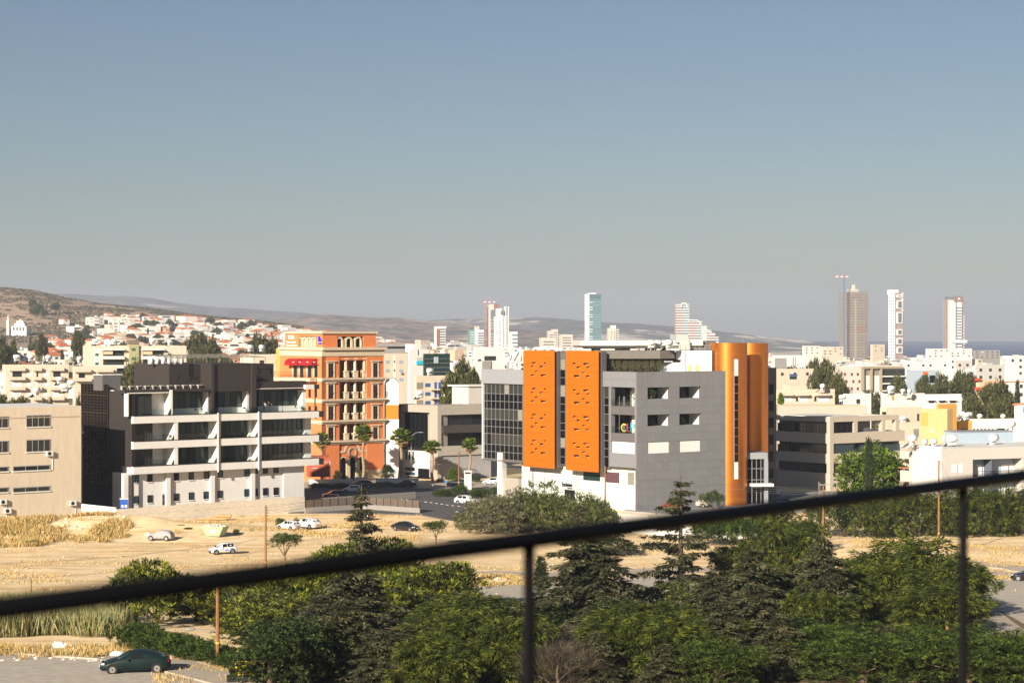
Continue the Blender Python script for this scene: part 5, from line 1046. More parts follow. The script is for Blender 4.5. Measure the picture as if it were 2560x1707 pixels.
# --- blocks right of the orange tower
b = TB(955, 960, 1019, 890, 540, 'cream', 'cream flats with pale blue windows right of the orange tower', vR=11000)
for k in range(3):
    for x0 in (964, 998): b.box('window', 'r', x0, x0 + 10, 901 + 22 * k, 908.5 + 22 * k, -.1, .05, M('pale_blue_glass', (0.28, 0.34, 0.40), rough=0.2, var=0))
    b.box('window', 'r', 984, 988, 902 + 22 * k, 906 + 22 * k, -.1, .05, DARKW); b.box('air_conditioner', 'r', 1002, 1007, 931, 935, .05, .5, WHITE2)
b.box('white_strip', 'r', 983, 990, 888, 945, -.1, .04, WHITE2)
b = TB(1020, 1024, 1073, 879, 640, 'white', 'white modern house with a tall stair tower and turquoise pool wall', vR=9500); b.box('stair_tower', 'r', 1034, 1067, 860, 880, -6, -.4, WHITE2); b.box('grey_wall', 'r', 1052, 1067, 860, 879, -6, -.35, WALLS['pale grey']); b.box('slot_window', 'r', 1045, 1047, 874, 888, -.1, .05, DARKW); b.box('pool_wall', 'r', 1042, 1060, 902, 911, -.1, .4, M('turquoise_panel', (0.02, 0.42, 0.55), var=0.2)); b.box('recess', 'r', 1042, 1068, 893, 911, -.1, .03, WALLS['pale grey'])
b = TB(1058, 1062, 1125, 890, 600, GLASSG, 'dark green glass office beside the tall pine', vR=9500)
for k in range(7): b.box('glazing_bar', 'r', 1063 + 9 * k, 1064 + 9 * k, 890, 960, .0, .08, FRAME)
for k in range(5): b.box('glazing_bar', 'r', 1062, 1125, 896 + 11 * k, 897 + 11 * k, .0, .08, ALU)
b.box('blue_panel', 'r', 1086, 1096, 892, 908, 0, .3, WALLS['blue'])
b = TB(1036, 1040, 1120, 946, 520, 'cream', 'cream flats with bright blue shutters and balcony doors', vR=10500)
for k in range(3):
    y = 955 + 22 * k; b.box('window', 'r', 1063, 1076, y + 3, y + 12, -.1, .06, BLUED); b.box('balcony_door', 'r', 1086, 1092, y, y + 17, -.1, .05, BLUED); b.box('balcony_door', 'r', 1096, 1103, y, y + 17, -.1, .05, BLUED); b.box('balcony_slab', 'r', 1080, 1112, y + 17, y + 20, 0, 1.5, b.mat); b.box('balcony_recess', 'r', 1042, 1058, y + 1, y + 17, -.1, .04, GLASSP)
b = TB(1184, 1187, 1262, 873, 640, 'white', 'white flat-roofed house directly behind the grey roof parapet', vR=12000); b.box('recess', 'r', 1211, 1240, 890, 901, -.1, .05, GLASSS); b.box('grey_panel', 'r', 1206, 1228, 902, 930, 0, .4, WALLS['grey']); b.box('window', 'r', 1195, 1203, 898, 903, -.1, .05, DARKW)
b = TB(938, 940, 1024, 862, 900, 'grey', 'long grey roofed hall beyond the orange tower', vR=14000); b.box('dark_band', 'r', 945, 1020, 866, 871, 0, .2, BLACK)
# --- right-hand district
b = TB(1930, 1934, 2012, 891, 1150, 'white', 'white box building with a dark screen right of the orange cylinder', vR=16000); b.box('screen', 'r', 1937, 1966, 895, 921, -.1, .2, WALLS['grey']); b.box('red_strip', 'r', 1982, 1984, 893, 920, -.1, .1, TILE[2]); b.box('red_strip', 'r', 1988, 1989.5, 893, 920, -.1, .1, TILE[2]); b.box('roof_room', 'r', 1938, 2002, 880, 891, -8, -2, WALLS['grey'])
b = TB(1936, 1940, 2034, 926, 880, 'cream', 'low cream shop with a blue signboard right of the orange cylinder', vR=14000); b.wins('r', rows=1, per=6); b.box('signboard', 'r', 1974, 1993, 935, 939, 0, .2, M('blue_board', (0.03, 0.05, 0.25), var=0)); b.box('shop_window', 'r', 1974, 1992, 940, 948, -.1, .06, GLASSG)
b = TB(2048, 2052, 2160, 921, 930, 'pink', 'pale pink school block with small brown windows', vR=15000)
for k in range(3):
    for x0 in (2072, 2089, 2110, 2127, 2142): b.box('window', 'r', x0 + (k % 2) * 4, x0 + 5 + (k % 2) * 4, 932 + 18 * k, 939 + 18 * k, -.1, .06, M('brown_window', (0.10, 0.05, 0.035), rough=0.2, var=0))
b = TB(2153, 2158, 2266, 918, 860, 'white', 'white apartments framed by brown beams with glass balconies', vR=14000); BRF = M('taupe_frame', (0.33, 0.26, 0.18), var=0.05)
for x in (2157, 2178, 2202): b.box('brown_pier', 'r', x, x + 4, 917, 976, 0, 1.5, BRF)
b.box('brown_beam', 'r', 2157, 2258, 915.5, 921, 0, 1.6, BRF)
for k in range(3): b.box('balcony_recess', 'r', 2207, 2262, 925 + 18 * k, 939 + 18 * k, -.1, .1, GLASSS); b.box('balcony_slab', 'r', 2206, 2264, 939 + 18 * k, 942 + 18 * k, 0, 1.5, WHITE2)
b.box('upper_recess', 'r', 2162, 2200, 926, 938, -.1, .1, GLASSP)
b = TB(2262, 2266, 2346, 929, 900, 'blue', 'grey blue warehouse with an orange roof marker', vR=15000); b.box('dark_door', 'r', 2305, 2318, 938, 957, -.1, .05, GLASSB); b.box('dark_door', 'r', 2324, 2339, 938, 957, -.1, .05, GLASSB); b.box('orange_marker', 'r', 2308, 2319, 929, 937, 0, .3, M('orange_marker', (0.6, 0.12, 0.02), var=0))
b = TB(1940, 1943, 2087, 980, 560, 'cream', 'low cream flats with white shutters beyond the concrete office', vR=15000)
for (x0, x1) in ((1966, 1980), (2004, 2020), (2050, 2072)): b.box('shutter', 'r', x0 - 4, x1, 992, 1004, -.1, .05, SHUT); b.box('canopy', 'r', x0 - 8, x1 + 4, 983, 989, .05, 1.4, b.mat); b.box('window', 'r', x0 - 14, x0 - 9, 991, 1003, -.1, .06, GLASSS)
b.box('roof_room', 'r', 1978, 2016, 962, 981, -7, -2, b.mat)
b = TB(2108, 2113, 2178, 990, 600, 'white', 'small white flat-roofed house among shrubs left of the water tanks', vR=14000); b.wins('r', rows=1, per=5)
b = TB(2202, 2206, 2312, 990, 560, 'off-white', 'off-white flats with orange stripes and roof tanks', vR=14000); b.wins('r', rows=2, per=4); b.box('orange_stripe', 'r', 2229, 2235, 990, 1000, 0, .1, WALLS['yellow'])
b = TB(2304, 2308, 2404, 992, 540, 'white', 'long white house with three hooded windows behind the yellow block', vR=16000)
for x in (2322, 2349, 2375): b.box('window', 'r', x, x + 14, 1001, 1007, -.1, .06, DARKW); b.box('window_hood', 'r', x - 1, x + 18, 999.5, 1001, 0, 1.0, b.mat)
b = TB(2200, 2216, 2306, 1026, 470, 'beige', 'beige flat-roofed house with a roof terrace behind the concrete office', vR=16000); b.box('door', 'r', 2293, 2298, 1034, 1052, -.1, .05, DARKW); b.box('window', 'r', 2206, 2215, 1029, 1042, -.1, .06, GLASSG)
b = TB(2236, 2244, 2318, 1064, 430, 'cream', 'pale yellow lower block with narrow windows right of the concrete office', vR=14000); b.box('window', 'r', 2284, 2297, 1072, 1090, -.1, .06, GLASSP)
b = TB(2302, 2368, 2382, 1031, 415, WALLS['yellow'] if False else M('pale_yellow_render', (0.52, 0.36, 0.17), var=0.05), 'tall pale yellow house with a slim bright yellow rear wing', vL=-26000, vR=6000); b.box('window', 'l', 2327, 2334, 1072, 1081, -.1, .06, SHUT); b.box('window', 'l', 2353, 2360, 1090, 1102, -.1, .06, SHUT); b.box('yellow_stripe', 'l', 2302, 2320, 1031, 1064, 0, .05, WALLS['yellow'])
b = TB(2340, 2346, 2392, 1018, 430, 'yellow', 'bright yellow stair block rising behind the pale yellow house', vR=9000)
b = TB(2392, 2396, 2430, 1060, 440, 'yellow', 'small yellow wing with two dark windows beside the grey row', vR=12000); b.box('window', 'r', 2404, 2410, 1071, 1078, -.1, .05, DARKW); b.box('window', 'r', 2412, 2418, 1071, 1078, -.1, .05, DARKW)
b = TB(2424, 2428, 2620, 1055, 450, 'off-white', 'long off-white row with tiny square windows at the right edge', vR=20000)
for k in range(6): b.box('window', 'r', 2433 + 9.3 * k, 2437 + 9.3 * k, 1071, 1079, -.1, .05, DARKW)
b.box('ribbon_window', 'r', 2492, 2512, 1070, 1076, -.1, .05, GLASST)
b = TB(2534, 2540, 2640, 1078, 400, 'off-white', 'white roof terrace wall with an orange coping at the right edge', vR=20000)
b = TB(2440, 2446, 2510, 955, 700, 'peach', 'peach house with red balconies beside the big pines', vR=15000); b.box('red_front', 'r', 2440, 2454, 968, 975, 0, 1, REDC); b.box('red_front', 'r', 2440, 2454, 946, 951, 0, 1, REDC)
b = TB(2494, 2500, 2640, 955, 760, 'white', 'white house with a red tiled hip roof at the right edge', roof='hip', vR=16000); b.wins('r', rows=2, per=5)
b = TB(2536, 2544, 2660, 1010, 560, 'white', 'white cottage with an orange tiled roof beside the pines', roof='hip', vR=16000); b.wins('r', rows=1, per=5)
for (xl, xc, xr, yt, D, c, lab) in [(2366, 2370, 2420, 897, 1150, 'white', 'white block with a slim dark slot right of the brown-topped tower'), (2384, 2390, 2428, 905, 1050, 'pale grey', 'pale grey box house in front of the white slot block'), (2434, 2440, 2512, 916, 900, 'pale grey', 'grey cubic house with a tall slot window'), (2512, 2522, 2600, 893, 1000, 'white', 'white block with vertical strip windows at the right edge'), (2258, 2262, 2372, 907, 1200, 'white', 'long white terrace below the patterned tower'), (2300, 2330, 2380, 928, 980, 'off-white', 'low off-white hall right of the blue warehouse'), (2366, 2374, 2440, 925, 960, 'white', 'white villa with square windows above the big pines'), (2314, 2318, 2430, 873, 2300, 'white', 'long white hotel at the foot of the brown-topped tower'), (2420, 2424, 2500, 877, 2400, 'grey', 'dark grey glazed office right of the white hotel'), (2006, 2010, 2050, 866, 2500, 'off-white', 'off-white block on the shore left of the scaffolded tower'), (2050, 2056, 2108, 868, 2450, 'cream', 'cream block with a dark top beside the scaffolded tower'), (2176, 2182, 2212, 862, 2700, 'beige', 'unfinished concrete frame between the two tall towers')]:
    b = TB(xl, xc, xr, yt, D, c, lab, vR=15000); b.wins('r', rows=3, per=7 if D > 1500 else 4.5, w=2.2 if D > 1500 else 1.4, skip=.2)

# --- filler of the town: placed at random, in groups by district, nearest first
ORD = ['first', 'second', 'third'] + [str(i) + ('th' if not (i % 10 in (1, 2, 3) and i // 10 != 1) else {1: 'st', 2: 'nd', 3: 'rd'}[i % 10]) for i in range(4, 150)]
ROOFT = []
def district(n, px0, px1, D0, D1, hmin, hmax, cols, red, where, group, seed, wmin=10, wmax=22, avoid=(), sep=1.15):
    random.seed(seed); placed = []; tries = 0; items = []
    while len(placed) < n and tries < n * 60:
        tries += 1; D = D0 * (D1 / D0) ** random.random(); px = random.uniform(px0, px1)
        if any(a[0] < px < a[1] and a[2] < D < a[3] for a in avoid): continue
        w = random.uniform(wmin, wmax); x = (px - CX) / F * D
        if any((x - q[0]) ** 2 + (D - q[1]) ** 2 < ((w + q[2]) * .62 * sep) ** 2 for q in placed): continue
        placed.append((x, D, w)); items.append((px, D, w, random.uniform(hmin, hmax) if random.random() < .85 else hmax * 1.3, random.choice(cols), random.random() < red))
    items.sort()
    for i, (px, D, w, h, c, r) in enumerate(items):
        x = (px - CX) / F * D; yt = EY + (CZ - (tzf(x, D) + (min(h, 7.5) if r else h))) / D * F; s = F / D; vR = random.uniform(6500, 12000); fr_ = random.uniform(.35, .65)
        b = TB(px - w * s * (1 - fr_), px, px + w * s * fr_ * 1.3, yt, D, c, f'{c} {"red-roofed house" if r else "flat-roofed block"} {where}, {ORD[min(i, 145)]} from the left', name='tiled_house' if r else 'town_block', roof='hip' if r else 'flat', vR=vR, vL=random.uniform(-5000, -2500), group=group, cat='house' if r else 'building')
        far = D > 1100; 
        if random.random() < .45 and not r: b.balc('r', rows=3, per=7 if far else 5, skip=.3); b.wins('l', rows=2, per=6 if far else 4.2, w=1.8 if far else 1.3, skip=.25, frame=False)
        else: b.wins('r', rows=2 if r else 4, per=6 if far else 4, w=1.9 if far else 1.3, skip=.25, frame=False); b.wins('l', rows=2, per=6.5 if far else 4.5, w=1.9 if far else 1.3, skip=.35, frame=False)
        if not r and D < 1600 and random.random() < .6: ROOFT.append((b.fr.at(b.uR * random.uniform(.25, .75), -b.uL * random.uniform(.2, .7)), b.z1 + .06, px, where))
        if not r and random.random() < .4:
            q = b.fr.at(b.uR * .5, -b.uL * .45); rm = MB(); fq = Fr(q, b.fr.d); fq.m(rm, 0, min(5, b.uR * .35), b.z1, b.z1 + 2.6, -4, 0); rm.build('roof_room', b.mat, b.t)
WC = ['white', 'off-white', 'cream', 'off-white', 'white', 'pale grey']
district(30, 0, 620, 760, 1050, 4.5, 7, WC, .62, 'on the left below the hill', 'houses on the left below the hill', 1, wmin=8, wmax=13, avoid=((190, 480, 600, 760),))
district(44, 0, 700, 1050, 1600, 4.5, 8, WC + ['peach'], .6, 'in the middle of the left-hand suburb', 'houses in the left-hand suburb', 2, wmin=8, wmax=15)
district(60, 200, 960, 1650, 2250, 5, 8, WC + ['peach'], .55, 'on the slope under the bare hill', 'villas on the slope', 3, wmin=8, wmax=15)
district(18, 940, 1250, 700, 1150, 6, 10, WC, .2, 'in the centre between the two orange buildings', 'blocks between the two orange buildings', 4)
district(30, 930, 1330, 1150, 2300, 7, 13, WC + ['peach'], .14, 'in the town centre below the red crane', 'blocks in the town centre', 5, wmin=10, wmax=18)
district(30, 1890, 2560, 950, 1500, 5, 8.5, WC, .2, 'in the right-hand district', 'blocks in the right-hand district', 6, wmin=9, wmax=18)
district(36, 1890, 2570, 1500, 2900, 6, 11, WC + ['pale grey'], .1, 'near the shore on the right', 'blocks near the shore', 7, wmin=12, wmax=24)
district(14, 1250, 1480, 1900, 3000, 10, 16, WC, .05, 'seen over the orange panels', 'blocks seen over the orange panels', 8, wmin=14, wmax=26)
district(56, 100, 720, 1300, 2200, 4.5, 8, WC + ['peach'], .5, 'between the suburb and the bare hill', 'houses between the suburb and the hill', 9, wmin=8, wmax=15)
random.seed(99)
# far town that reads as one mass
def far_town():
    m = MB()
    for i in range(3060):
        D = random.uniform(2300, 3850); px = random.uniform(640, 2600)
        if i > 2500: D = random.uniform(1500, 2400); px = random.uniform(250, 1000)
        x = (px - CX) / F * D; g = tzf(x, D)
        if g < .5 or g > (34 if i < 2501 else 75): continue
        w, d, h = random.uniform(7, 18), random.uniform(7, 16), random.uniform(5, 12 if i < 2501 else 7) * (1.5 if random.random() < .1 else 1); a = random.uniform(.45, .8); ux, uy = math.cos(a), math.sin(a)
        P = [(x, D), (x + ux * w, D + uy * w), (x + ux * w - uy * d, D + uy * w + ux * d), (x - uy * d, D + ux * d)]; k = random.choice([0, 0, 1, 1, 2, 3]); m.prism(P, g - 2, g + h, k)
        if i > 2500 and random.random() < .3:
            c0 = (sum(p[0] for p in P) / 4, sum(p[1] for p in P) / 4, g + h + 2.2); m.add([(p[0], p[1], g + h + .02) for p in P] + [c0], [(0, 1, 4), (1, 2, 4), (2, 3, 4), (3, 0, 4)], 5)
        for r in range(int(h / 3.2)):
            for (o, dx, dy, L, nx, ny) in (((x, D), ux, uy, w, uy, -ux), ((x, D), -uy, ux, d, -ux, -uy)):
                if random.random() < .45:
                    a0, a1 = L * .12, L * random.uniform(.4, .88); z = g + r * 3.2 + 1; q = [(o[0] + dx * t_ + nx * e, o[1] + dy * t_ + ny * e) for t_, e in ((a0, .1), (a1, .1), (a1, -.1), (a0, -.1))]; m.prism(q, z, z + 1.5, 4)
    o = m.build('far_town', [WALLS['white'], WALLS['off-white'], WALLS['cream'], WALLS['pale grey'], DARKW, TILE[0]]); tag(o, 'dense pale mass of low buildings filling the far town', 'town', kind='stuff')
far_town()

# ================================================================ towers by the sea
def tower_box(t, x0, x1, yt, yb, D, mat, name='tower_body', ang=.5, dep=20):
    xm = x1 if False else x0; f = Fr(corner(x0, D), Vector((math.cos(ang), math.sin(ang)))); u = f.uz(x1, 800)[0]; z1 = CZ - (yt - EY) / F * D; z0 = max(0, tzf(*corner(x0, D))) - 2; m = MB(); f.m(m, 0, u, z0, z1, -dep, 0); m.build(name, mat, t); return f, u, z0, z1
def bands(t, f, u0, u1, z0, z1, step, h, mat, n0=-.2, n1=.4, name='floor_band'):
    z = z0
    while z < z1 - h: f.box(name, u0, u1, z, z + h, n0, n1, mat, t); z += step
TW = M('tower_white', (0.70, 0.68, 0.65), var=0.03); TC = M('tower_cream', (0.55, 0.48, 0.40), var=0.05); TG = glassM('tower_glass', (0.10, 0.17, 0.19), rough=0.12, spec=0.5); TR = M('tower_red', (0.26, 0.09, 0.075), var=0.08); TD = M('tower_dark', (0.14, 0.14, 0.155), var=0.08); TGR = glassM('tower_green_glass', (0.16, 0.30, 0.27), rough=0.15, spec=0.5)
def T(name, label, px, D): return thing(name, label, 'tower', onground(px, D))
# red-brown and cream tower
t = T('apartment_tower', 'red brown and cream tower beside the red crane', 1230, 3500); f, u, z0, z1 = tower_box(t, 1221, 1247, 769, 0, 3500, TD, ang=.12); f.box('cream_side', 0, u * .22, z0, z1 + 6, -19, .8, TC, t); f.box('cream_top', 0, u * .55, z1 - 4, z1 + 6, -12, .9, TC, t); f.box('red_top', u * .52, u, z1 - 2, z1 + 6.5, -14, .9, TR, t); bands(t, f, u * .22, u * .8, z0, z1 - 18, 5.0, 1.7, M('balcony_grey', (0.35, 0.37, 0.38), var=0)); 
for z in (20, 60, 100): f.box('red_band', u * .2, u, z, z + 5, -1, .7, TR, t)
f.box('red_side', u * .8, u * .88, z0, z1 - 16, -1, .9, TR, t)
# white twin-horned tower
t = T('white_horned_tower', 'slim white tower with two pointed horns beside the red brown tower', 1255, 3400); f, u, z0, z1 = tower_box(t, 1243, 1272, 790, 0, 3400, TW, ang=.15, dep=22)
for (a, b, y) in ((0, .42, 771), (.72, 1, 766)): f.box('horn', u * a, u * b, z1 - 2, CZ - (y - EY) / F * 3400, -20, .3, TW, t)
f.box('dark_notch', u * .3, u * .55, CZ - (787 - EY) / F * 3400, CZ - (776 - EY) / F * 3400, -5, .5, TD, t); f.box('glass_strip', u * .5, u * .6, z0, z1 - 2, -1, .5, TG, t); f.box('glass_strip', u * .78, u * .9, z0, z1 + 16, -1, .5, TG, t)
bands(t, f, u * .5, u, z0, z1, 4.0, 1.2, TW, -.5, .9); bands(t, f, u * .12, u * .3, z0, z1 - 8, 4.0, 1.5, TD, -.2, .4, 'window_band')
f2 = Fr(f.at(-3.2, -3), f.d); f2.box('white_slab', 0, 3.4, z0, CZ - (791 - EY) / F * 3400, -16, 0, TW, t)
# small red/white tower, white-blue mid tower, green glass tower
t = T('striped_tower', 'small red and white striped tower left of the red crane', 1100, 2700); f, u, z0, z1 = tower_box(t, 1092, 1116, 816, 0, 2700, TW, ang=.3, dep=14); f.box('red_side', 0, u * .3, z0, z1 - 3, -1, .4, TR, t); bands(t, f, u * .3, u * .85, z0, z1 - 3, 3.4, 1.6, DARKW, -.2, .3, 'window_band'); f.box('dark_side', u * .9, u, z0, z1 - 2, -1, .4, TD, t)
t = T('white_mid_tower', 'white mid-rise with blue window bands in front of the crane', 1200, 3000); f, u, z0, z1 = tower_box(t, 1187, 1210, 824, 0, 3000, TW, ang=.25, dep=16); bands(t, f, u * .35, u, z0, z1 - 2, 3.6, 1.7, M('blue_window_band', (0.06, 0.08, 0.13), rough=0.2, var=0), -.2, .4, 'window_band'); f.box('top_room', u * .1, u * .5, z1, z1 + 5, -10, -1, TC, t)
t = T('green_glass_block', 'pale green glass mid-rise at the left of the white mid-rise', 1180, 2900); f, u, z0, z1 = tower_box(t, 1175, 1187, 824, 0, 2900, TGR, ang=.25, dep=14); bands(t, f, 0, u, z0, z1, 3.6, .7, TW)
t = T('white_terraced_block', 'white mid-rise with wide windows right of the horned tower', 1285, 3100); f, u, z0, z1 = tower_box(t, 1277, 1294, 829, 0, 3100, TW, ang=.2, dep=14); bands(t, f, u * .2, u, z0, z1 - 3, 6.0, 2.6, TG, -.2, .4, 'window_band')
for (x0, x1, y, D, lab) in ((1372, 1384, 827, 3300, 'pale slab block left of the glass tower'), (1382, 1395, 823, 3350, 'taller pale slab block left of the glass tower'), (1402, 1432, 836, 3000, 'stepped beige block left of the glass tower'), (1353, 1390, 844, 2800, 'broad beige hall above the orange panels')):
    t = T('pale_block', lab, x0, D); f, u, z0, z1 = tower_box(t, x0, x1, y, 0, D, TC, ang=.2, dep=14); bands(t, f, u * .15, u * .85, z0, z1 - 3, 4.0, 1.2, DARKW, -.2, .3, 'window_band')
# the tall glass tower
t = T('glass_tower', 'tall green glass tower with a white windowed end wall', 1483, 3600); f, u, z0, z1 = tower_box(t, 1473, 1503, 735, 0, 3600, TG, ang=.10, dep=24); fl_ = Fr(corner(1473, 3600), Vector((-.9, .42)).normalized(), flip=True); ul = fl_.uz(1462, 800)[0]; m = MB(); fl_.m(m, 0, ul, z0, z1, -3, 0); m.build('end_wall', TW, t); f.box('crown', 0, u, z1 - 8, z1 - .5, -1, .4, M('tower_crown', (0.07, 0.12, 0.14), rough=0.2, var=0), t)
f.box('roof_cap', -.5, u * .6, z1, z1 + 2, -14, -1, TW, t)
z = z0
k = 0
while z < z1 - 12:
    f.box('balcony_band', u * .02, u * .3, z, z + 1.3, -.2, 1.2, TW if k % 3 else TGR, t); f.box('green_band', u * .32, u * .98, z, z + 1.5, -.2, .5, TGR, t) if (k % 9) not in (3, 4, 5) else f.box('green_strip', u * .6, u * .64, z, z + 4, -.2, .5, TGR, t); fl_.box('window_row', ul * .2, ul * .85, z + 1, z + 2.4, -.2, .2, M('row_window', (0.3, 0.3, 0.32), var=0), t); z += 4.4; k += 1
t = T('slim_cream_tower', 'small cream tower with a white top room right of the glass tower', 1533, 3000); f, u, z0, z1 = tower_box(t, 1521, 1540, 820, 0, 3000, TC, ang=.15, dep=12); f.box('top_room', u * .35, u, z1, z1 + 4, -8, -1, TW, t); f.box('dark_balconies', u, u * 1.35, z0, z1 + 1, -12, -1.5, TD, t); bands(t, f, u, u * 1.42, z0, z1, 3.4, 1.2, TW, -8, -.8)
for a in (.35, .75): bands(t, f, u * a, u * a + 1.2, z0, z1 - 2, 3.4, 1.4, DARKW, -.2, .2, 'window')
# stepped white and red resort tower
t = T('stepped_tower', 'white and red tower stepping down to the right like a sail', 1740, 3400); D = 3400
steps = [(1690, 1706, 761, TR), (1706, 1720, 760, TG), (1720, 1742, 800, TR), (1742, 1753, 803, TG), (1753, 1766, 815, TC), (1766, 1776, 825, TR), (1776, 1785, 833, TR), (1785, 1794, 842, TG)]
for i, (x0, x1, y, mm) in enumerate(steps):
    f, u, z0, z1 = tower_box(t, x0, x1 + .5, y + 2, 0, D + i * .6, mm, ang=.05, dep=18); bands(t, f, -.3, u + 1.6, z0, z1, 4.3, 1.7, TW, -17, 1.0)
    f.box('roof_slab', -.3, u + 1, z1, z1 + 1.4, -17, 1.0, TW, t)
m = MB(); 
for (x, y, x2, y2) in ((1705, 758, 1716, 758), (1716, 758, 1720, 770), (1705, 758, 1704, 768), (1722, 800, 1745, 801), (1745, 801, 1754, 812)): m.tube([W(x, y, D - 2), W(x2, y2, D - 2)], 1.0, 5)
m.build('roof_arch', TW, t)
# scaffolded tower
t = T('scaffolded_tower', 'unfinished tower wrapped in scaffolding beside the blue crane', 2140, 3300); f, u, z0, z1 = tower_box(t, 2114, 2166, 730, 0, 3300, M('raw_concrete', (0.24, 0.205, 0.165), var=0.15, scale=0.05), ang=.2, dep=30); f.box('lift_core', u * .2, u * .62, z1, z1 + 4.5, -15, -1, TC, t); f.box('crane_base', u * .33, u * .48, z1 + 4, z1 + 12, -8, -2, TC, t); bands(t, f, 0, u, z0, z1, 4.4, .9, TC, -28, .6); f.box('stair_shaft', u * .42, u * .52, z0, z1 - 12, -1, .7, TC, t)
m = MB()
for i in range(25): p = f.at(u * (i / 24) * 1.1 - 1.5, 3.2); m.tube([(p.x, p.y, z0), (p.x, p.y, z1 + 3)], .22, 3)
for k in range(46): z = z0 + (z1 + 2 - z0) * k / 45; a, b = f.at(-1.5, 3.2), f.at(u * 1.1, 3.2); m.tube([(a.x, a.y, z), (b.x, b.y, z)], .2, 3); a2 = f.at(u * 1.1, -20); m.tube([(b.x, b.y, z), (a2.x, a2.y, z)], .2, 3)
for i in range(10): p = f.at(u * 1.1, -2.2 * i); m.tube([(p.x, p.y, z0), (p.x, p.y, z1 + 3)], .22, 3)
m.build('scaffolding', M('scaffold_steel', (0.33, 0.28, 0.22), var=0.1), t); f.box('orange_skip', u * .68, u * .76, 62, 68, .5, 3, M('safety_orange', (0.6, 0.10, 0.03), var=0), t); f.box('orange_skip', u * .45, u * .52, 12, 18, .5, 3, M('safety_orange', (0.6, 0.10, 0.03), var=0), t)
def crane(name, label, x, yt, D, mat, jl, jr, y0=None):
    t = thing(name, label, 'crane', onground(x, D)); c = onground(x, D); zt = CZ - (yt - EY) / F * D; m = MB(); r = 1.0
    for dx, dy in ((-r, -r), (r, -r), (r, r), (-r, r)): m.tube([(c.x + dx, c.y + dy, c.z), (c.x + dx, c.y + dy, zt)], .3, 4)
    z = c.z; s = 1
    while z < zt - 3: m.tube([(c.x - r * s, c.y - r, z), (c.x + r * s, c.y - r, z + 3)], .2, 3); z += 3; s = -s
    m.build('mast', mat, t); m = MB(); RW = [M('crane_red', (0.45, 0.10, 0.08), var=0), M('crane_white', (0.7, 0.66, 0.62), var=0)]; xs = np.linspace((jl - CX) / F * D, (jr - CX) / F * D, 13)
    for i in range(12): m.box((xs[i], c.y - .8, zt), (xs[i + 1], c.y + .8, zt + 1.6), (i // 2) % 2)
    m.build('jib', RW, t); m = MB(); m.box((c.x - 1.2, c.y - 1.2, zt - 2.2), (c.x + 1.2, c.y + 1.2, zt + .2)); m.tube([(c.x, c.y, zt), (c.x, c.y, zt + 5)], .35, 4); m.build('cab', RW[0], t)
crane('tower_crane', 'blue tower crane with a red and white jib left of the scaffolded tower', 2110, 693, 3280, M('crane_blue', (0.06, 0.14, 0.30), var=0), 2083, 2120)
crane('tower_crane', 'pinkish red tower crane left of the red brown tower', 1214, 756, 3450, M('crane_pink', (0.55, 0.20, 0.13), var=0), 1204, 1238)
# patterned tower
t = T('patterned_tower', 'white tower with stacked square balcony frames down one side', 2240, 3300); f, u, z0, z1 = tower_box(t, 2221, 2238, 735, 0, 3300, TW, ang=-.25, dep=16); 
for a in (.12, .42, .72): 
    z = z0 + 2
    while z < z1 - 4: f.box('window', u * a, u * a + 1.5, z, z + 3.2, -.2, .3, M('taupe_window', (0.16, 0.13, 0.11), var=0), t); z += 5.2
f2, u2, z0, z1b = tower_box(t, 2236, 2258, 732, 0, 3301, M('tower_taupe', (0.30, 0.22, 0.19), var=0.05), ang=.3, dep=18); f2.box('top_block', -6, u2 * .5, z1b - 3, z1b + 5, -14, -1, TW, t); f2.box('white_side', u2 * .8, u2, z1b - 30, z1b, -17, .3, TW, t)
for (y0, y1) in ((737, 744), (751, 772), (780, 809), (823, 838), (845, 861), (867, 883)):
    za, zb = CZ - (y1 - EY) / F * 3300, CZ - (y0 - EY) / F * 3300; o = f2.box('balcony_frame', u2 * .2, u2 * .86, za, zb, -1, 2.2, TW, t); f2.box('balcony_glass', u2 * .36, u2 * .74, za + 1.6, zb - 1.6, 2.2, 2.6, M('frame_shadow', (0.12, 0.10, 0.11), var=0.2, scale=.2), o)  # balcony_glass here: dark panel with the frame's inner shadow as its colour
# brown-topped tower
t = T('brown_topped_tower', 'white tower with a brown crown and brown ribs near the right edge', 2390, 3300); f, u, z0, z1 = tower_box(t, 2366, 2388, 750, 0, 3300, TW, ang=.1, dep=18); f.box('brown_edge', 0, u * .12, z0, z1, -17, .4, TR, t); f.box('cream_strip', u * .15, u * .45, z0, z1, -10, .3, TC, t); TB_ = M('tower_brown', (0.20, 0.115, 0.08), var=0.05)
f2, u2, z0, z1b = tower_box(t, 2387, 2408, 741, 0, 3300, TW, ang=.1, dep=18); f2.box('brown_crown', -1, u2, CZ - (755 - EY) / F * 3300, z1b + .5, -17, .6, TB_, t); f2.box('dark_crown_side', -13, -1, CZ - (748 - EY) / F * 3300, z1b, -10, -.5, TD, t); f2.box('brown_rib', u2 * .08, u2 * .2, z0, z1b - 8, -1, .9, TB_, t); f2.box('brown_rib', u2 * .84, u2 * .98, z0, z1b - 8, -1, .9, TB_, t); bands(t, f2, u2 * .22, u2 * .82, z0 + 3, z1b - 14, 4.6, 2.2, TG, -.2, .6, 'window_band'); bands(t, f2, u2, u2 * 1.14, z0 + 3, z1b - 30, 4.6, 1.8, TW, -10, .3, 'balcony')
f2.box('podium', -u2 * .3, u2 * 1.4, CZ - (857 - EY) / F * 3300, CZ - (850 - EY) / F * 3300, -14, 3, TW, t); 
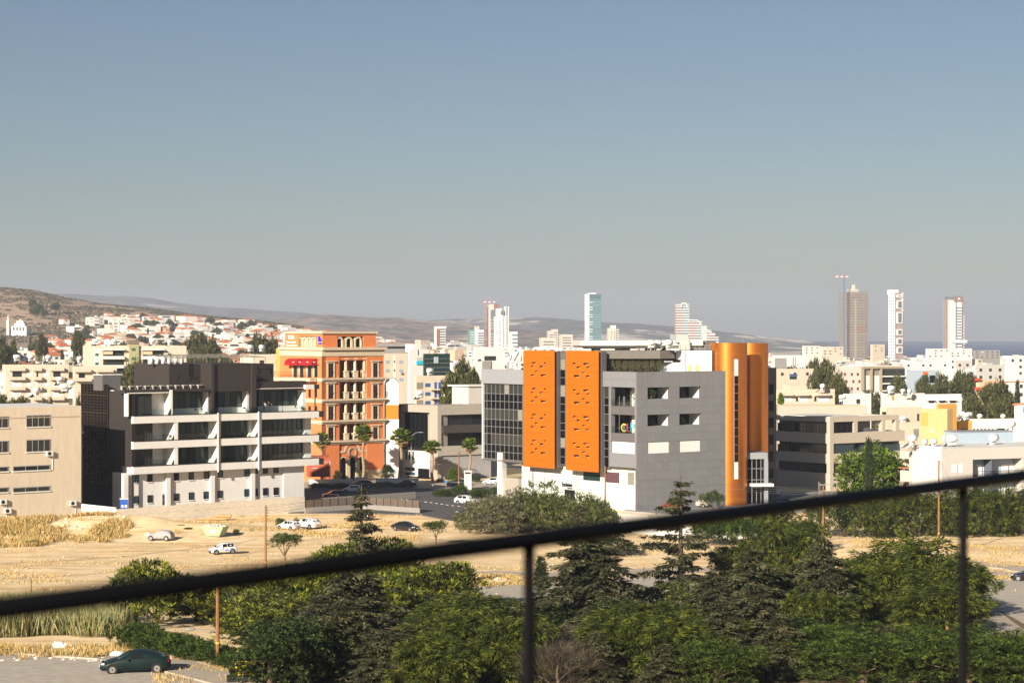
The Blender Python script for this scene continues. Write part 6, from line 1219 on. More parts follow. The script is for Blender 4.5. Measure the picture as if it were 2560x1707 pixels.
lm = MB(); c = f2.at(u2 * .5, .8); zc = CZ - (747 - EY) / F * 3300; lm.ball((c.x, c.y, zc), (2.2, .6, 2.0), seg=4, rings=2); lm.build('crown_logo', TW, t)
# radio mast
m = MB(); c = onground(1857, 2500); m.tube([tuple(c), (c.x, c.y, CZ - (788 - EY) / F * 2500)], [.5, .25], 4); tag(m.build('radio_mast', ALU), 'thin radio mast rising behind the orange cylinder', 'mast')
# ================================================================ vegetation
def unit(v): return v / np.maximum(np.linalg.norm(v, axis=1, keepdims=True), 1e-6)
def leafquads(P, D, L, Wd, r):
    n = len(P); S_ = unit(np.cross(D, r.normal(size=(n, 3)))); m = P + D * (L * .5)[:, None]; s = S_ * (Wd * .5)[:, None]
    v = np.stack([P, m + s, P + D * L[:, None], m - s], 1).reshape(-1, 3); q = np.arange(4 * n).reshape(n, 4); return v, q
def crownobj(name, parts, mats, parent):
    V, Q, I, o = [], [], [], 0
    for v, q, mi in parts: V.append(v); Q.append(q + o); I.append(mi); o += len(v)
    return newobj(name, npmesh(name, np.concatenate(V), np.concatenate(Q), mats, np.concatenate(I)), parent)
def sphere(r, n): return unit(r.normal(size=(n, 3)))
BARK = M('bark', (0.10, 0.065, 0.042), var=0.3, scale=3, bump=0.3); BARKP = M('pale_bark', (0.20, 0.145, 0.10), var=0.3, scale=3)
LF = {k: [leafM(k + '_leaf_a', tuple(x * .78 for x in c)), leafM(k + '_leaf_b', tuple(x * s * .7 for x in c)), leafM(k + '_leaf_c', tuple(x * t for x, t in zip(c, h)))] for k, c, s, h in [  # b darker, c paler: shade and highlights painted as random tuft tones
    ('pine', (0.095, 0.115, 0.018), .45, (2.1, 1.8, 1.2)), ('conifer', (0.062, 0.066, 0.032), .5, (2.0, 1.8, 1.7)), ('pepper', (0.056, 0.076, 0.012), .45, (2.2, 1.8, 1.4)), ('carob', (0.030, 0.046, 0.013), .55, (2.2, 2.0, 1.8)),
    ('olive', (0.155, 0.150, 0.075), .65, (1.35, 1.3, 1.4)), ('shrub', (0.085, 0.105, 0.028), .6, (1.5, 1.35, 1.2)), ('cypress', (0.035, 0.052, 0.018), .7, (1.4, 1.3, 1.2)), ('ficus', (0.085, 0.135, 0.014), .55, (1.45, 1.35, 1.2)), ('acacia', (0.043, 0.066, 0.012), .5, (2.0, 1.8, 1.5)), ('brush', (0.085, 0.07, 0.05), .65, (1.4, 1.35, 1.3)), ('hedge', (0.040, 0.066, 0.012), .5, (2.0, 1.8, 1.4)), ('town', (0.080, 0.085, 0.028), .6, (1.5, 1.35, 1.2)), ('palm', (0.13, 0.18, 0.025), .6, (1.5, 1.4, 1.3))]}
def trunkmb(h, r0, r1, forks=(), bend=.3, seed=0):
    r = random.Random(seed); m = MB(); pts = [(r.uniform(-bend, bend) * k / 5 * .6, r.uniform(-bend, bend) * k / 5 * .6, h * k / 5) for k in range(6)]; pts[0] = (0, 0, -.5); m.tube(pts, [r0 + (r1 - r0) * k / 5 for k in range(6)], 7)
    for (z, dx, dy, dz, rr) in forks:
        k = min(5, int(z / h * 5)); p = pts[k]; m.tube([p, (p[0] + dx * .5, p[1] + dy * .5, p[2] + dz * .6), (p[0] + dx, p[1] + dy, p[2] + dz)], [rr, rr * .7, rr * .35], 5)
    return m
def mk_tufts(kind, h, w, zc, hz, ntuft, nb, L, Wd, up, seed, cone=.5, lobes=None, inner=.55, flat_=False, droop=0.0):
    """tufts of narrow leaves in a crown made of lobes"""
    r = np.random.default_rng(seed); parts = []
    if lobes is None: lobes = [(0, 0, zc, w / 2, hz / 2)]
    tot = sum(l[3] ** 2 for l in lobes)
    for (lx, ly, lz, lr, lh) in lobes:
        n = max(8, int(ntuft * lr ** 2 / tot)); d = sphere(r, n); d[:, 2] = np.abs(d[:, 2]) * np.where(r.random(n) < .78, 1, -1); rad = inner + (1 - inner) * r.random(n) ** .5; bump = 1 + .22 * (vnoise(d[:, 0] * 3 + 5 + lx, d[:, 1] * 3 + d[:, 2] * 3 + 5, seed) - .5) * 2
        c = d * (rad * bump)[:, None] * np.array([lr, lr, lh]) + np.array([lx, ly, lz]); ax = unit(d * (1 - up) + np.array([0, 0, up - droop]) + r.normal(size=(n, 3)) * .15)
        P = np.repeat(c, nb, 0) + r.normal(size=(n * nb, 3)) * L * .25; D = unit(np.repeat(ax, nb, 0) + r.normal(size=(n * nb, 3)) * cone)
        v, q = leafquads(P, D, L * r.uniform(.6, 1.3, n * nb), Wd * r.uniform(.7, 1.3, n * nb), r); mi = np.repeat(r.choice(3, n, p=[.5, .25, .25]), nb); parts.append((v, q, mi))
    return parts
def rlobes(n, w, h, z0, seed, rr=(.28, .42), flat_=.8, low=0):
    r = random.Random(seed); out = []
    for i in range(n):
        a = i * 2.4 + r.uniform(-.4, .4); t = math.sqrt((i + .5) / n) * .72; R = r.uniform(*rr) * w; out.append((math.cos(a) * t * w / 2, math.sin(a) * t * w / 2, z0 + h * (.30 + .42 * (1 - t) + r.uniform(-.12, .16)), R, R * flat_))
    for i in range(low):
        a = i * 6.283 / max(low, 1) + r.uniform(-.3, .3); R = r.uniform(*rr) * w * .95; out.append((math.cos(a) * w * .30, math.sin(a) * w * .30, z0 + h * .16, R, R * flat_))
    return out
def mk(kind, name, label, cat, parts, mats, tmesh, tmat, group=None):
    t = thing(name, label, cat, (0, 0, 0), group); tmesh.build('trunk', tmat, t, smooth=True); crownobj('crown', parts, mats, t); return t
PROTO = {}
def proto(key, fn): PROTO[key] = [fn(s) for s in (1, 2)]; [setattr(o, 'hide_render', False) for o in PROTO[key]]
USED = set()
# species: nominal size (h, w)
SIZE = {}
def define(key, h, w, fn):
    PROTO[key] = [fn(1), fn(2)]; co = []
    for o in PROTO[key][0].children:
        if o.name.split('.')[0] in ('crown', 'fronds', 'dry_skirt'): a = np.empty(len(o.data.vertices) * 3, dtype=np.float32); o.data.vertices.foreach_get('co', a); co.append(a.reshape(-1, 3))
    c = np.concatenate(co); SIZE[key] = (float(np.percentile(c[:, 2], 99.7)), float(np.percentile(np.abs(c[:, :2]), 98.5) * 2))
G5 = lambda s: random.Random(s)
define('pine', 6, 6, lambda s: mk('pine', 'pine_tree', 'x', 'tree', mk_tufts('pine', 6, 6, 3.6, 4.6, 760, 12, .5, .11, .75, s * 10 + 1, cone=.32, lobes=rlobes(11, 6, 6, .7, s, (.17, .26), .95, 3) + [(0, 0, 3.4, 2.0, 1.7)]), LF['pine'], trunkmb(4.2, .2, .08, [(1.2, 1.4, .5, 2.4, .1), (1.5, -1.2, .8, 2.3, .1), (1.3, .3, -1.4, 2.4, .1), (2.0, -.9, -.9, 1.8, .08)], seed=s), BARKP))
define('pepper', 7, 9, lambda s: mk('pepper', 'pepper_tree', 'x', 'tree', mk_tufts('pepper', 7, 9, 4, 5, 1900, 11, .50, .085, .05, s * 10 + 2, cone=.30, lobes=rlobes(14, 9, 7, .3, s + 5, (.15, .23), .95, 7) + [(0, 0, 3.2, 3.0, 2.2)], droop=.85, inner=.5), LF['pepper'], trunkmb(4.5, .35, .15, [(1.5, 2, .6, 2.4, .15), (1.8, -1.8, 1.0, 2.4, .15), (1.6, .4, -2, 2.6, .15)], seed=s), BARK))
define('carob', 6, 7, lambda s: mk('carob', 'carob_tree', 'x', 'tree', mk_tufts('carob', 6, 7, 3.4, 4.6, 1900, 11, .18, .10, .35, s * 10 + 3, cone=.9, lobes=rlobes(15, 7, 6, .5, s + 9, (.13, .21), .9, 6) + [(0, 0, 3, 2.4, 1.8)]), LF['carob'], trunkmb(3.5, .3, .12, [(1.0, 1.5, .6, 2.4, .12), (1.2, -1.4, .8, 2.2, .12)], seed=s), BARK))
define('lightbush', 4.5, 5.5, lambda s: mk('shrub', 'mastic_tree', 'x', 'tree', mk_tufts('shrub', 4.5, 5.5, 2.6, 3.6, 1200, 9, .17, .10, .4, s * 10 + 4, cone=.9, lobes=rlobes(12, 5.5, 4.5, .3, s + 13, (.15, .23), .9, 5) + [(0, 0, 2.2, 2.0, 1.5)]), LF['shrub'], trunkmb(2.6, .18, .08, [(.8, 1.2, .4, 1.6, .08), (.9, -1.1, .6, 1.6, .08)], seed=s), BARK))
define('olive', 5, 6.5, lambda s: mk('olive', 'olive_tree', 'x', 'tree', mk_tufts('olive', 5, 6.5, 2.4, 4, 950, 10, .34, .07, .55, s * 10 + 5, cone=.6, lobes=rlobes(13, 6.5, 5, .0, s + 17, (.15, .24), .9, 7) + [(0, 0, 2, 2.4, 1.7)]), LF['olive'], trunkmb(2.6, .25, .1, [(.6, 1.2, .5, 1.8, .1), (.7, -1.2, .6, 1.8, .1)], seed=s), BARK))
define('shrub', 4, 6, lambda s: mk('shrub', 'green_shrub', 'x', 'shrub', mk_tufts('shrub', 4, 6, 1.8, 3.6, 950, 10, .32, .07, .6, s * 10 + 6, cone=.55, lobes=rlobes(13, 6, 4, -.2, s + 21, (.15, .24), .9, 7) + [(0, 0, 1.6, 2.4, 1.5)]), LF['shrub'], trunkmb(1.8, .15, .06, [(.5, 1, .4, 1.2, .06)], seed=s), BARK))
define('hedge', 2.2, 3.4, lambda s: mk('hedge', 'hedge_shrub', 'x', 'shrub', mk_tufts('hedge', 2.2, 3.4, 1.1, 2.1, 700, 9, .26, .06, .7, s * 10 + 7, cone=.5, lobes=rlobes(8, 3.4, 2.2, -.1, s + 25, (.2, .28), 1.0) + [(0, 0, .9, 1.4, .9)]), LF['hedge'], trunkmb(1.0, .1, .05, seed=s), BARK))
define('ficus', 8, 11, lambda s: mk('ficus', 'ficus_tree', 'x', 'tree', mk_tufts('ficus', 8, 11, 4.5, 7, 1300, 10, .36, .24, .4, s * 10 + 8, cone=.8, lobes=rlobes(20, 11, 8, .4, s + 29, (.12, .19), .95, 8) + [(0, 0, 4.2, 4.2, 3.0)]), LF['ficus'], trunkmb(4.5, .4, .2, seed=s), BARK))
define('acacia', 6, 10, lambda s: mk('acacia', 'acacia_tree', 'x', 'tree', mk_tufts('acacia', 6, 10, 3.6, 4, 1700, 11, .30, .075, .25, s * 10 + 9, cone=.6, lobes=rlobes(20, 10, 6, .6, s + 33, (.12, .18), .7, 6), inner=.3), LF['acacia'], trunkmb(3.6, .3, .12, [(1.5, 2.6, .8, 2.2, .13), (1.8, -2.4, 1.4, 2.2, .13), (1.6, .6, -2.8, 2.2, .13), (2.0, -2, -2, 1.8, .1), (2.0, 2.2, 2.2, 1.8, .1)], seed=s), BARKP))
define('brush', 4, 5, lambda s: mk('brush', 'leafless_bush', 'x', 'shrub', mk_tufts('brush', 4, 5, 1.9, 3.8, 500, 9, .8, .022, .6, s * 10 + 10, cone=.45, lobes=[(0, 0, 1.7, 2.4, 1.9)], inner=.25), LF['brush'], trunkmb(2.0, .12, .04, [(.3, 1, .6, 1.6, .05), (.4, -1, .5, 1.6, .05), (.3, .2, -1, 1.8, .05)], seed=s), BARKP))
define('cypress', 9, 1.6, lambda s: mk('cypress', 'cypress_tree', 'x', 'tree', mk_tufts('cypress', 9, 1.6, 4.6, 8.8, 420, 9, .42, .09, .9, s * 10 + 11, cone=.22, lobes=[(0, 0, 1.6 + .95 * k, .8 * math.sin(math.pi * min(1, (9.2 - k) / 10)) ** .6 * (1 - .055 * k), 1.0) for k in range(8)]), LF['cypress'], trunkmb(7, .13, .04, bend=.1, seed=s), BARK))
define('town', 8, 8, lambda s: mk('town', 'town_tree', 'x', 'tree', mk_tufts('town', 8, 8, 4.6, 6.4, 620, 9, .7, .22, .5, s * 10 + 12, cone=.6, lobes=rlobes(12, 8, 8, .5, s + 41, (.16, .25), .95) + [(0, 0, 4, 2.8, 2.4)]), LF['town'], trunkmb(4.5, .3, .12, seed=s), BARK))
def mk_sparse(s):
    lob = [(-1.5, 0, 3.0, 1.0, .8), (1.6, .3, 2.9, 1.0, .9), (.2, .6, 3.4, .95, .7), (-.4, -.9, 3.1, .9, .7), (.9, -.8, 3.3, .8, .6)]
    return mk('acacia', 'young_acacia_tree', 'x', 'tree', mk_tufts('shrub', 4, 4.6, 3, 2, 420, 10, .30, .05, .3, s * 10 + 13, cone=.7, lobes=lob, inner=.35), LF['acacia'], trunkmb(1.2, .12, .09, [(.9, -1.6, 0, 2.0, .07), (.9, 1.6, .3, 2.0, .07), (1.0, .2, .6, 2.3, .06), (1.0, -.4, -.9, 2.1, .06), (1.0, .9, -.8, 2.2, .06)], seed=s, bend=.1), BARKP)
define('sparse', 4, 4.6, mk_sparse)
def mk_conifer(s, h=10, R=3.0, levels=17, per=7, gap=.0, dens=26, droopy=.42):
    r = np.random.default_rng(s * 77 + int(R * 10)); t = thing('conifer_tree', 'x', 'tree'); m = MB(); m.tube([(0, 0, -.5), (0, 0, h * .5), (0, 0, h * .99)], [.22, .13, .02], 7); Ps, Ds, Ls, Ms = [], [], [], []
    for lv in range(levels):
        f = (lv + .3) / levels; R1 = R * (1 - f) ** .85 * r.uniform(.8, 1.1) + .15
        for b in range(per):
            z = h * (.06 + .92 * f) + r.uniform(-.45, .45) * (1 - f); a = r.uniform(0, 2 * math.pi); L = R1 * r.uniform(.4, 1.25); out = np.array([math.cos(a), math.sin(a), 0]); n = max(5, int(dens * L / R * 1.6)); k = r.random(n) ** .75
            cz = .28 * L * k - droopy * L * k ** 2; base = out * (k * L)[:, None] + np.stack([0 * k, 0 * k, z + cz], 1); side = np.array([-out[1], out[0], 0]); sgn = r.choice([-1, 1], n)
            d = unit(out * .45 + side * (sgn * .65)[:, None] + np.array([0, 0, -.75]) + r.normal(size=(n, 3)) * .3); nb = 4
            for j in range(nb):
                Ps.append(base + r.normal(size=(n, 3)) * .07); Ds.append(unit(d + r.normal(size=(n, 3)) * .28)); Ls.append(.55 * r.uniform(.6, 1.25, n) * (1 - .35 * k)); Ms.append(np.full(n, r.choice(3, p=[.5, .25, .25])))
            m.tube([(0, 0, z), (out[0] * L * .5, out[1] * L * .5, z + .14 * L - droopy * L * .25), (out[0] * L * .9, out[1] * L * .9, z + .25 * L - droopy * L * .81)], [.05, .03, .012], 3)
    P, D, L = np.concatenate(Ps), np.concatenate(Ds), np.concatenate(Ls); v, q = leafquads(P, D, L, np.full(len(P), .10), r); m.build('trunk', BARK, t, smooth=True); crownobj('crown', [(v, q, np.concatenate(Ms))], LF['conifer'], t); return t
define('conifer', 10, 6.4, lambda s: mk_conifer(s, 10, 3.0, 24, 8, dens=30, droopy=.5)); define('thinconifer', 11, 4.0, lambda s: mk_conifer(s + 4, 11, 1.9, 15, 5, dens=22, droopy=.3))
define('sparseconifer', 11, 6.0, lambda s: mk_conifer(s + 8, 11, 2.9, 13, 5, dens=34, droopy=.25))
def mk_palm(s):
    r = np.random.default_rng(s + 300); t = thing('fan_palm', 'x', 'palm'); h = 9.0; m = MB(); n = 26; m.tube([(0, 0, -.4)] + [(.12 * math.sin(k * .4 + s), .08 * math.cos(k * .3), h * k / n) for k in range(n + 1)], [.34] + [(.27 + .05 * (k % 2)) * (1 - .25 * k / n) for k in range(n + 1)], 9); m.build('trunk', M('palm_trunk', (0.30, 0.21, 0.135), var=0.35, scale=4, bump=.5), t)
    def fans(nf, elo, ehi, Lp, Lb, nb, spread, droop, mats, name):
        P, D, L, I = [], [], [], []; st = MB()
        for i in range(nf):
            a = r.uniform(0, 6.283); e = r.uniform(elo, ehi); d = np.array([math.cos(a) * math.cos(e), math.sin(a) * math.cos(e), math.sin(e)]); b0 = np.array([0, 0, h]); tip = b0 + d * Lp * r.uniform(.8, 1.2); side = unit(np.cross(d, [0, 0, 1])[None])[0]; upv = np.cross(side, d); c = r.choice(3)
            st.tube([tuple(b0), tuple(tip)], [.035, .02], 3)
            for j in range(nb):
                th = spread * (j / (nb - 1) - .5) * 2; dd = d * math.cos(th) + side * math.sin(th) + upv * r.uniform(-.05, .2) - np.array([0, 0, droop * (.3 + abs(th) * .25)]); dd /= np.linalg.norm(dd); ln = Lb * (1 - .25 * abs(th) / spread) * r.uniform(.85, 1.1); P.append(tip); D.append(dd); L.append(ln); I.append(c)
        v, q = leafquads(np.array(P), np.array(D), np.array(L), np.full(len(P), .24), r); o = newobj(name, npmesh(name, v, q, mats, np.array(I)), t); st.build('leaf_stalks', mats[1], o)
    fans(60, -.5, 1.45, 1.0, 1.1, 14, 1.5, .15, LF['palm'], 'fronds'); DRY = [leafM('dry_frond_a', (0.36, 0.24, 0.11)), leafM('dry_frond_b', (0.24, 0.15, 0.07)), leafM('dry_frond_c', (0.30, 0.22, 0.08))]
    fans(26, -1.35, -.5, .7, 1.0, 12, 1.2, .5, DRY, 'dry_skirt'); return t
define('palm', 9, 4.2, mk_palm)
SIZE['palm'] = (10.6, 4.7); VAR = {}
def tree(key, px, ytop, D, wpx, label, group=None, py=None, rz=None, cat=None, name=None):
    """stand a tree of this kind on the ground at depth D so that its crown spans wpx and reaches ytop"""
    p = onground(px, D); h = CZ - (ytop - EY) / F * D - p.z; w = wpx * D / F * (1.14 if D < 215 else 1); H0, W0 = SIZE[key]; v = VAR.get(key, 0); VAR[key] = v + 1; pr = PROTO[key][v % 2]; first = (key, v % 2) not in USED; USED.add((key, v % 2))
    o = place(pr, p, random.uniform(0, 6.28) if rz is None else rz, (w / W0, w / W0, h / H0), label, group, first=first)
    if cat: o['category'] = cat
    if name and first: o.name = name
    elif name: o.name = name
    return o
FT = 'trees below the balcony'
for a in [('pine', 388, 1402, 166, 190, 'round bright pine with forked trunk above the hedge'), ('pine', 650, 1440, 170, 220, 'yellow-green pine left of the dark conifer, below the rail'), ('pine', 755, 1415, 182, 220, 'broad pine directly behind the carob below the rail'), ('pine', 880, 1340, 205, 170, 'pine with upright bright tips just above the rail on the left'), ('pine', 975, 1345, 207, 140, 'second upright-tipped pine just above the rail'), ('pine', 1095, 1398, 188, 190, 'rounded pine beside the grey road stub'), ('pine', 960, 1395, 192, 180, 'dark pine hidden behind the large conifer'),
          ('thinconifer', 904, 1222, 203, 95, 'thin ragged conifer rising above the rail in front of the black car'), ('conifer', 882, 1395, 152, 260, 'large dark drooping conifer at lower left centre'), ('conifer', 800, 1490, 149, 170, 'dark conifer low down left of the largest conifer'), ('conifer', 1010, 1560, 146, 150, 'small dark conifer at the bottom right of the largest conifer'),
          ('carob', 725, 1540, 140, 240, 'dark glossy carob tree at the bottom left'), ('lightbush', 1070, 1495, 168, 150, 'pale green almond-like tree beside the grey road stub'), ('pepper', 1190, 1485, 147, 280, 'bright green pepper tree left of the near post'), ('pepper', 1130, 1560, 141, 220, 'low pepper tree at the bottom left of the near post'), ('brush', 1430, 1565, 152, 190, 'grey leafless bush behind the short wooden pole'), ('conifer', 1460, 1312, 167, 290, 'broad drooping conifer at the centre right of the near post'), ('cypress', 1353, 1390, 192, 30, 'slim dark cypress left of the broad drooping conifer'), ('cypress', 1562, 1470, 176, 22, 'short cypress right of the broad drooping conifer'),
          ('sparseconifer', 1702, 1206, 197, 190, 'tall open-branched conifer with its tip above the rail'), ('lightbush', 1725, 1455, 172, 190, 'mastic tree with pale green highlights below the open conifer'), ('carob', 1625, 1470, 180, 120, 'small dark tree between the two conifers'), ('pepper', 1620, 1510, 147, 300, 'rounded pepper tree at the bottom centre'), ('pepper', 1760, 1540, 145, 220, 'pepper tree at the bottom right of centre'), ('conifer', 1880, 1375, 166, 230, 'dark conifer mixed with pepper trees on the right'), ('pepper', 1850, 1352, 205, 130, 'feathery pepper tree under the rail on the right'), ('pepper', 1950, 1295, 208, 170, 'pale feathery pepper tree right of centre under the rail'), ('conifer', 2055, 1345, 163, 180, 'ragged grey-green conifer left of the large pepper tree'), ('conifer', 1850, 1490, 147, 220, 'dark conifer low down on the right'), ('pepper', 1970, 1420, 174, 170, 'pepper tree with a dead trunk beside it'), ('pepper', 2270, 1340, 182, 300, 'largest rounded pepper tree near the far post'), ('pepper', 2390, 1400, 176, 190, 'pepper tree beside the curving road'), ('pepper', 2130, 1430, 170, 170, 'pepper tree in front of the mound'), ('carob', 2000, 1540, 146, 170, 'dark round tree at the bottom right of centre'),
          ('acacia', 2150, 1560, 139, 330, 'spreading acacia at the bottom right'), ('acacia', 2400, 1575, 137, 360, 'wide acacia at the bottom beside the far post'), ('acacia', 2590, 1590, 138, 300, 'acacia at the bottom right corner'), ('carob', 1960, 1600, 138, 240, 'dark tree along the bottom edge'), ('pepper', 2060, 1480, 160, 170, 'pepper tree in the middle of the right-hand thicket'), ('acacia', 1880, 1620, 134, 220, 'low acacia at the bottom edge')]: tree(*a, FT)
random.seed(61)
for i, (k, px, yt, D, w) in enumerate([('carob', 750, 1550, 127, 220), ('conifer', 860, 1500, 130, 200), ('conifer', 955, 1580, 125, 180), ('pepper', 1075, 1590, 124, 210), ('pepper', 1200, 1530, 131, 250), ('pepper', 1290, 1545, 128, 190), ('brush', 1395, 1600, 126, 200), ('conifer', 1490, 1580, 127, 150), ('pepper', 1585, 1545, 131, 250), ('pepper', 1700, 1550, 129, 240), ('conifer', 1800, 1500, 137, 190), ('conifer', 1885, 1460, 146, 210), ('conifer', 1950, 1540, 130, 190), ('acacia', 2040, 1565, 131, 240), ('acacia', 2160, 1590, 126, 270), ('acacia', 2290, 1580, 127, 270), ('acacia', 2420, 1590, 125, 270), ('acacia', 2545, 1580, 126, 270), ('pepper', 2080, 1440, 166, 180), ('conifer', 2010, 1400, 172, 150), ('pepper', 1900, 1400, 180, 160), ('pepper', 1130, 1530, 142, 200), ('conifer', 1780, 1430, 166, 160), ('pepper', 2190, 1400, 172, 210), ('carob', 1560, 1500, 158, 150), ('carob', 1370, 1500, 165, 120), ('pepper', 2350, 1460, 160, 220), ('conifer', 700, 1560, 128, 130), ('acacia', 1790, 1600, 124, 220), ('conifer', 1660, 1610, 123, 140)]): tree(k, px, yt, D, w, f'{dict(pepper="pepper tree", conifer="conifer", carob="carob", acacia="acacia", brush="bare bush", pine="pine")[k]} in the lower thicket, {ORD[i]} of its planting', 'trees of the lower thicket')
for i, (px, yt, D, w) in enumerate([(560, 1470, 178, 150), (600, 1460, 166, 190), (690, 1470, 160, 200), (790, 1440, 172, 200), (840, 1420, 186, 180), (950, 1450, 168, 200), (490, 1500, 172, 120), (620, 1520, 152, 170)]): tree('pine', px, yt, D, w, f'pine in the dark pine clump left of the near post, {ORD[i]} counted', 'pine clump')
tree('carob', 675, 1560, 123, 170, 'dark carob hiding the yellow excavator', FT)
RT = 'trees along the far side of the mound'
for a in [('pepper', 2190, 1235, 298, 150, 'weeping tree at the left end of the row behind the mound'), ('pepper', 2290, 1225, 300, 140, 'second weeping tree of the row behind the mound'), ('pepper', 2380, 1222, 302, 150, 'weeping tree behind the right-hand pole'), ('pepper', 2460, 1218, 303, 150, 'weeping tree right of the far post'), ('pepper', 2545, 1215, 305, 150, 'last weeping tree of the row at the right edge'), ('cypress', 2110, 1228, 300, 46, 'dark columnar cypress left of the weeping row'), ('ficus', 2178, 1110, 350, 178, 'big bright green ficus in front of the concrete office'), ('cypress', 2172, 1095, 330, 26, 'tall brownish cypress in front of the ficus'), ('lightbush', 2050, 1245, 300, 100, 'light bush at the foot of the concrete office'), ('carob', 1940, 1255, 290, 110, 'dark clipped tree on the ramp'), ('hedge', 1830, 1285, 285, 110, 'clipped dark shrub above the white ramp wall'), ('hedge', 1770, 1290, 284, 90, 'low red-flowered shrub above the white ramp wall'), ('hedge', 1900, 1280, 286, 90, 'clipped shrub at the right end of the white ramp wall'), ('pepper', 2000, 1300, 262, 150, 'feathery tree right of the ramp wall')]: tree(*a, RT)
for a in [('olive', 1225, 1243, 306, 165, 'grey-green olive bush at the edge of the dirt lot'), ('olive', 1290, 1225, 312, 130, 'taller olive behind the grey-green bush'), ('shrub', 1165, 1280, 314, 70, 'small dark bush hiding a black car'), ('shrub', 1345, 1222, 312, 170, 'big green bush below the white shop front'), ('shrub', 1440, 1235, 308, 170, 'green bush left of the wooden pole by the shop'), ('shrub', 1500, 1265, 303, 110, 'dark bush at the right end of the clump'), ('thinconifer', 1450, 1262, 290, 70, 'brownish young conifer in the green clump'), ('carob', 1520, 1335, 268, 150, 'dark low bush on the dirt below the rail'), ('sparse', 712, 1332, 258, 100, 'young open tree standing alone on the dirt lot'), ('sparse', 1090, 1300, 285, 80, 'wispy shrub in front of the black convertible'), ('sparse', 1780, 1225, 318, 60, 'thin young tree beside the orange cylinder'), ('sparse', 1690, 1238, 320, 50, 'small young tree in front of the silver cars')]: tree(*a, 'bushes round the dirt lot')
for i, (px, D, yt, w) in enumerate([(82, 284, 1350, 46), (345, 300, 1322, 24), (452, 304, 1312, 26), (470, 302, 1318, 24), (700, 318, 1294, 24), (740, 318, 1296, 22), (590, 300, 1322, 18), (270, 210, 1462, 30)]): tree('shrub', px, yt, D, w, f'small green weed bush on the dirt, {ORD[i]} noted', 'weed bushes on the dirt')
# clipped hedge along the near street
for i, (px, D, yt, w) in enumerate([(345, 146, 1560, 110), (400, 144, 1572, 110), (450, 142, 1588, 105), (500, 140, 1600, 105), (550, 137, 1615, 110), (600, 135, 1630, 110), (650, 133, 1650, 120), (710, 131, 1665, 120)]): tree('hedge', px, yt, D, w, f'clipped hedge shrub, {ORD[i]} from the left of the row behind the green car', 'hedge behind the green car')
# palms along the street
for i, (px, py, yt, w, lab) in enumerate([(804, 1213, 1072, 62, 'fan palm at the corner of the white office'), (908, 1208, 1052, 66, 'tallest fan palm, in front of the orange tower'), (1003, 1196, 1062, 74, 'fan palm with the fullest dry skirt right of the orange tower'), (1081, 1210, 1090, 66, 'fan palm beside the concrete corner'), (1175, 1200, 1085, 60, 'fan palm nearest the black glass grid')]):
    o = tree('palm', px, yt + 12, (404.7, 410, 405, 408, 405)[i], w * .95, lab, 'fan palms along the street')
for i, (px, py, yt, w) in enumerate([(826, 1195, 1120, 9), (940, 1192, 1128, 9), (975, 1190, 1108, 9), (985, 1192, 1112, 9), (776, 1200, 1120, 9)]): tree('cypress', px, yt, gp(px, py).y, w, f'pencil cypress by the orange tower, {ORD[i]} planted', 'pencil cypresses by the orange tower')
for i, (px, py, yt, w, k) in enumerate([(970, 1203, 1160, 36, 'carob'), (844, 1205, 1176, 22, 'carob'), (905, 1203, 1172, 26, 'lightbush'), (1132, 1208, 1165, 24, 'ficus'), (1100, 1208, 1196, 20, 'hedge'), (1190, 1206, 1190, 24, 'hedge'), (1150, 1238, 1212, 40, 'hedge'), (1110, 1243, 1222, 50, 'hedge'), (1200, 1246, 1222, 54, 'hedge'), (1250, 1240, 1215, 40, 'hedge'), (800, 1222, 1208, 60, 'hedge'), (850, 1222, 1208, 60, 'hedge'), (960, 1220, 1205, 60, 'hedge'), (1010, 1220, 1205, 50, 'hedge')]): tree(k, px, yt, gp(px, py).y, w, f'green street shrub near the junction, {ORD[i]} of the planting', 'street planting at the junction')
# plants on the terrace of the grey building
fl_, fr_, UL_, zp_, fT_, zc_ = HER
for i in range(9):
    u, z = fT_.uz(1512 + 17 * i, 928, -1.2); p = fT_.at(u, -1.2); v = i % 2; first = ('olive', 9 + v) in USED; o = place(PROTO['olive'][v], (p.x, p.y, zp_ - .1), i, (.22, .22, .62 + .1 * ((i * 7) % 3)), f'potted olive on the roof terrace, {ORD[i]} from the left', 'terrace olives'); o.name = 'terrace_shrub'; o['category'] = 'shrub'
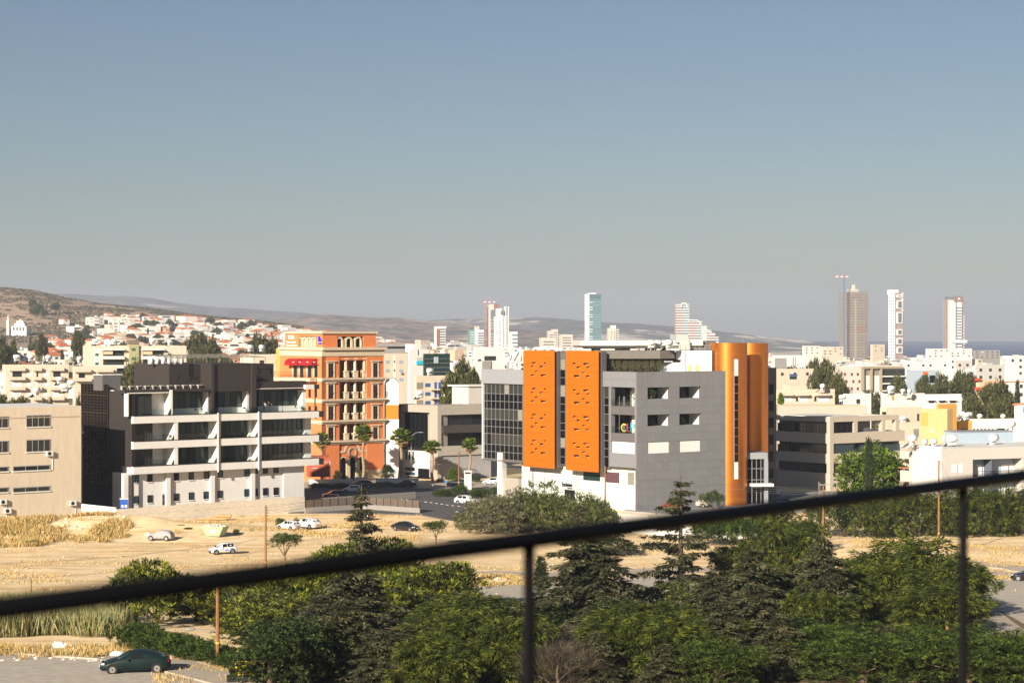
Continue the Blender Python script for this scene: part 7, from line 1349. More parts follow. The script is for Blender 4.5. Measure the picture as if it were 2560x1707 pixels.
# trees of the town
TT = 'trees among the town buildings'
for a in [('town', 1150, 905, 500, 100, 'tall round pine behind the concrete block'), ('town', 1185, 930, 490, 60, 'darker pine touching the black glass grid'), ('town', 335, 905, 560, 96, 'round tree behind the black building roof'), ('town', 650, 838, 760, 60, 'dark pine left of the orange tower'), ('town', 690, 846, 780, 50, 'second dark pine left of the orange tower'), ('town', 495, 835, 900, 60, 'brown-green pine above the black building'), ('town', 525, 845, 880, 50, 'pine right of the brown-green pine'), ('town', 195, 828, 1000, 34, 'tall pine above the cream apartments'), ('town', 105, 832, 1050, 30, 'pine below the church'), ('town', 5, 845, 900, 40, 'dark tree at the left edge'), ('town', 30, 850, 930, 30, 'grey-green tree at the left edge'), ('town', 2060, 905, 700, 70, 'brown-green pine left of the pink school'), ('town', 2092, 935, 640, 70, 'dark pine below the pink school'), ('town', 2035, 900, 900, 40, 'pine behind the cream shop'), ('town', 2245, 938, 720, 54, 'dark pine in front of the brown framed apartments'), ('town', 2310, 943, 740, 46, 'pine right of the brown framed apartments'), ('town', 2360, 935, 760, 70, 'big dark pine above the white hooded house'), ('town', 2410, 930, 770, 70, 'second big dark pine above the white hooded house'), ('town', 2430, 985, 580, 70, 'dark pine above the grey row'), ('town', 2490, 955, 600, 80, 'tallest pine of the right-hand clump'), ('town', 2515, 985, 590, 60, 'pine at the right end of the clump'), ('cypress', 2544, 950, 650, 14, 'cypress beside the red-roofed house'), ('town', 45, 995, 500, 60, 'bush behind the beige block roof'), ('town', 12, 985, 505, 50, 'tree at the left edge behind the beige block'), ('town', 120, 1000, 480, 40, 'low tree behind the beige block'), ('town', 195, 990, 440, 26, 'tree beside the black screen'), ('town', 1990, 920, 950, 90, 'row of dark trees below the white box'), ('palm', 1952, 985, 480, 26, 'small palm right of the orange cylinder'), ('town', 2130, 985, 650, 60, 'green hedge tree left of the brown framed apartments'), ('town', 2180, 980, 640, 60, 'green bush below the brown framed apartments')]: tree(*a, TT)
def town_trees(n, px0, px1, D0, D1, h0, h1, where, seed):
    random.seed(seed); its = sorted((random.uniform(px0, px1), D0 * (D1 / D0) ** random.random()) for _ in range(n))
    for i, (px, D) in enumerate(its):
        h = random.uniform(h0, h1); p = onground(px, D); k = 'cypress' if random.random() < .22 else 'town'; w = (h * .18 if k == 'cypress' else h * random.uniform(.7, 1.2)) / D * F; tree(k, px, EY + (CZ - p.z - h) / D * F, D, w, f'{"slim cypress" if k == "cypress" else "dark tree"} {where}, {ORD[min(i, 145)]} from the left', TT)
town_trees(46, 0, 700, 800, 1500, 7, 12, 'in the left-hand suburb', 21); town_trees(120, 60, 960, 1400, 2300, 7, 13, 'on the slope below the hill', 22); town_trees(16, 950, 1250, 700, 1900, 7, 10, 'in the town centre', 23); town_trees(34, 1900, 2560, 800, 2000, 7, 11, 'in the right-hand district', 24)
random.seed(5)
# scrub of the bare hill: one mass of small bushes
def scrub():
    r = np.random.default_rng(4); n = 30000; Y = 1900 + 900 * r.random(n) ** .8; px = r.uniform(-60, 760, n); X = (px - CX) / F * Y; keep = (.6 * vnoise(X / 60, Y / 90, 8) + .4 * vnoise(X / 14, Y / 20, 9)) > .40; X, Y = X[keep], Y[keep]; Z = tz(X, Y); n = len(X); s = r.uniform(.5, 1.7, n); k = 3
    c = np.repeat(np.stack([X, Y, Z - .2], 1), k, 0); S_ = np.repeat(s, k); D = unit(np.stack([r.normal(size=n * k), r.normal(size=n * k), r.uniform(.3, 1.2, n * k)], 1)); v, q = leafquads(c, D, S_ * 1.3, S_ * 1.6, r)
    o = newobj('hill_scrub', npmesh('hill_scrub', v, q, [leafM('scrub_a', (0.075, 0.072, 0.042)), leafM('scrub_b', (0.12, 0.10, 0.06))], np.repeat(r.choice(2, n), k))); tag(o, 'dark scrub dotted over the bare hillside', 'scrub', kind='stuff')
scrub()
# dry grass, weeds and reeds
def blades(name, n, area, h, w, mats, label, cat, seed, lean=.35, clump=None, dens=None):
    r = np.random.default_rng(seed); xs, ys = r.uniform(area[0], area[1], n), r.uniform(area[2], area[3], n); Yd = np.empty(n)
    Y = ys; X = (xs - CX) / F * Y
    if clump is not None: keep = .65 * vnoise(X / clump[0], Y / clump[0], seed) + .35 * vnoise(X * 2.7 / clump[0], Y * 2.7 / clump[0], seed + 1) + r.uniform(-.13, .13, n) > clump[1]; X, Y = X[keep], Y[keep]
    if dens is not None: keep = dens(X, Y, (X / Y * F + CX)); X, Y = X[keep], Y[keep]
    n = len(X); P = np.stack([X, Y, tz(X, Y) - .03], 1); D = unit(np.stack([r.normal(size=n) * lean, r.normal(size=n) * lean, np.ones(n)], 1)); v, q = leafquads(P, D, h * r.uniform(.5, 1.3, n), np.full(n, w) * r.uniform(.6, 1.4, n), r)
    o = newobj(name, npmesh(name, v, q, mats, r.choice(len(mats), n))); tag(o, label, cat, kind='stuff')
DG = [leafM('dry_grass_d', (0.27, 0.24, 0.09)), leafM('dry_grass_a', (0.54, 0.34, 0.115)), leafM('dry_grass_b', (0.40, 0.25, 0.09)), leafM('dry_grass_c', (0.64, 0.48, 0.24))]
blades('dry_bank_grass', 42000, (-60, 330, 274, 309), .75, .10, DG, 'golden dry grass on the bank below the beige block', 'grass', 31, clump=(4, .47), dens=lambda X, Y, p: (Y > 275 + 12 * vnoise(X / 5, Y / 5, 91) + np.clip(p - 90, 0, 400) * .06) & (p < 300 + 50 * vnoise(Y / 3, Y / 3, 92)))
blades('dry_wall_grass', 26000, (430, 1060, 292, 338), .45, .09, DG, 'tufts of dry grass along the foot of the retaining wall', 'grass', 32, clump=(5, .66))
blades('dry_field_grass', 60000, (-80, 2650, 205, 285), .30, .08, DG, 'sparse dry grass scattered over the dirt field', 'grass', 33, clump=(6, .68))
blades('roadside_grass', 26000, (-60, 520, 139, 152), .55, .05, DG, 'dry golden weeds along the near pavement', 'grass', 34, clump=(2.2, .42), dens=lambda X, Y, p: ((p < 330) | (Y > 150)) & (Y < 151 - 5 * vnoise(X / 3, Y / 3, 93)) & (Y > 139 + 4 * vnoise(X / 2, Y / 2, 94)))
blades('kerb_weeds', 5000, (380, 760, 126, 136), .3, .04, DG, 'weeds growing out of the near kerb', 'grass', 36, clump=(1.5, .55))
RD = [leafM('reed_a', (0.26, 0.24, 0.10)), leafM('reed_b', (0.34, 0.29, 0.15)), leafM('reed_c', (0.14, 0.17, 0.06))]
blades('reed_bed', 34000, (-80, 470, 153, 182), 1.8, .085, RD, 'pale green reed bed below the dark rail on the left', 'reeds', 35, lean=.22, dens=lambda X, Y, p: (p < 260 + 90 * vnoise(X / 2, Y / 2, 95)) & (Y > 153 + 6 * vnoise(X / 3, Y / 3, 96)))
blades('road_verge_grass', 22000, (1040, 1340, 216, 232), .5, .08, DG, 'dry weeds and rubble grass behind the grey road stub', 'grass', 37, clump=(3, .45))
blades('mound_grass', 36000, (2080, 2650, 222, 285), .3, .09, DG, 'thin dry grass over the mound on the right', 'grass', 38, clump=(4, .55))
for k_ in PROTO:
    for i_ in (0, 1):
        if (k_, i_) not in USED:
            for c_ in list(PROTO[k_][i_].children): bpy.data.objects.remove(c_)
            bpy.data.objects.remove(PROTO[k_][i_])
# ================================================================ vehicles
TYRE = M('tyre_rubber', (0.018, 0.018, 0.019), rough=0.9, var=0); RIM = M('alloy_rim', (0.38, 0.38, 0.38), rough=0.35, metal=0.7, var=0); RIMG = M('steel_rim', (0.22, 0.20, 0.18), rough=0.6, var=0.1)
CGL = glassM('car_glass', (0.010, 0.012, 0.013), rough=0.04, spec=0.6); LAMP = glassM('headlamp', (0.55, 0.55, 0.52), rough=0.1); TAIL = M('tail_lamp', (0.35, 0.01, 0.01), rough=0.2, var=0); PLR = M('red_plate', (0.55, 0.02, 0.02), var=0); PLW = M('white_plate', (0.75, 0.74, 0.68), var=0)
KINDC = {  # length, width, height, stations (x, belt z, roof z, half width factor), cowl, roof start, mid, roof end, tail index
    'hatch': (3.8, 1.68, 1.50, [(0, .50, .50, .72), (.03, .68, .70, .90), (.16, .84, .87, .98), (.25, .92, .96, 1), (.42, .95, 1.42, 1), (.60, .96, 1.50, 1), (.86, .97, 1.42, .98), (.96, .94, .98, .94), (1, .62, .64, .86)], 3, 4, 5, 6, 7, .33),
    'suv': (4.5, 1.88, 1.66, [(0, .55, .55, .75), (.03, .82, .84, .92), (.16, .98, 1.01, .99), (.26, 1.05, 1.09, 1), (.40, 1.08, 1.56, 1), (.60, 1.09, 1.66, 1), (.84, 1.12, 1.56, .98), (.95, 1.10, 1.14, .95), (1, .70, .72, .88)], 3, 4, 5, 6, 7, .37),
    'sedan': (4.6, 1.78, 1.45, [(0, .48, .48, .70), (.03, .64, .66, .90), (.15, .80, .83, .98), (.27, .90, .93, 1), (.42, .93, 1.37, 1), (.56, .94, 1.45, 1), (.74, .95, 1.34, 1), (.87, .97, 1.02, .97), (1, .80, .82, .85)], 3, 4, 5, 6, 7, .32),
    'fast': (4.62, 1.77, 1.47, [(0, .45, .45, .62), (.03, .62, .64, .86), (.16, .80, .83, .98), (.25, .90, .94, 1), (.42, .94, 1.40, 1), (.57, .96, 1.47, 1), (.76, .98, 1.34, 1), (.92, 1.00, 1.05, .96), (1, .72, .74, .84)], 3, 4, 5, 6, 7, .32),
    'mini': (3.55, 1.62, 1.48, [(0, .50, .50, .70), (.03, .72, .74, .88), (.15, .88, .91, .97), (.24, .96, 1.0, 1), (.42, .98, 1.42, 1), (.58, .99, 1.48, 1), (.84, .98, 1.40, .97), (.95, .92, .96, .93), (1, .62, .64, .84)], 3, 4, 5, 6, 7, .30)}
def car(kind, paint, label, loc, heading, plate=PLR, group='cars parked in the open', rim=RIM, name='parked_car', cover=False, livery=None, lid=None):
    """heading: world angle the nose points to"""
    Lc, Wc, Hc, st, ic, i0, im, i1, it, wr = KINDC[kind]; t = thing(name, label, 'car', loc, group); Rm = Matrix.Translation(Vector(loc)) @ Matrix.Rotation(heading, 4, 'Z')
    def P(x, y, z): return Rm @ Vector((Lc * (.5 - x), y, z))
    hw = Wc / 2; rings = []
    for i, (x, zb, zr, wf) in enumerate(st):
        w = hw * wf; cab = zr - zb > .2; zr_in = .72 if cab else .88; floor = .24 if 0 < i < len(st) - 1 else .34
        half = [(0, floor), (w * .86, floor), (w, .42), (w * 1.0, (zb + .42) / 2 + .03), (w * .97, zb), (w * zr_in, zr - .05 if cab else zr - .01), (w * zr_in * .6, zr), (0, zr + (.01))]
        rings.append([(x, y, z) for y, z in half])
    m = MB(); n = len(rings[0]); vs = []
    for r in rings: vs += [P(*p) for p in r] + [P(p[0], -p[1], p[2]) for p in r]
    fs = []
    for i in range(len(rings) - 1):
        for s in (0, 1):
            for k in range(n - 1):
                a = i * 2 * n + s * n + k; b = (i + 1) * 2 * n + s * n + k; f = (a, b, b + 1, a + 1); fs.append(f if s else f[::-1])
    for i in (0, len(rings) - 1): fs.append(tuple(i * 2 * n + k for k in range(n)) + tuple(i * 2 * n + n + k for k in range(n - 1, -1, -1)))
    m.add(vs, fs); body = m.build('body', paint, t, smooth=True)
    def quadpart(nm, q, mat, off=.012, inset=.10, par=t):
        q = [Vector(p) for p in q]; c = sum(q, Vector()) / 4; nrm = (q[2] - q[0]).cross(q[3] - q[1]).normalized(); ctr = P(.5, 0, .6)
        if nrm.dot(c - ctr) < 0: nrm = -nrm
        q = [p.lerp(c, inset) + nrm * off for p in q]; mb = MB(); mb.add(q + [p - nrm * .03 for p in q], [(0, 1, 2, 3), (7, 6, 5, 4)] + [(k, (k + 1) % 4, 4 + (k + 1) % 4, 4 + k) for k in range(4)]); return mb.build(nm, mat, par)
    if not cover:
        def R(i, k, s): x, y, z = rings[i][k]; return P(x, y * s, z)
        quadpart('windscreen', [R(ic, 5, 1), R(ic, 5, -1), R(i0, 5, -1), R(i0, 5, 1)], CGL, .02, .06); quadpart('rear_window', [R(i1, 5, 1), R(i1, 5, -1), R(it, 5, -1), R(it, 5, 1)], CGL, .02, .10)
        for s in (1, -1):
            quadpart('side_window', [R(i0, 4, s), R(im, 4, s), R(im, 5, s), R(i0, 5, s)], CGL); quadpart('side_window', [R(im, 4, s), R(i1, 4, s), R(i1, 5, s), R(im, 5, s)], CGL)
            mi = MB(); c = P(st[i0][0] - .02, s * (hw + .08), st[ic][1] + .06); mi.ball(c, (.09, .09, .07)); mi.build('mirror', paint, t)
            q = [P(.012, s * hw * .55, .60), P(.06, s * hw * .90, .62), P(.07, s * hw * .88, .74), P(.03, s * hw * .58, .72)]; quadpart('headlight', q, LAMP, .03, 0)
            q = [P(.985, s * hw * .60, .70), P(.965, s * hw * .93, .72), P(.955, s * hw * .93, .92), P(.975, s * hw * .66, .90)]; quadpart('tail_light', q, TAIL, .03, 0)
            qd = [P((st[i0][0] + st[im][0]) / 2 - .1, s * (hw + .004), .86), P((st[i0][0] + st[im][0]) / 2 + .04, s * (hw + .004), .86), P((st[i0][0] + st[im][0]) / 2 + .04, s * (hw + .004), .89), P((st[i0][0] + st[im][0]) / 2 - .1, s * (hw + .004), .89)]
        for x, nm in ((-.004, 'front_plate'), (1.004, 'rear_plate')): q = [P(x, -.26, .44 if x < 0 else .60), P(x, .26, .44 if x < 0 else .60), P(x, .26, .55 if x < 0 else .71), P(x, -.26, .55 if x < 0 else .71)]; quadpart(nm, q, plate, .015, 0)
        q = [P(.004, -hw * .5, .30), P(.004, hw * .5, .30), P(.004, hw * .5, .42), P(.004, -hw * .5, .42)]; quadpart('grille', q, BLACK, .02, 0)
        if lid: pass
        if livery:
            for s in (1, -1):
                quadpart('blue_stripe', [P(.50, s * (hw + .006), .48), P(.80, s * (hw + .006), .48), P(.80, s * (hw + .006), .80), P(.56, s * (hw + .006), .66)], livery, .006, 0); quadpart('stripe_badge', [P(.62, s * (hw + .012), .55), P(.72, s * (hw + .012), .55), P(.72, s * (hw + .012), .68), P(.62, s * (hw + .012), .68)], PLW, .008, 0); quadpart('door_lettering', [P(.34, s * (hw + .006), .62), P(.50, s * (hw + .006), .62), P(.50, s * (hw + .006), .66), P(.34, s * (hw + .006), .66)], M('livery_grey', (0.15, 0.16, 0.3), var=0), .006, 0); quadpart('door_lettering', [P(.34, s * (hw + .006), .70), P(.48, s * (hw + .006), .70), P(.48, s * (hw + .006), .745), P(.34, s * (hw + .006), .745)], M('livery_grey', (0.15, 0.16, 0.3), var=0), .006, 0)
    for x in (.175, .80):
        for s in (1, -1):
            w = MB(); w.tube([P(x, s * (hw - .20), wr), P(x, s * (hw - .01), wr), P(x, s * (hw + .012), wr)], [wr, wr, wr * .9], 18); wo = w.build('wheel', TYRE, t); r = MB(); r.tube([P(x, s * (hw - .05), wr), P(x, s * (hw + .022), wr)], wr * .64, 14); r.build('rim', rim, wo); hb = MB(); hb.tube([P(x, s * (hw), wr), P(x, s * (hw + .03), wr)], wr * .18, 8); hb.build('hub', FRAME, wo)
            a = MB(); a.tube([P(x, s * (hw - .10), wr + .03), P(x, s * (hw + .003), wr + .03)], wr * 1.16, 18); a.build('wheel_arch', BLACK, t)
    return t
def paintM(n, c, rough=.3): return M(n, c, rough=rough, var=0.03, spec=0.5, coat=.6)
WP, BP, GPt, SP, RP = paintM('white_car_paint', (0.72, 0.71, 0.69)), paintM('black_car_paint', (0.010, 0.010, 0.013), .15), M('dusty_green_paint', (0.005, 0.016, 0.015), rough=.45, var=.3, spec=.25), paintM('silver_car_paint', (0.42, 0.39, 0.35)), paintM('red_car_paint', (0.32, 0.03, 0.02))
BLP = paintM('dark_blue_car_paint', (0.012, 0.018, 0.035)); CHP = paintM('champagne_car_paint', (0.50, 0.42, 0.33))
A_ = math.radians
car('fast', GPt, 'dusty dark green saloon parked on the near street', gp(338, 1680, .05), A_(192), plate=PLW, group=None, rim=RIMG)
car('hatch', M('grey_car_cover', (0.34, 0.32, 0.32), rough=.7, var=.25, scale=1.6, bump=.9), 'car wrapped in a grey cloth cover on the dirt lot', gp(402, 1350, .02), A_(168), group=None, cover=True)
car('hatch', WP, 'white hatchback with a blue stripe on its side on the dirt lot', gp(556, 1384, .02), A_(212), group=None, livery=M('livery_blue', (0.03, 0.12, 0.45), var=0))
car('hatch', WP, 'white hatchback with a red plate left of the white crossover', gp(722, 1324, .02), A_(142), group=None)
car('suv', WP, 'white crossover parked right beside the white hatchback', gp(769, 1320, .02), A_(140), group=None)
car('hatch', BP, 'black hatchback half hidden by the thin ragged conifer', gp(905, 1300, .02), A_(150), plate=PLW, group=None)
car('sedan', BP, 'black convertible with its roof up on the dirt lot', gp(1014, 1326, .02), A_(-35), plate=PLW, group=None)
car('suv', WP, 'white crossover standing at the edge of the junction pavement', gp(1167, 1262, .12), A_(-32), plate=PLW, group=None)
car('sedan', BLP, 'dark blue car peeping out from behind the lot bushes', gp(1172, 1288, .05), A_(188), plate=PLW, group=None)
car('hatch', WP, 'white minivan on the dark street in front of the orange tower', gp(880, 1232, .08), A_(182), plate=PLW, group=None)
car('suv', BP, 'black van on the street beyond the white minivan', gp(905, 1222, .2), A_(182), plate=PLW, group=None)
car('suv', BLP, 'dark blue car in the sunken car park beside the white office', gp(836, 1247, .05), A_(195), plate=PLW, group=None)
car('hatch', RP, 'dark red hatchback in the sunken car park', gp(826, 1256, .05), A_(175), plate=PLW, group=None)
car('sedan', BLP, 'dark saloon on the street right of the black van', gp(1012, 1219, .2), A_(180), plate=PLW, group=None)
car('mini', WP, 'small rounded white car beside the white column', gp(1229, 1213, .12), A_(165), group=None)
car('sedan', BLP, 'dark car parked beside the white totem sign', gp(1145, 1216, .12), A_(178), plate=PLW, group=None)
car('sedan', SP, 'silver saloon half hidden by the young tree in front of the grey wall', gp(1668, 1272, .27), A_(200), plate=PLW, group=None)
car('hatch', RP, 'small red car in front of the silver saloon', gp(1675, 1277, .27), A_(205), plate=PLW, group=None)
car('sedan', CHP, 'champagne saloon parked below the orange cylinder', gp(1738, 1271, .27), A_(172), plate=PLW, group=None)
car('suv', SP, 'silver estate below the open-branched conifer', gp(1738, 1348, .02), A_(60), plate=PLR, group=None)
car('sedan', BP, 'black car cut off by the right edge on the curving road', gp(2578, 1452, .06), A_(170), plate=PLW, group=None)
car('suv', WP, 'white car in shade beside the concrete office entrance', gp(1930, 1240, .27), A_(100), plate=PLW, group=None)

# ================================================================ poles, wires, lamps, signs
POLE = M('timber_pole', (0.24, 0.115, 0.05), var=0.3, scale=2.0, streak=6); WIRE = M('cable', (0.07, 0.065, 0.06), var=0)
def pole(px, ytop, py, label, D=None, arms=True, lamp=False, r=.13):
    p = gp(px, py) if D is None else onground(px, D); zt = CZ - (ytop - EY) / F * p.y; t = thing('utility_pole', label, 'pole', p); m = MB(); m.tube([(p.x, p.y, p.z - .4), (p.x, p.y, zt)], [r * 1.15, r * .8], 8); m.build('shaft', POLE, t)
    if arms:
        for k in range(4):
            i = MB(); i.tube([(p.x + r, p.y, zt - .25 - .3 * k), (p.x + r + .14, p.y, zt - .25 - .3 * k)], .05, 6); i.build('insulator', FRAME, t)
    if lamp:
        l = MB(); l.tube([(p.x, p.y, zt - 4), (p.x - 1.5, p.y, zt - 3.85)], .04, 5); lo = l.build('lamp_arm', ALU, t); h = MB(); h.ball((p.x - 1.9, p.y, zt - 3.85), (.42, .16, .1)); h.build('lamp_head', ALU, lo)
    b = MB(); b.tube([(p.x, p.y, p.z + 1.6), (p.x, p.y, p.z + 1.72)], r * 1.2, 8); b.build('marker_band', M('yellow_band', (0.7, 0.4, 0.03), var=0), t)
    return Vector((p.x + r + .1, p.y, zt))
A1 = pole(664, 1263, 0, 'wooden pole standing on the dirt lot', D=232); B1 = pole(544, 1430, 0, 'tall wooden pole with a street lamp at lower left', D=136, lamp=True); C1 = pole(1364, 1588, 0, 'short pale wooden pole at the bottom centre', D=128)
D1 = pole(1513, 1165, 0, 'wooden pole in front of the white shop front', D=322); E1 = pole(2347, 1150, 0, 'wooden pole on the mound at the right', D=268); F1 = pole(2058, 1215, 0, 'wooden pole in front of the scaffold tower', D=290); G1 = pole(1147, 1127, 0, 'wooden pole beside the white totem sign', D=392)
H1 = pole(2368, 1565, 0, 'short pale post among the acacias beside the far post', D=140, arms=False)
def wires(name, a, b, n, label, sag=1.0, dz=.3, r=.012):
    t = thing(name, label, 'cable', a)
    for k in range(n):
        m = MB(); p0, p1 = a - Vector((0, 0, .25 + dz * k)), b - Vector((0, 0, .25 + dz * k)); m.tube([tuple(p0.lerp(p1, s / 14) - Vector((0, 0, sag * 4 * (s / 14) * (1 - s / 14)))) for s in range(15)], r, 4); m.build('wire', WIRE, t)
wires('overhead_wires', D1, F1, 4, 'overhead wires crossing in front of the grey wall', .8, .32, .022); wires('overhead_wires', G1, D1, 4, 'overhead wires between the junction and the shop pole', 1.0, .32, .02); wires('overhead_wires', A1, G1, 3, 'overhead wires from the lot pole to the junction', 1.5, .35, .014); wires('overhead_wires', B1, C1, 4, 'overhead wires across the thicket at lower left', .8, .35, .007); wires('guy_wires', B1, onground(690, 133) + Vector((0, 0, .3)), 2, 'guy wires of the tall lamp pole', .05, .5, .014); wires('guy_wires', E1, onground(2470, 262) + Vector((0, 0, .3)), 1, 'guy wire of the pole on the mound', .05, .3, .014)
wires('overhead_wires', C1, H1, 4, 'overhead wires along the bottom edge', .6, .32, .01)
def lamp_post(px, py, ytop, label):
    p = gp(px, py); zt = CZ - (ytop - EY) / F * p.y; t = thing('street_lamp', label, 'lamp', p); m = MB(); n = 10; pts = [(p.x, p.y, p.z), (p.x, p.y, zt - 1.6)] + [(p.x + 1.6 * (1 - math.cos(math.pi / 2 * k / n)), p.y, zt - 1.6 + 1.6 * math.sin(math.pi / 2 * k / n)) for k in range(1, n + 1)]; m.tube(pts, [.10, .08] + [.06] * n, 6); m.build('pole', ALU, t); h = MB(); h.ball((p.x + 2.0, p.y, zt - .03), (.5, .18, .1)); h.build('lamp_head', ALU, t)
lamp_post(1028, 1212, 1080, 'tall curved grey street lamp in front of the concrete block')
# totem sign, traffic signs
p = gp(1171, 1226); f = Fr((p.x - .1, p.y), Vector((1, .12)).normalized()); t = thing('totem_sign', 'white totem sign listing tenants beside the junction', 'sign', p); zt = CZ - (1176 - EY) / F * p.y; f.box('panel', -.7, .7, p.z, zt, -.3, 0, WHITE2, t); f.box('black_logo', -.55, .55, zt - .65, zt - .25, 0, .03, BLACK, t); text_on(f, 'Shops', 1165.5, 1176.5, 1178.5, 1181, WHITE2, 'sign_lettering', t, n=.05)
for k in range(5): f.box('tenant_line', -.35, .35, zt - 1.2 - .6 * k, zt - 1.1 - .6 * k, 0, .02, GREYL, t)
def road_sign(px, py, h, label, disc):
    p = gp(px, py); t = thing('road_sign', label, 'sign', p); m = MB(); m.tube([tuple(p), (p.x, p.y, p.z + h)], .035, 5); m.build('post', ALU, t)
    for (dz, r, mat, sq) in disc:
        m = MB(); z = p.z + h + dz
        if sq: m.box((p.x - r, p.y - .08, z - r), (p.x + r, p.y - .04, z + r))
        else: m.tube([(p.x, p.y - .04, z), (p.x, p.y - .08, z)], r, 14)
        m.build('sign_plate', mat, t)
YEL = M('sign_yellow', (0.7, 0.38, 0.03), var=0); SBL = M('sign_blue', (0.02, 0.16, 0.5), var=0)
road_sign(852, 1222, 2.6, 'yellow round sign above a blue plate at the crossing', [(.2, .32, YEL, 0), (-.35, .22, SBL, 1), (-.75, .2, PLW, 1)]); road_sign(1115, 1240, 2.6, 'blue round sign on the pavement island', [(.1, .24, SBL, 0)]); road_sign(1772, 1352, 1.4, 'small square sign beside the silver estate', [(.2, .45, GREYL, 1)]); road_sign(1080, 1225, 1.2, 'white marker at the end of the railing', [(-.2, .2, PLW, 1)])
for i, x in enumerate((1861, 1866.5, 1872)):
    p = gp(x, 1262, .27); t = thing('traffic_cone', f'orange traffic cone, {ORD[i]} of three by the orange cylinder', 'cone', p, 'traffic cones'); m = MB(); m.tube([tuple(p), (p.x, p.y, p.z + .9)], [.22, .05], 10); m.build('cone_body', M('cone_orange', (0.65, 0.09, 0.02), var=0), t); m = MB(); m.box((p.x - .3, p.y - .3, p.z), (p.x + .3, p.y + .3, p.z + .06)); m.build('base', M('cone_orange', (0.65, 0.09, 0.02), var=0), t); m = MB(); m.tube([(p.x, p.y, p.z + .4), (p.x, p.y, p.z + .58)], [.16, .12], 10); m.build('white_band', PLW, t)
p = gp(1901, 1252, .27); t = thing('planter', 'tall white planter with a clipped ball at the entrance', 'planter', p); m = MB(); m.tube([tuple(p), (p.x, p.y, p.z + 1.3)], [.25, .42], 10); m.build('pot', WHITE2, t); m = MB(); m.tube([(p.x, p.y, p.z + 1.3), (p.x, p.y, p.z + 1.9)], .05, 5); m.build('stem', BARK, t); pr = mk_tufts('hedge', 1, 1, 0, 1, 90, 8, .14, .06, .4, 3, cone=.8, lobes=[(p.x, p.y, p.z + 2.25, .5, .45)]); crownobj('clipped_crown', pr, LF['hedge'], t)

# ================================================================ things on the lot
def skip():
    p = gp(540, 1340); fr = Fr(p[:2], Vector((.93, -.36)).normalized()); t = thing('rubble_skip', 'green and white skip heaped with rubble', 'skip', p); GR = M('skip_green', (0.33, 0.40, 0.25), rough=.6, var=.35, scale=1.2); m = MB(); z0, z1 = p.z + .1, p.z + 1.5; lo = [(-1.2, -.8), (1.0, -.8), (1.0, .8), (-1.2, .8)]; hi = [(-2.0, -1.0), (1.7, -1.0), (1.7, 1.0), (-2.0, 1.0)]
    vs = [(*fr.at(u, n), z0) for u, n in lo] + [(*fr.at(u, n), z1) for u, n in hi]; m.add(vs, [(0, 1, 2, 3)] + [(i, (i + 1) % 4, 4 + (i + 1) % 4, 4 + i) for i in range(4)]); m.build('tub', GR, t)
    for (u, n) in ((-1.9, .98), (1.6, .98)): fr.box('lifting_lug', u - .1, u + .1, z1 - .3, z1 + .05, n - .1, n + .1, GR, t)
    fr.box('rim', -2.03, 1.73, z1 - .12, z1 + .02, .98, 1.06, GR, t); fr.box('rim', -2.03, 1.73, z1 - .12, z1 + .02, -1.06, -.98, GR, t); fr.box('plate', -.6, .5, z0 + .5, z0 + .9, .86, .95, PLW, t)
    r = MB(); rr = random.Random(3)
    for k in range(80): u, n = rr.uniform(-1.8, 1.5), rr.uniform(-.85, .85); c = fr.at(u, n); r.ball((c.x, c.y, z1 - .1 + .35 * (1 - abs(n)) * (1 - abs(u) / 2.4)), (rr.uniform(.12, .3), rr.uniform(.12, .3), rr.uniform(.1, .22)), seg=5, rings=3)
    tag(r.build('rubble', M('pale_rubble', (0.58, 0.50, 0.42), var=.25, scale=3)), 'pale rubble heaped in the green skip', 'rubble', kind='stuff')
skip()
def planks():
    p = gp(548, 1300); rr = random.Random(5); g = 'timber offcuts by the wall'
    for i, (dx, dy, L, a, z) in enumerate([(-2.5, .3, 3.0, .05, .1), (-.5, 0, 3.6, .15, .15), (.2, .2, 3.4, .1, .35), (.4, -.1, 3.2, .2, .55), (-1.2, -2.4, 2.6, 1.2, .12), (-.7, -2.5, 2.6, 1.15, .12), (-.2, -2.6, 2.6, 1.25, .12), (.8, .2, 2.6, .3, .75)]):
        x, y = p.x + dx, p.y + dy; m = MB(); f = Fr((x, y), Vector((math.cos(a), -math.sin(a)))); f.m(m, -L / 2, L / 2, tzf(x, y) + z, tzf(x, y) + z + .14, -.22, .22); tag(m.build('timber_plank', WOODM), f'loose timber plank at the foot of the retaining wall, {ORD[i]} of the pile', 'plank', g)
planks()
def toilet():
    p = W(311, 1274, 324); zt = CZ - (1248 - EY) / F * p.y; f = Fr((p.x - .7, p.y), Vector((.9, .2)).normalized()); BL = M('toilet_blue', (0.03, 0.10, 0.42), rough=.5, var=.1); t = thing('portable_toilet', 'bright blue portable toilet beside the white office', 'toilet', p); m = MB(); z0 = zt - 2.3; f.m(m, 0, 1.25, z0, zt, -1.2, 0); m.build('cabin', BL, t); f.box('roof', -.06, 1.31, zt, zt + .12, -1.26, .06, M('toilet_roof', (0.6, 0.62, 0.66), var=.05), t); f.box('door', .15, 1.1, z0 + .1, zt - .15, 0, .04, BL, t)
    for u in (.2, .75): f.box('notice', u, u + .35, z0 + 1.0, z0 + 1.4, .04, .05, PLW, t)
toilet()
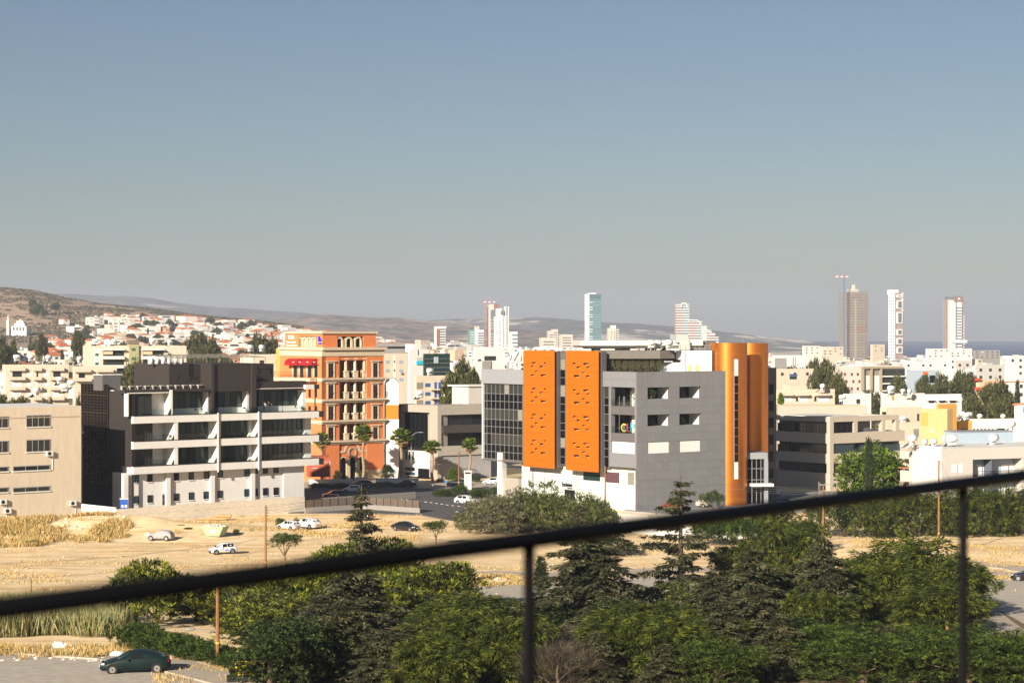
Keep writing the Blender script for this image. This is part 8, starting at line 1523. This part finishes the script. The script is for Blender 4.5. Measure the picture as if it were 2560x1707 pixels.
def rubble(name, px0, px1, D0, D1, n, smin, smax, mat, label, seed):
    m = MB(); rr = random.Random(seed)
    for k in range(n):
        D = rr.uniform(D0, D1); px = rr.uniform(px0, px1); p = onground(px, D); s = rr.uniform(smin, smax); m.ball((p.x, p.y, p.z + s * .2), (s, s * rr.uniform(.6, 1), s * rr.uniform(.4, .8)), seg=5, rings=3)
    tag(m.build(name, mat), label, 'rubble', kind='stuff')
ST = M('chalk_stone', (0.60, 0.52, 0.42), var=.25, scale=2)
rubble('rubble_heap', 1170, 1330, 219, 226, 160, .15, .5, ST, 'heap of pale stones behind the grey road stub', 1); rubble('field_stones', -40, 2600, 205, 300, 240, .05, .18, ST, 'stones scattered over the dirt field', 2); rubble('kerb_stones_loose', 0, 480, 139, 147, 140, .06, .25, ST, 'chalky stones along the near pavement', 3); rubble('bank_stones', 150, 330, 298, 309, 45, .1, .35, ST, 'chalk stones on the bank below the wall', 4)
# litter bags
for i, (px, py, c, lab) in enumerate([(148, 1618, WHITE2, 'torn white bag in the weeds left of the green car'), (293, 1642, WHITE2, 'white sheet of rubbish behind the green car'), (1192, 1303, WHITE2, 'white bag on the dirt by the olive bush'), (370, 1338, WHITE2, 'pale block of rubble left of the covered car')]):
    p = gp(px, py); m = MB(); rr = random.Random(i); m.ball((p.x, p.y, p.z + .15), (.6, .4, .3), seg=7, rings=5); m.v = [(x + rr.uniform(-.1, .1), y + rr.uniform(-.1, .1), z + rr.uniform(-.06, .06)) for x, y, z in m.v]; tag(m.build('rubbish_bag', c), lab, 'rubbish')
# wire fence posts round the lot
for i, (px, D, h) in enumerate([(78, 205, 1.6), (1557, 222, 1.6), (1610, 224, 1.6), (1075, 240, 1.3)]):
    p = onground(px, D); m = MB(); m.tube([(p.x, p.y, p.z - .2), (p.x, p.y, p.z + h)], .035, 4); m.ball((p.x, p.y, p.z + h), .05, seg=5, rings=3); tag(m.build('fence_post', FRAME), ('thin rusty post in the dry grass at the left', 'left one of two thin posts beyond the broad conifer', 'right one of two thin posts beyond the broad conifer', 'short post at the edge of the dirt lot')[i], 'post')

# ================================================================ roof equipment
TANKW = M('tank_white', (0.76, 0.74, 0.70), rough=.5, var=.06)
def mk_tank():
    t = thing('water_tank', 'x', 'tank'); m = MB(); m.tube([(-.75, 0, 1.5), (-.62, 0, 1.5), (.62, 0, 1.5), (.75, 0, 1.5)], [.32, .48, .48, .32], 14); m.build('drum', TANKW, t, smooth=True); m = MB(); m.tube([(-.5, .1, .75), (.5, .1, .75)], .26, 10); m.build('hot_drum', TANKW, t); l = MB()
    for dx in (-.5, .5):
        for dy in (-.4, .4): l.tube([(dx, dy, 0), (dx, dy, 1.2)], .03, 4)
    l.build('stand', ALU, t); s = MB(); s.add([(-.6, 1.5, .15), (.6, 1.5, .15), (.6, .3, .9), (-.6, .3, .9), (-.6, 1.5, .08), (.6, 1.5, .08), (.6, .3, .83), (-.6, .3, .83)], [(0, 1, 2, 3), (7, 6, 5, 4), (0, 4, 5, 1), (1, 5, 6, 2), (2, 6, 7, 3), (3, 7, 4, 0)]); s.build('solar_panel', M('solar_panel', (0.01, 0.015, 0.03), rough=0.15, var=0), t); return t
TANK = mk_tank(); TANKN = [0]
def tank(px, py, D, label, sc=1.0, rz=.6):
    p = W(px, py, D); p.z -= 0; first = TANKN[0] == 0; TANKN[0] += 1; place(TANK, p, rz, sc, label, 'white roof water tanks', first=first)
for i, (px, py, D, sc, lab) in enumerate([(1628, 877, 352, .95, 'white roof tank left of the terrace railing'), (1646, 877, 354, .95, 'middle white roof tank above the terrace'), (1673, 877, 352, .98, 'right-hand white roof tank above the terrace'), (2282, 1122, 322, 1.6, 'large white tank at the left end of the right-hand apartments'), (2312, 1122, 323, 1.1, 'low white tank beside the left one on the right-hand apartments'), (2380, 1123, 324, 1.6, 'large white tank in front of the pale yellow house'), (2334, 1122, 325, 1.1, 'small tank with a solar panel on the right-hand apartments'), (2484, 1123, 330, 1.7, 'large white tank in front of the blue roof room'), (2530, 1082, 405, 1.6, 'large tank on the white terrace at the right edge'), (2392, 1056, 452, 1.5, 'first tank of the cluster below the pines'), (2404, 1052, 455, 1.5, 'second tank of the cluster below the pines'), (2416, 1056, 452, 1.5, 'third tank of the cluster below the pines'), (2424, 1054, 455, 1.5, 'fourth tank of the cluster below the pines'), (2450, 1057, 452, 1.4, 'tank alone on the off-white row'), (2508, 1057, 454, 1.4, 'tank near the right end of the off-white row'), (2258, 1062, 470, 1.5, 'tank on the beige house roof terrace'), (2228, 990, 560, 2.0, 'double tank on the off-white flats'), (2258, 990, 562, 1.4, 'tank in the middle of the off-white flats'), (2274, 991, 560, 1.4, 'third tank on the off-white flats'), (2057, 982, 562, 1.8, 'tank on the low cream flats'), (2106, 1010, 500, 1.6, 'tank pair left of the small white house'), (42, 908, 645, 1.9, 'tank at the left of the cream apartments roof'), (78, 908, 648, 1.9, 'second tank on the cream apartments roof'), (122, 909, 650, 1.9, 'third tank on the cream apartments roof'), (200, 912, 650, 1.9, 'tank between the two cream blocks'), (238, 866, 695, 1.8, 'left tank on the apartment house with the olive tower'), (285, 866, 700, 1.8, 'tank left of the olive stair tower'), (382, 866, 702, 1.8, 'tank right of the olive stair tower'), (425, 868, 704, 1.8, 'right-hand tank on the olive tower house'), (92, 995, 470, 1.7, 'tank behind the beige block roof'), (160, 985, 480, 1.7, 'tank among shrubs left of the black screen'), (178, 975, 490, 1.7, 'upper tank left of the black screen'), (150, 965, 500, 1.6, 'rearmost tank left of the black screen'), (626, 884, 565, 1.7, 'tank above the black stair tower'), (655, 884, 566, 1.7, 'second tank above the black stair tower'), (1048, 1000, 500, 1.6, 'tank in front of the blue-shuttered flats'), (1115, 1000, 502, 1.6, 'tank right of the blue-shuttered flats'), (1075, 944, 525, 1.7, 'tank on top of the blue-shuttered flats')]): tank(px, py, D, lab, sc if i < 3 else sc * .74, .5 + (i % 5) * .15)
ROOFT.sort(key=lambda q: q[2])
for i, (q, z, px, wh) in enumerate(ROOFT): place(TANK, (q.x, q.y, z), random.uniform(.2, 1.2), random.uniform(1.1, 1.6), f'roof tank {wh}, {ORD[min(i, 145)]} of the small tanks', 'white roof water tanks')
fo, Uo, zto, zc0o, zbo, zTo = OFF
def mk_ac():
    t = thing('roof_air_conditioner', 'x', 'air conditioner'); m = MB(); m.box((-.5, -.4, 0), (.5, .4, 1.3)); m.build('casing', M('ac_casing', (0.36, 0.32, 0.28), var=.08), t); g = MB(); g.box((-.42, -.44, .2), (.42, -.4, 1.15)); go = g.build('grille', GLASSS, t); f = MB(); f.tube([(0, -.46, .68), (0, -.44, .68)], .34, 12); f.build('fan_ring', FRAME, go); return t
AC = mk_ac()
for i in range(11):
    p = fo.at(Uo(325) + i * 1.45, -2.2); place(AC, (p.x, p.y, zto - .4), math.atan2(fo.d.y, fo.d.x), .8, f'roof air conditioner on the black parapet, {ORD[i]} from the left', 'row of air conditioners', first=i == 0)
p = fo.at(Uo(322), -9); f = Fr(p, fo.d); t = thing('grey_roof_hut', 'grey box hut on the roof of the black building', 'hut', (p.x, p.y, zto)); m = MB(); f.m(m, 0, 3.4, zto - .3, zto + 2.3, -3.2, 0); m.build('wall', GREYD, t); f.box('roof', -.1, 3.5, zto + 2.3, zto + 2.42, -3.3, .1, WHITE2, t)
for i in range(6):
    p = fo.at(Uo(436) + i * 1.2, -8); t = thing('pergola_tank', f'white tank on the black stair tower, {ORD[i]} from the left', 'tank', (p.x, p.y, zTo), 'tanks on the black stair tower'); m = MB(); m.tube([(p.x, p.y, zTo - .1), (p.x, p.y, zTo + .8), (p.x, p.y, zTo + 1.0)], [.45, .45, .25], 12); m.build('drum', TANKW, t, smooth=True); l = MB(); l.tube([(p.x, p.y, zTo + 1), (p.x, p.y, zTo + 1.1)], .16, 8); l.build('lid', TANKW, t)
# satellite dish, church
p = W(269, 868, 700); t = thing('satellite_dish', 'white satellite dish on the apartment roof left of the olive tower', 'dish', p); m = MB(); m.tube([tuple(p), (p.x, p.y, p.z + 1.2)], .06, 5); m.build('mast', ALU, t); m = MB(); m.tube([(p.x, p.y + .1, p.z + 1.6), (p.x, p.y - .2, p.z + 1.6)], [.3, 1.25], 16); m.build('bowl', TANKW, t)
def church():
    D = 2020; p = onground(45, D); k = D / F; z = lambda y: CZ - (y - EY) * k; X = lambda x: (x - CX) * k; t = thing('white_church', 'white church with golden domes and a bell tower at the foot of the hill', 'church', p); m = MB(); m.box((X(28), D, p.z - 2), (X(66), D + 18, z(815))); m.box((X(34), D + 2, z(815)), (X(60), D + 14, z(808))); m.box((X(40), D + 4, z(808)), (X(56), D + 12, z(802))); m.build('nave', WHITE2, t)
    gd = M('gold_dome', (0.55, 0.30, 0.10), rough=.35, metal=.5, var=0)
    for x, y, r in ((48, 800, 4.2), (38, 803, 1.8), (58, 803, 1.8)): d = MB(); d.tube([(X(x), D + 8, z(y + 6)), (X(x), D + 8, z(y))], r * k, 12); do = d.build('drum', WHITE2, t); g = MB(); g.ball((X(x), D + 8, z(y)), (r * k, r * k, r * 1.2 * k), seg=12, rings=8); g.build('dome', gd, do)
    b = MB(); b.box((X(16), D, p.z - 2), (X(22), D + 4, z(800))); b.tube([(X(19), D + 2, z(800)), (X(19), D + 2, z(793)), (X(19), D + 2, z(786))], [2.4 * k, 2.0 * k, .2 * k], 8); b.build('bell_tower', WHITE2, t)
    for x in (33, 41, 49, 57): w = MB(); w.box((X(x), D - .2, z(826)), (X(x + 3), D + .1, z(818))); w.build('window', DARKW, t)
church()
# ================================================================ balcony furniture and people
def mk_chair():
    t = thing('balcony_chair', 'x', 'chair'); b = BLACK; m = MB(); m.box((-.24, -.24, .43), (.24, .24, .47)); m.build('seat', b, t); m = MB(); m.box((-.24, .21, .6), (.24, .25, .86)); m.build('backrest', b, t)
    for x in (-.22, .22):
        for y in (-.22, .22): m = MB(); m.tube([(x, y, 0), (x, y, .45 if y < 0 else .86)], .018, 5); m.build('leg', b, t)
    return t
def mk_table():
    t = thing('balcony_table', 'x', 'table'); m = MB(); m.box((-.4, -.35, .70), (.4, .35, .73)); m.build('table_top', BLACK, t)
    for x in (-.36, .36):
        for y in (-.3, .3): m = MB(); m.tube([(x, y, 0), (x, y, .71)], .018, 5); m.build('leg', BLACK, t)
    return t
CH_, TB_L = mk_chair(), mk_table(); nch = 0; ntb = 0; wz = math.atan2(fo.d.y, fo.d.x)
for lvl, (z, spots) in enumerate([(zc0o + .11, (496, 512, 568, 618, 747, 757)), (zbo[1][0] + .11, (417, 511, 590, 614, 748)), (zbo[2][0] + .11, (485, 513, 605, 752))]):
    for j, x in enumerate(spots):
        p = fo.at(Uo(x), -.7); place(CH_, (p.x, p.y, z), wz + .4 * (j % 3), 1.0, f'black balcony chair, {ORD[j]} from the left on the {("top", "second", "lowest")[lvl]} balcony of the white office', 'chairs on the white office balconies', first=nch == 0); nch += 1
        if j % 2 == 0: p = fo.at(Uo(x) + .8, -.75); place(TB_L, (p.x, p.y, z), wz, 1.0, f'black balcony table, {ORD[j // 2]} from the left on the {("top", "second", "lowest")[lvl]} balcony of the white office', 'tables on the white office balconies', first=ntb == 0); ntb += 1
def person(loc, rz, label, top, bottom, arm):
    """one continuous skinned body"""
    J = {'pel': (0, 0, .95, .13), 'wai': (0, 0, 1.10, .12), 'che': (0, .01, 1.32, .15), 'nek': (0, 0, 1.50, .055), 'hd0': (0, .02, 1.60, .085), 'hd1': (0, .02, 1.72, .075),
         'hl': (-.09, 0, .90, .10), 'kl': (-.10, .03, .50, .065), 'al': (-.10, 0, .09, .045), 'tl': (-.11, .16, .04, .04), 'hr': (.09, 0, .90, .10), 'kr': (.11, .04, .50, .065), 'ar': (.13, .02, .09, .045), 'tr': (.14, .18, .04, .04)}
    for s, nm in ((-1, 'l'), (1, 'r')):
        J['s' + nm] = (s * .19, 0, 1.42, .06)
        e, h = arm[nm]; J['e' + nm] = (*e, .043); J['w' + nm] = (*h, .03); d = (Vector(h) - Vector(e)).normalized(); q = Vector(h) + d * .08; J['p' + nm] = (*q, .028)
        for k in range(4): a = q + Vector((.018 * (k - 1.5), .01, 0)) + d * (.07 + .01 * (k % 3)); J[f'f{k}{nm}'] = (*a, .009)
        a = Vector(h) + d * .05 + Vector((-s * .04, .03, 0)); J['th' + nm] = (*a, .01)
    E = [('pel', 'wai'), ('wai', 'che'), ('che', 'nek'), ('nek', 'hd0'), ('hd0', 'hd1'), ('pel', 'hl'), ('hl', 'kl'), ('kl', 'al'), ('al', 'tl'), ('pel', 'hr'), ('hr', 'kr'), ('kr', 'ar'), ('ar', 'tr')]
    for nm in 'lr': E += [('che', 's' + nm), ('s' + nm, 'e' + nm), ('e' + nm, 'w' + nm), ('w' + nm, 'p' + nm), ('w' + nm, 'th' + nm)] + [('p' + nm, f'f{k}{nm}') for k in range(4)]
    ks = list(J); me = bpy.data.meshes.new('person'); me.from_pydata([J[k][:3] for k in ks], [(ks.index(a), ks.index(b)) for a, b in E], []); o = bpy.data.objects.new('person_tmp', me); COL.objects.link(o); sk = o.modifiers.new('s', 'SKIN'); o.modifiers.new('d', 'SUBSURF').levels = 1
    for i, k in enumerate(ks): me.skin_vertices[0].data[i].radius = (J[k][3], J[k][3]); me.skin_vertices[0].data[i].use_root = (k == 'pel')
    dg = bpy.context.evaluated_depsgraph_get(); bm = bpy.data.meshes.new_from_object(o.evaluated_get(dg)); bpy.data.objects.remove(o); bm.materials.clear()
    SK, HR = M('skin', (0.48, 0.28, 0.19), rough=.6, var=0), M('dark_hair', (0.015, 0.012, 0.01), var=0)
    for m_ in (SK, top, bottom, HR): bm.materials.append(m_)
    for p_ in bm.polygons: c = p_.center; p_.material_index = 3 if (c.z > 1.70 or (c.z > 1.58 and c.y < -.02)) else 1 if (.98 < c.z < 1.50 and (abs(c.x) < .26 or c.z > 1.3)) else 2 if .10 < c.z <= .98 and abs(c.x) < .25 else 3 if c.z <= .10 else 0
    t = thing('person', label, 'person', loc); b = newobj('body', bm, t); b.matrix_basis = Matrix.Translation(Vector(loc)) @ Matrix.Rotation(rz, 4, 'Z')
pz_ = zc0o + .11; TW_, TBk = M('white_shirt', (0.7, 0.69, 0.68), var=0), M('black_shirt', (0.015, 0.015, 0.017), var=0); NV = M('navy_shorts', (0.03, 0.035, 0.06), var=0)
p = fo.at(Uo(668), -.9); person((p.x, p.y, pz_), 3.6, 'person in white shirt and black trousers on the top balcony, hand at head', TW_, TBk, {'l': ((-.28, .05, 1.15), (-.26, .18, .95)), 'r': ((.30, .12, 1.30), (.14, .16, 1.60))})
p = fo.at(Uo(678), -.8); person((p.x, p.y, pz_), 3.0, 'person in a black shirt on the top balcony stretching one arm out', TBk, NV, {'l': ((-.40, .12, 1.30), (-.62, .22, 1.22)), 'r': ((.28, .05, 1.15), (.26, .15, .92))})
# colourful letters on the balcony of the grey building
t = thing('balcony_letters', 'big yellow, pink and teal letters on the grey building balcony', 'letters', (*fl_.at(UL_(1570), -.6), CZ - (1083 - EY) / F * 345))
for ch, x0, x1, mt in (('C', 1553, 1565, M('letter_yellow', (0.75, 0.62, 0.05), var=0)), ('L', 1567, 1574, M('letter_pink', (0.7, 0.02, 0.16), var=0)), ('P', 1576, 1586, M('letter_teal', (0.01, 0.42, 0.42), var=0))): text_on(fl_, ch, x0, x1, 1058.5, 1081, mt, 'letter', t, n=-.6)
p = fl_.at(UL_(1577), -.7); z = CZ - (1015.5 - EY) / F * 345; t = thing('potted_tree', 'small tree in a white pot on the upper grey balcony', 'plant', (p.x, p.y, z)); m = MB(); m.tube([(p.x, p.y, z), (p.x, p.y, z + .7)], [.2, .3], 10); m.build('pot', WHITE2, t); m = MB(); m.tube([(p.x, p.y, z + .6), (p.x, p.y, z + 1.4)], .04, 5); m.build('trunk', BARK, t); crownobj('crown', mk_tufts('olive', 1, 1, 0, 1, 60, 7, .22, .08, .4, 9, cone=.8, lobes=[(p.x, p.y, z + 1.9, .6, .7)]), LF['olive'], t)
p = fr_.at(fr_.uz(1634, 995)[0], -1.0); z = fr_.uz(1640, 996)[1]; t = thing('window_plant', 'leafy plant in the upper left opening of the grey wall', 'plant', (p.x, p.y, z)); crownobj('foliage', mk_tufts('hedge', 1, 1, 0, 1, 110, 7, .24, .1, .4, 10, cone=.8, lobes=[(p.x, p.y, z + .75, .95, .75)]), LF['hedge'], t); m = MB(); m.tube([(p.x, p.y, z), (p.x, p.y, z + .4)], [.3, .4], 10); m.build('pot', GREYL, t)
# yellow digger half hidden at the bottom left
p = onground(640, 128); t = thing('yellow_excavator', 'yellow excavator almost hidden by the carob at the bottom left', 'excavator', p); YM = M('machine_yellow', (0.62, 0.36, 0.01), rough=.5, var=.12)
m = MB(); m.box((p.x - 1.2, p.y - 1, p.z + .6), (p.x + 1.4, p.y + 1, p.z + 1.4)); m.build('body', YM, t); m = MB(); m.box((p.x - 1.1, p.y - .9, p.z + 1.4), (p.x + .1, p.y + .3, p.z + 2.2)); c_ = m.build('cab', YM, t); m = MB(); m.box((p.x - 1.0, p.y - .95, p.z + 1.5), (p.x, p.y - .89, p.z + 2.1)); m.build('cab_window', GLASS, c_)
m = MB(); m.tube([(p.x + .6, p.y - .5, p.z + 1.8), (p.x + .2, p.y - 1.2, p.z + 2.0), (p.x - .3, p.y - 2.0, p.z + 1.0)], [.22, .2, .15], 6); m.build('boom', YM, t)
for s in (-1, 1): m = MB(); m.box((p.x - 1.7, p.y + s * .95 - .25, p.z), (p.x + 1.7, p.y + s * .95 + .25, p.z + .6)); m.build('track', TYRE, t)
# ================================================================ balcony railing in front of the camera
RAILM = M('black_rail', (0.004, 0.004, 0.005), rough=0.6, var=0.1, scale=20, spec=0.12)
def railing():
    a = Vector((W(0, 1520, 3.62).x, 3.62)); z = CZ - .5; d = Vector((5320 - CX, F)).normalized()
    t = thing('balcony_railing', 'blurred black balcony handrail with thin posts across the foreground', 'railing', (a.x, a.y, z - 1.05))
    f = Fr(a, d); fr_m = MB(); u0, u1 = -2.2, f.uz(2750, 1200)[0]
    c0, c1 = f.at(u0, 0), f.at(u1, 0); m = MB(); m.tube([(c0.x, c0.y, z), ((c0.x + c1.x) / 2, (c0.y + c1.y) / 2, z), (c1.x, c1.y, z)], .0225, 14); m.build('handrail', RAILM, t, smooth=True)
    for px, w in ((1323, .030), (2408, .026), (-700, .03)):
        u = f.uz(px, 1300)[0]; o = f.box('post', u - .009, u + .009, z - 1.05, z - .015, -.012, .012, RAILM, t)
    return f, z
railing()
# ================================================================ haze
hz = bpy.data.materials.new('haze_air'); hz.use_nodes = True; n = hz.node_tree; n.nodes.remove(n.nodes['Principled BSDF']); pv = n.nodes.new('ShaderNodeVolumePrincipled'); pv.inputs['Color'].default_value = (0.60, 0.655, 0.81, 1); pv.inputs['Density'].default_value = 0.0001; pv.inputs['Anisotropy'].default_value = 0.0
n.links.new(pv.outputs[0], n.nodes['Material Output'].inputs['Volume'])
h = MB().box((-14500, -1500, -75), (14500, 14200, 300)).build('haze', hz); tag(h, 'thin pale haze over town, hills and sea', 'haze', kind='stuff')
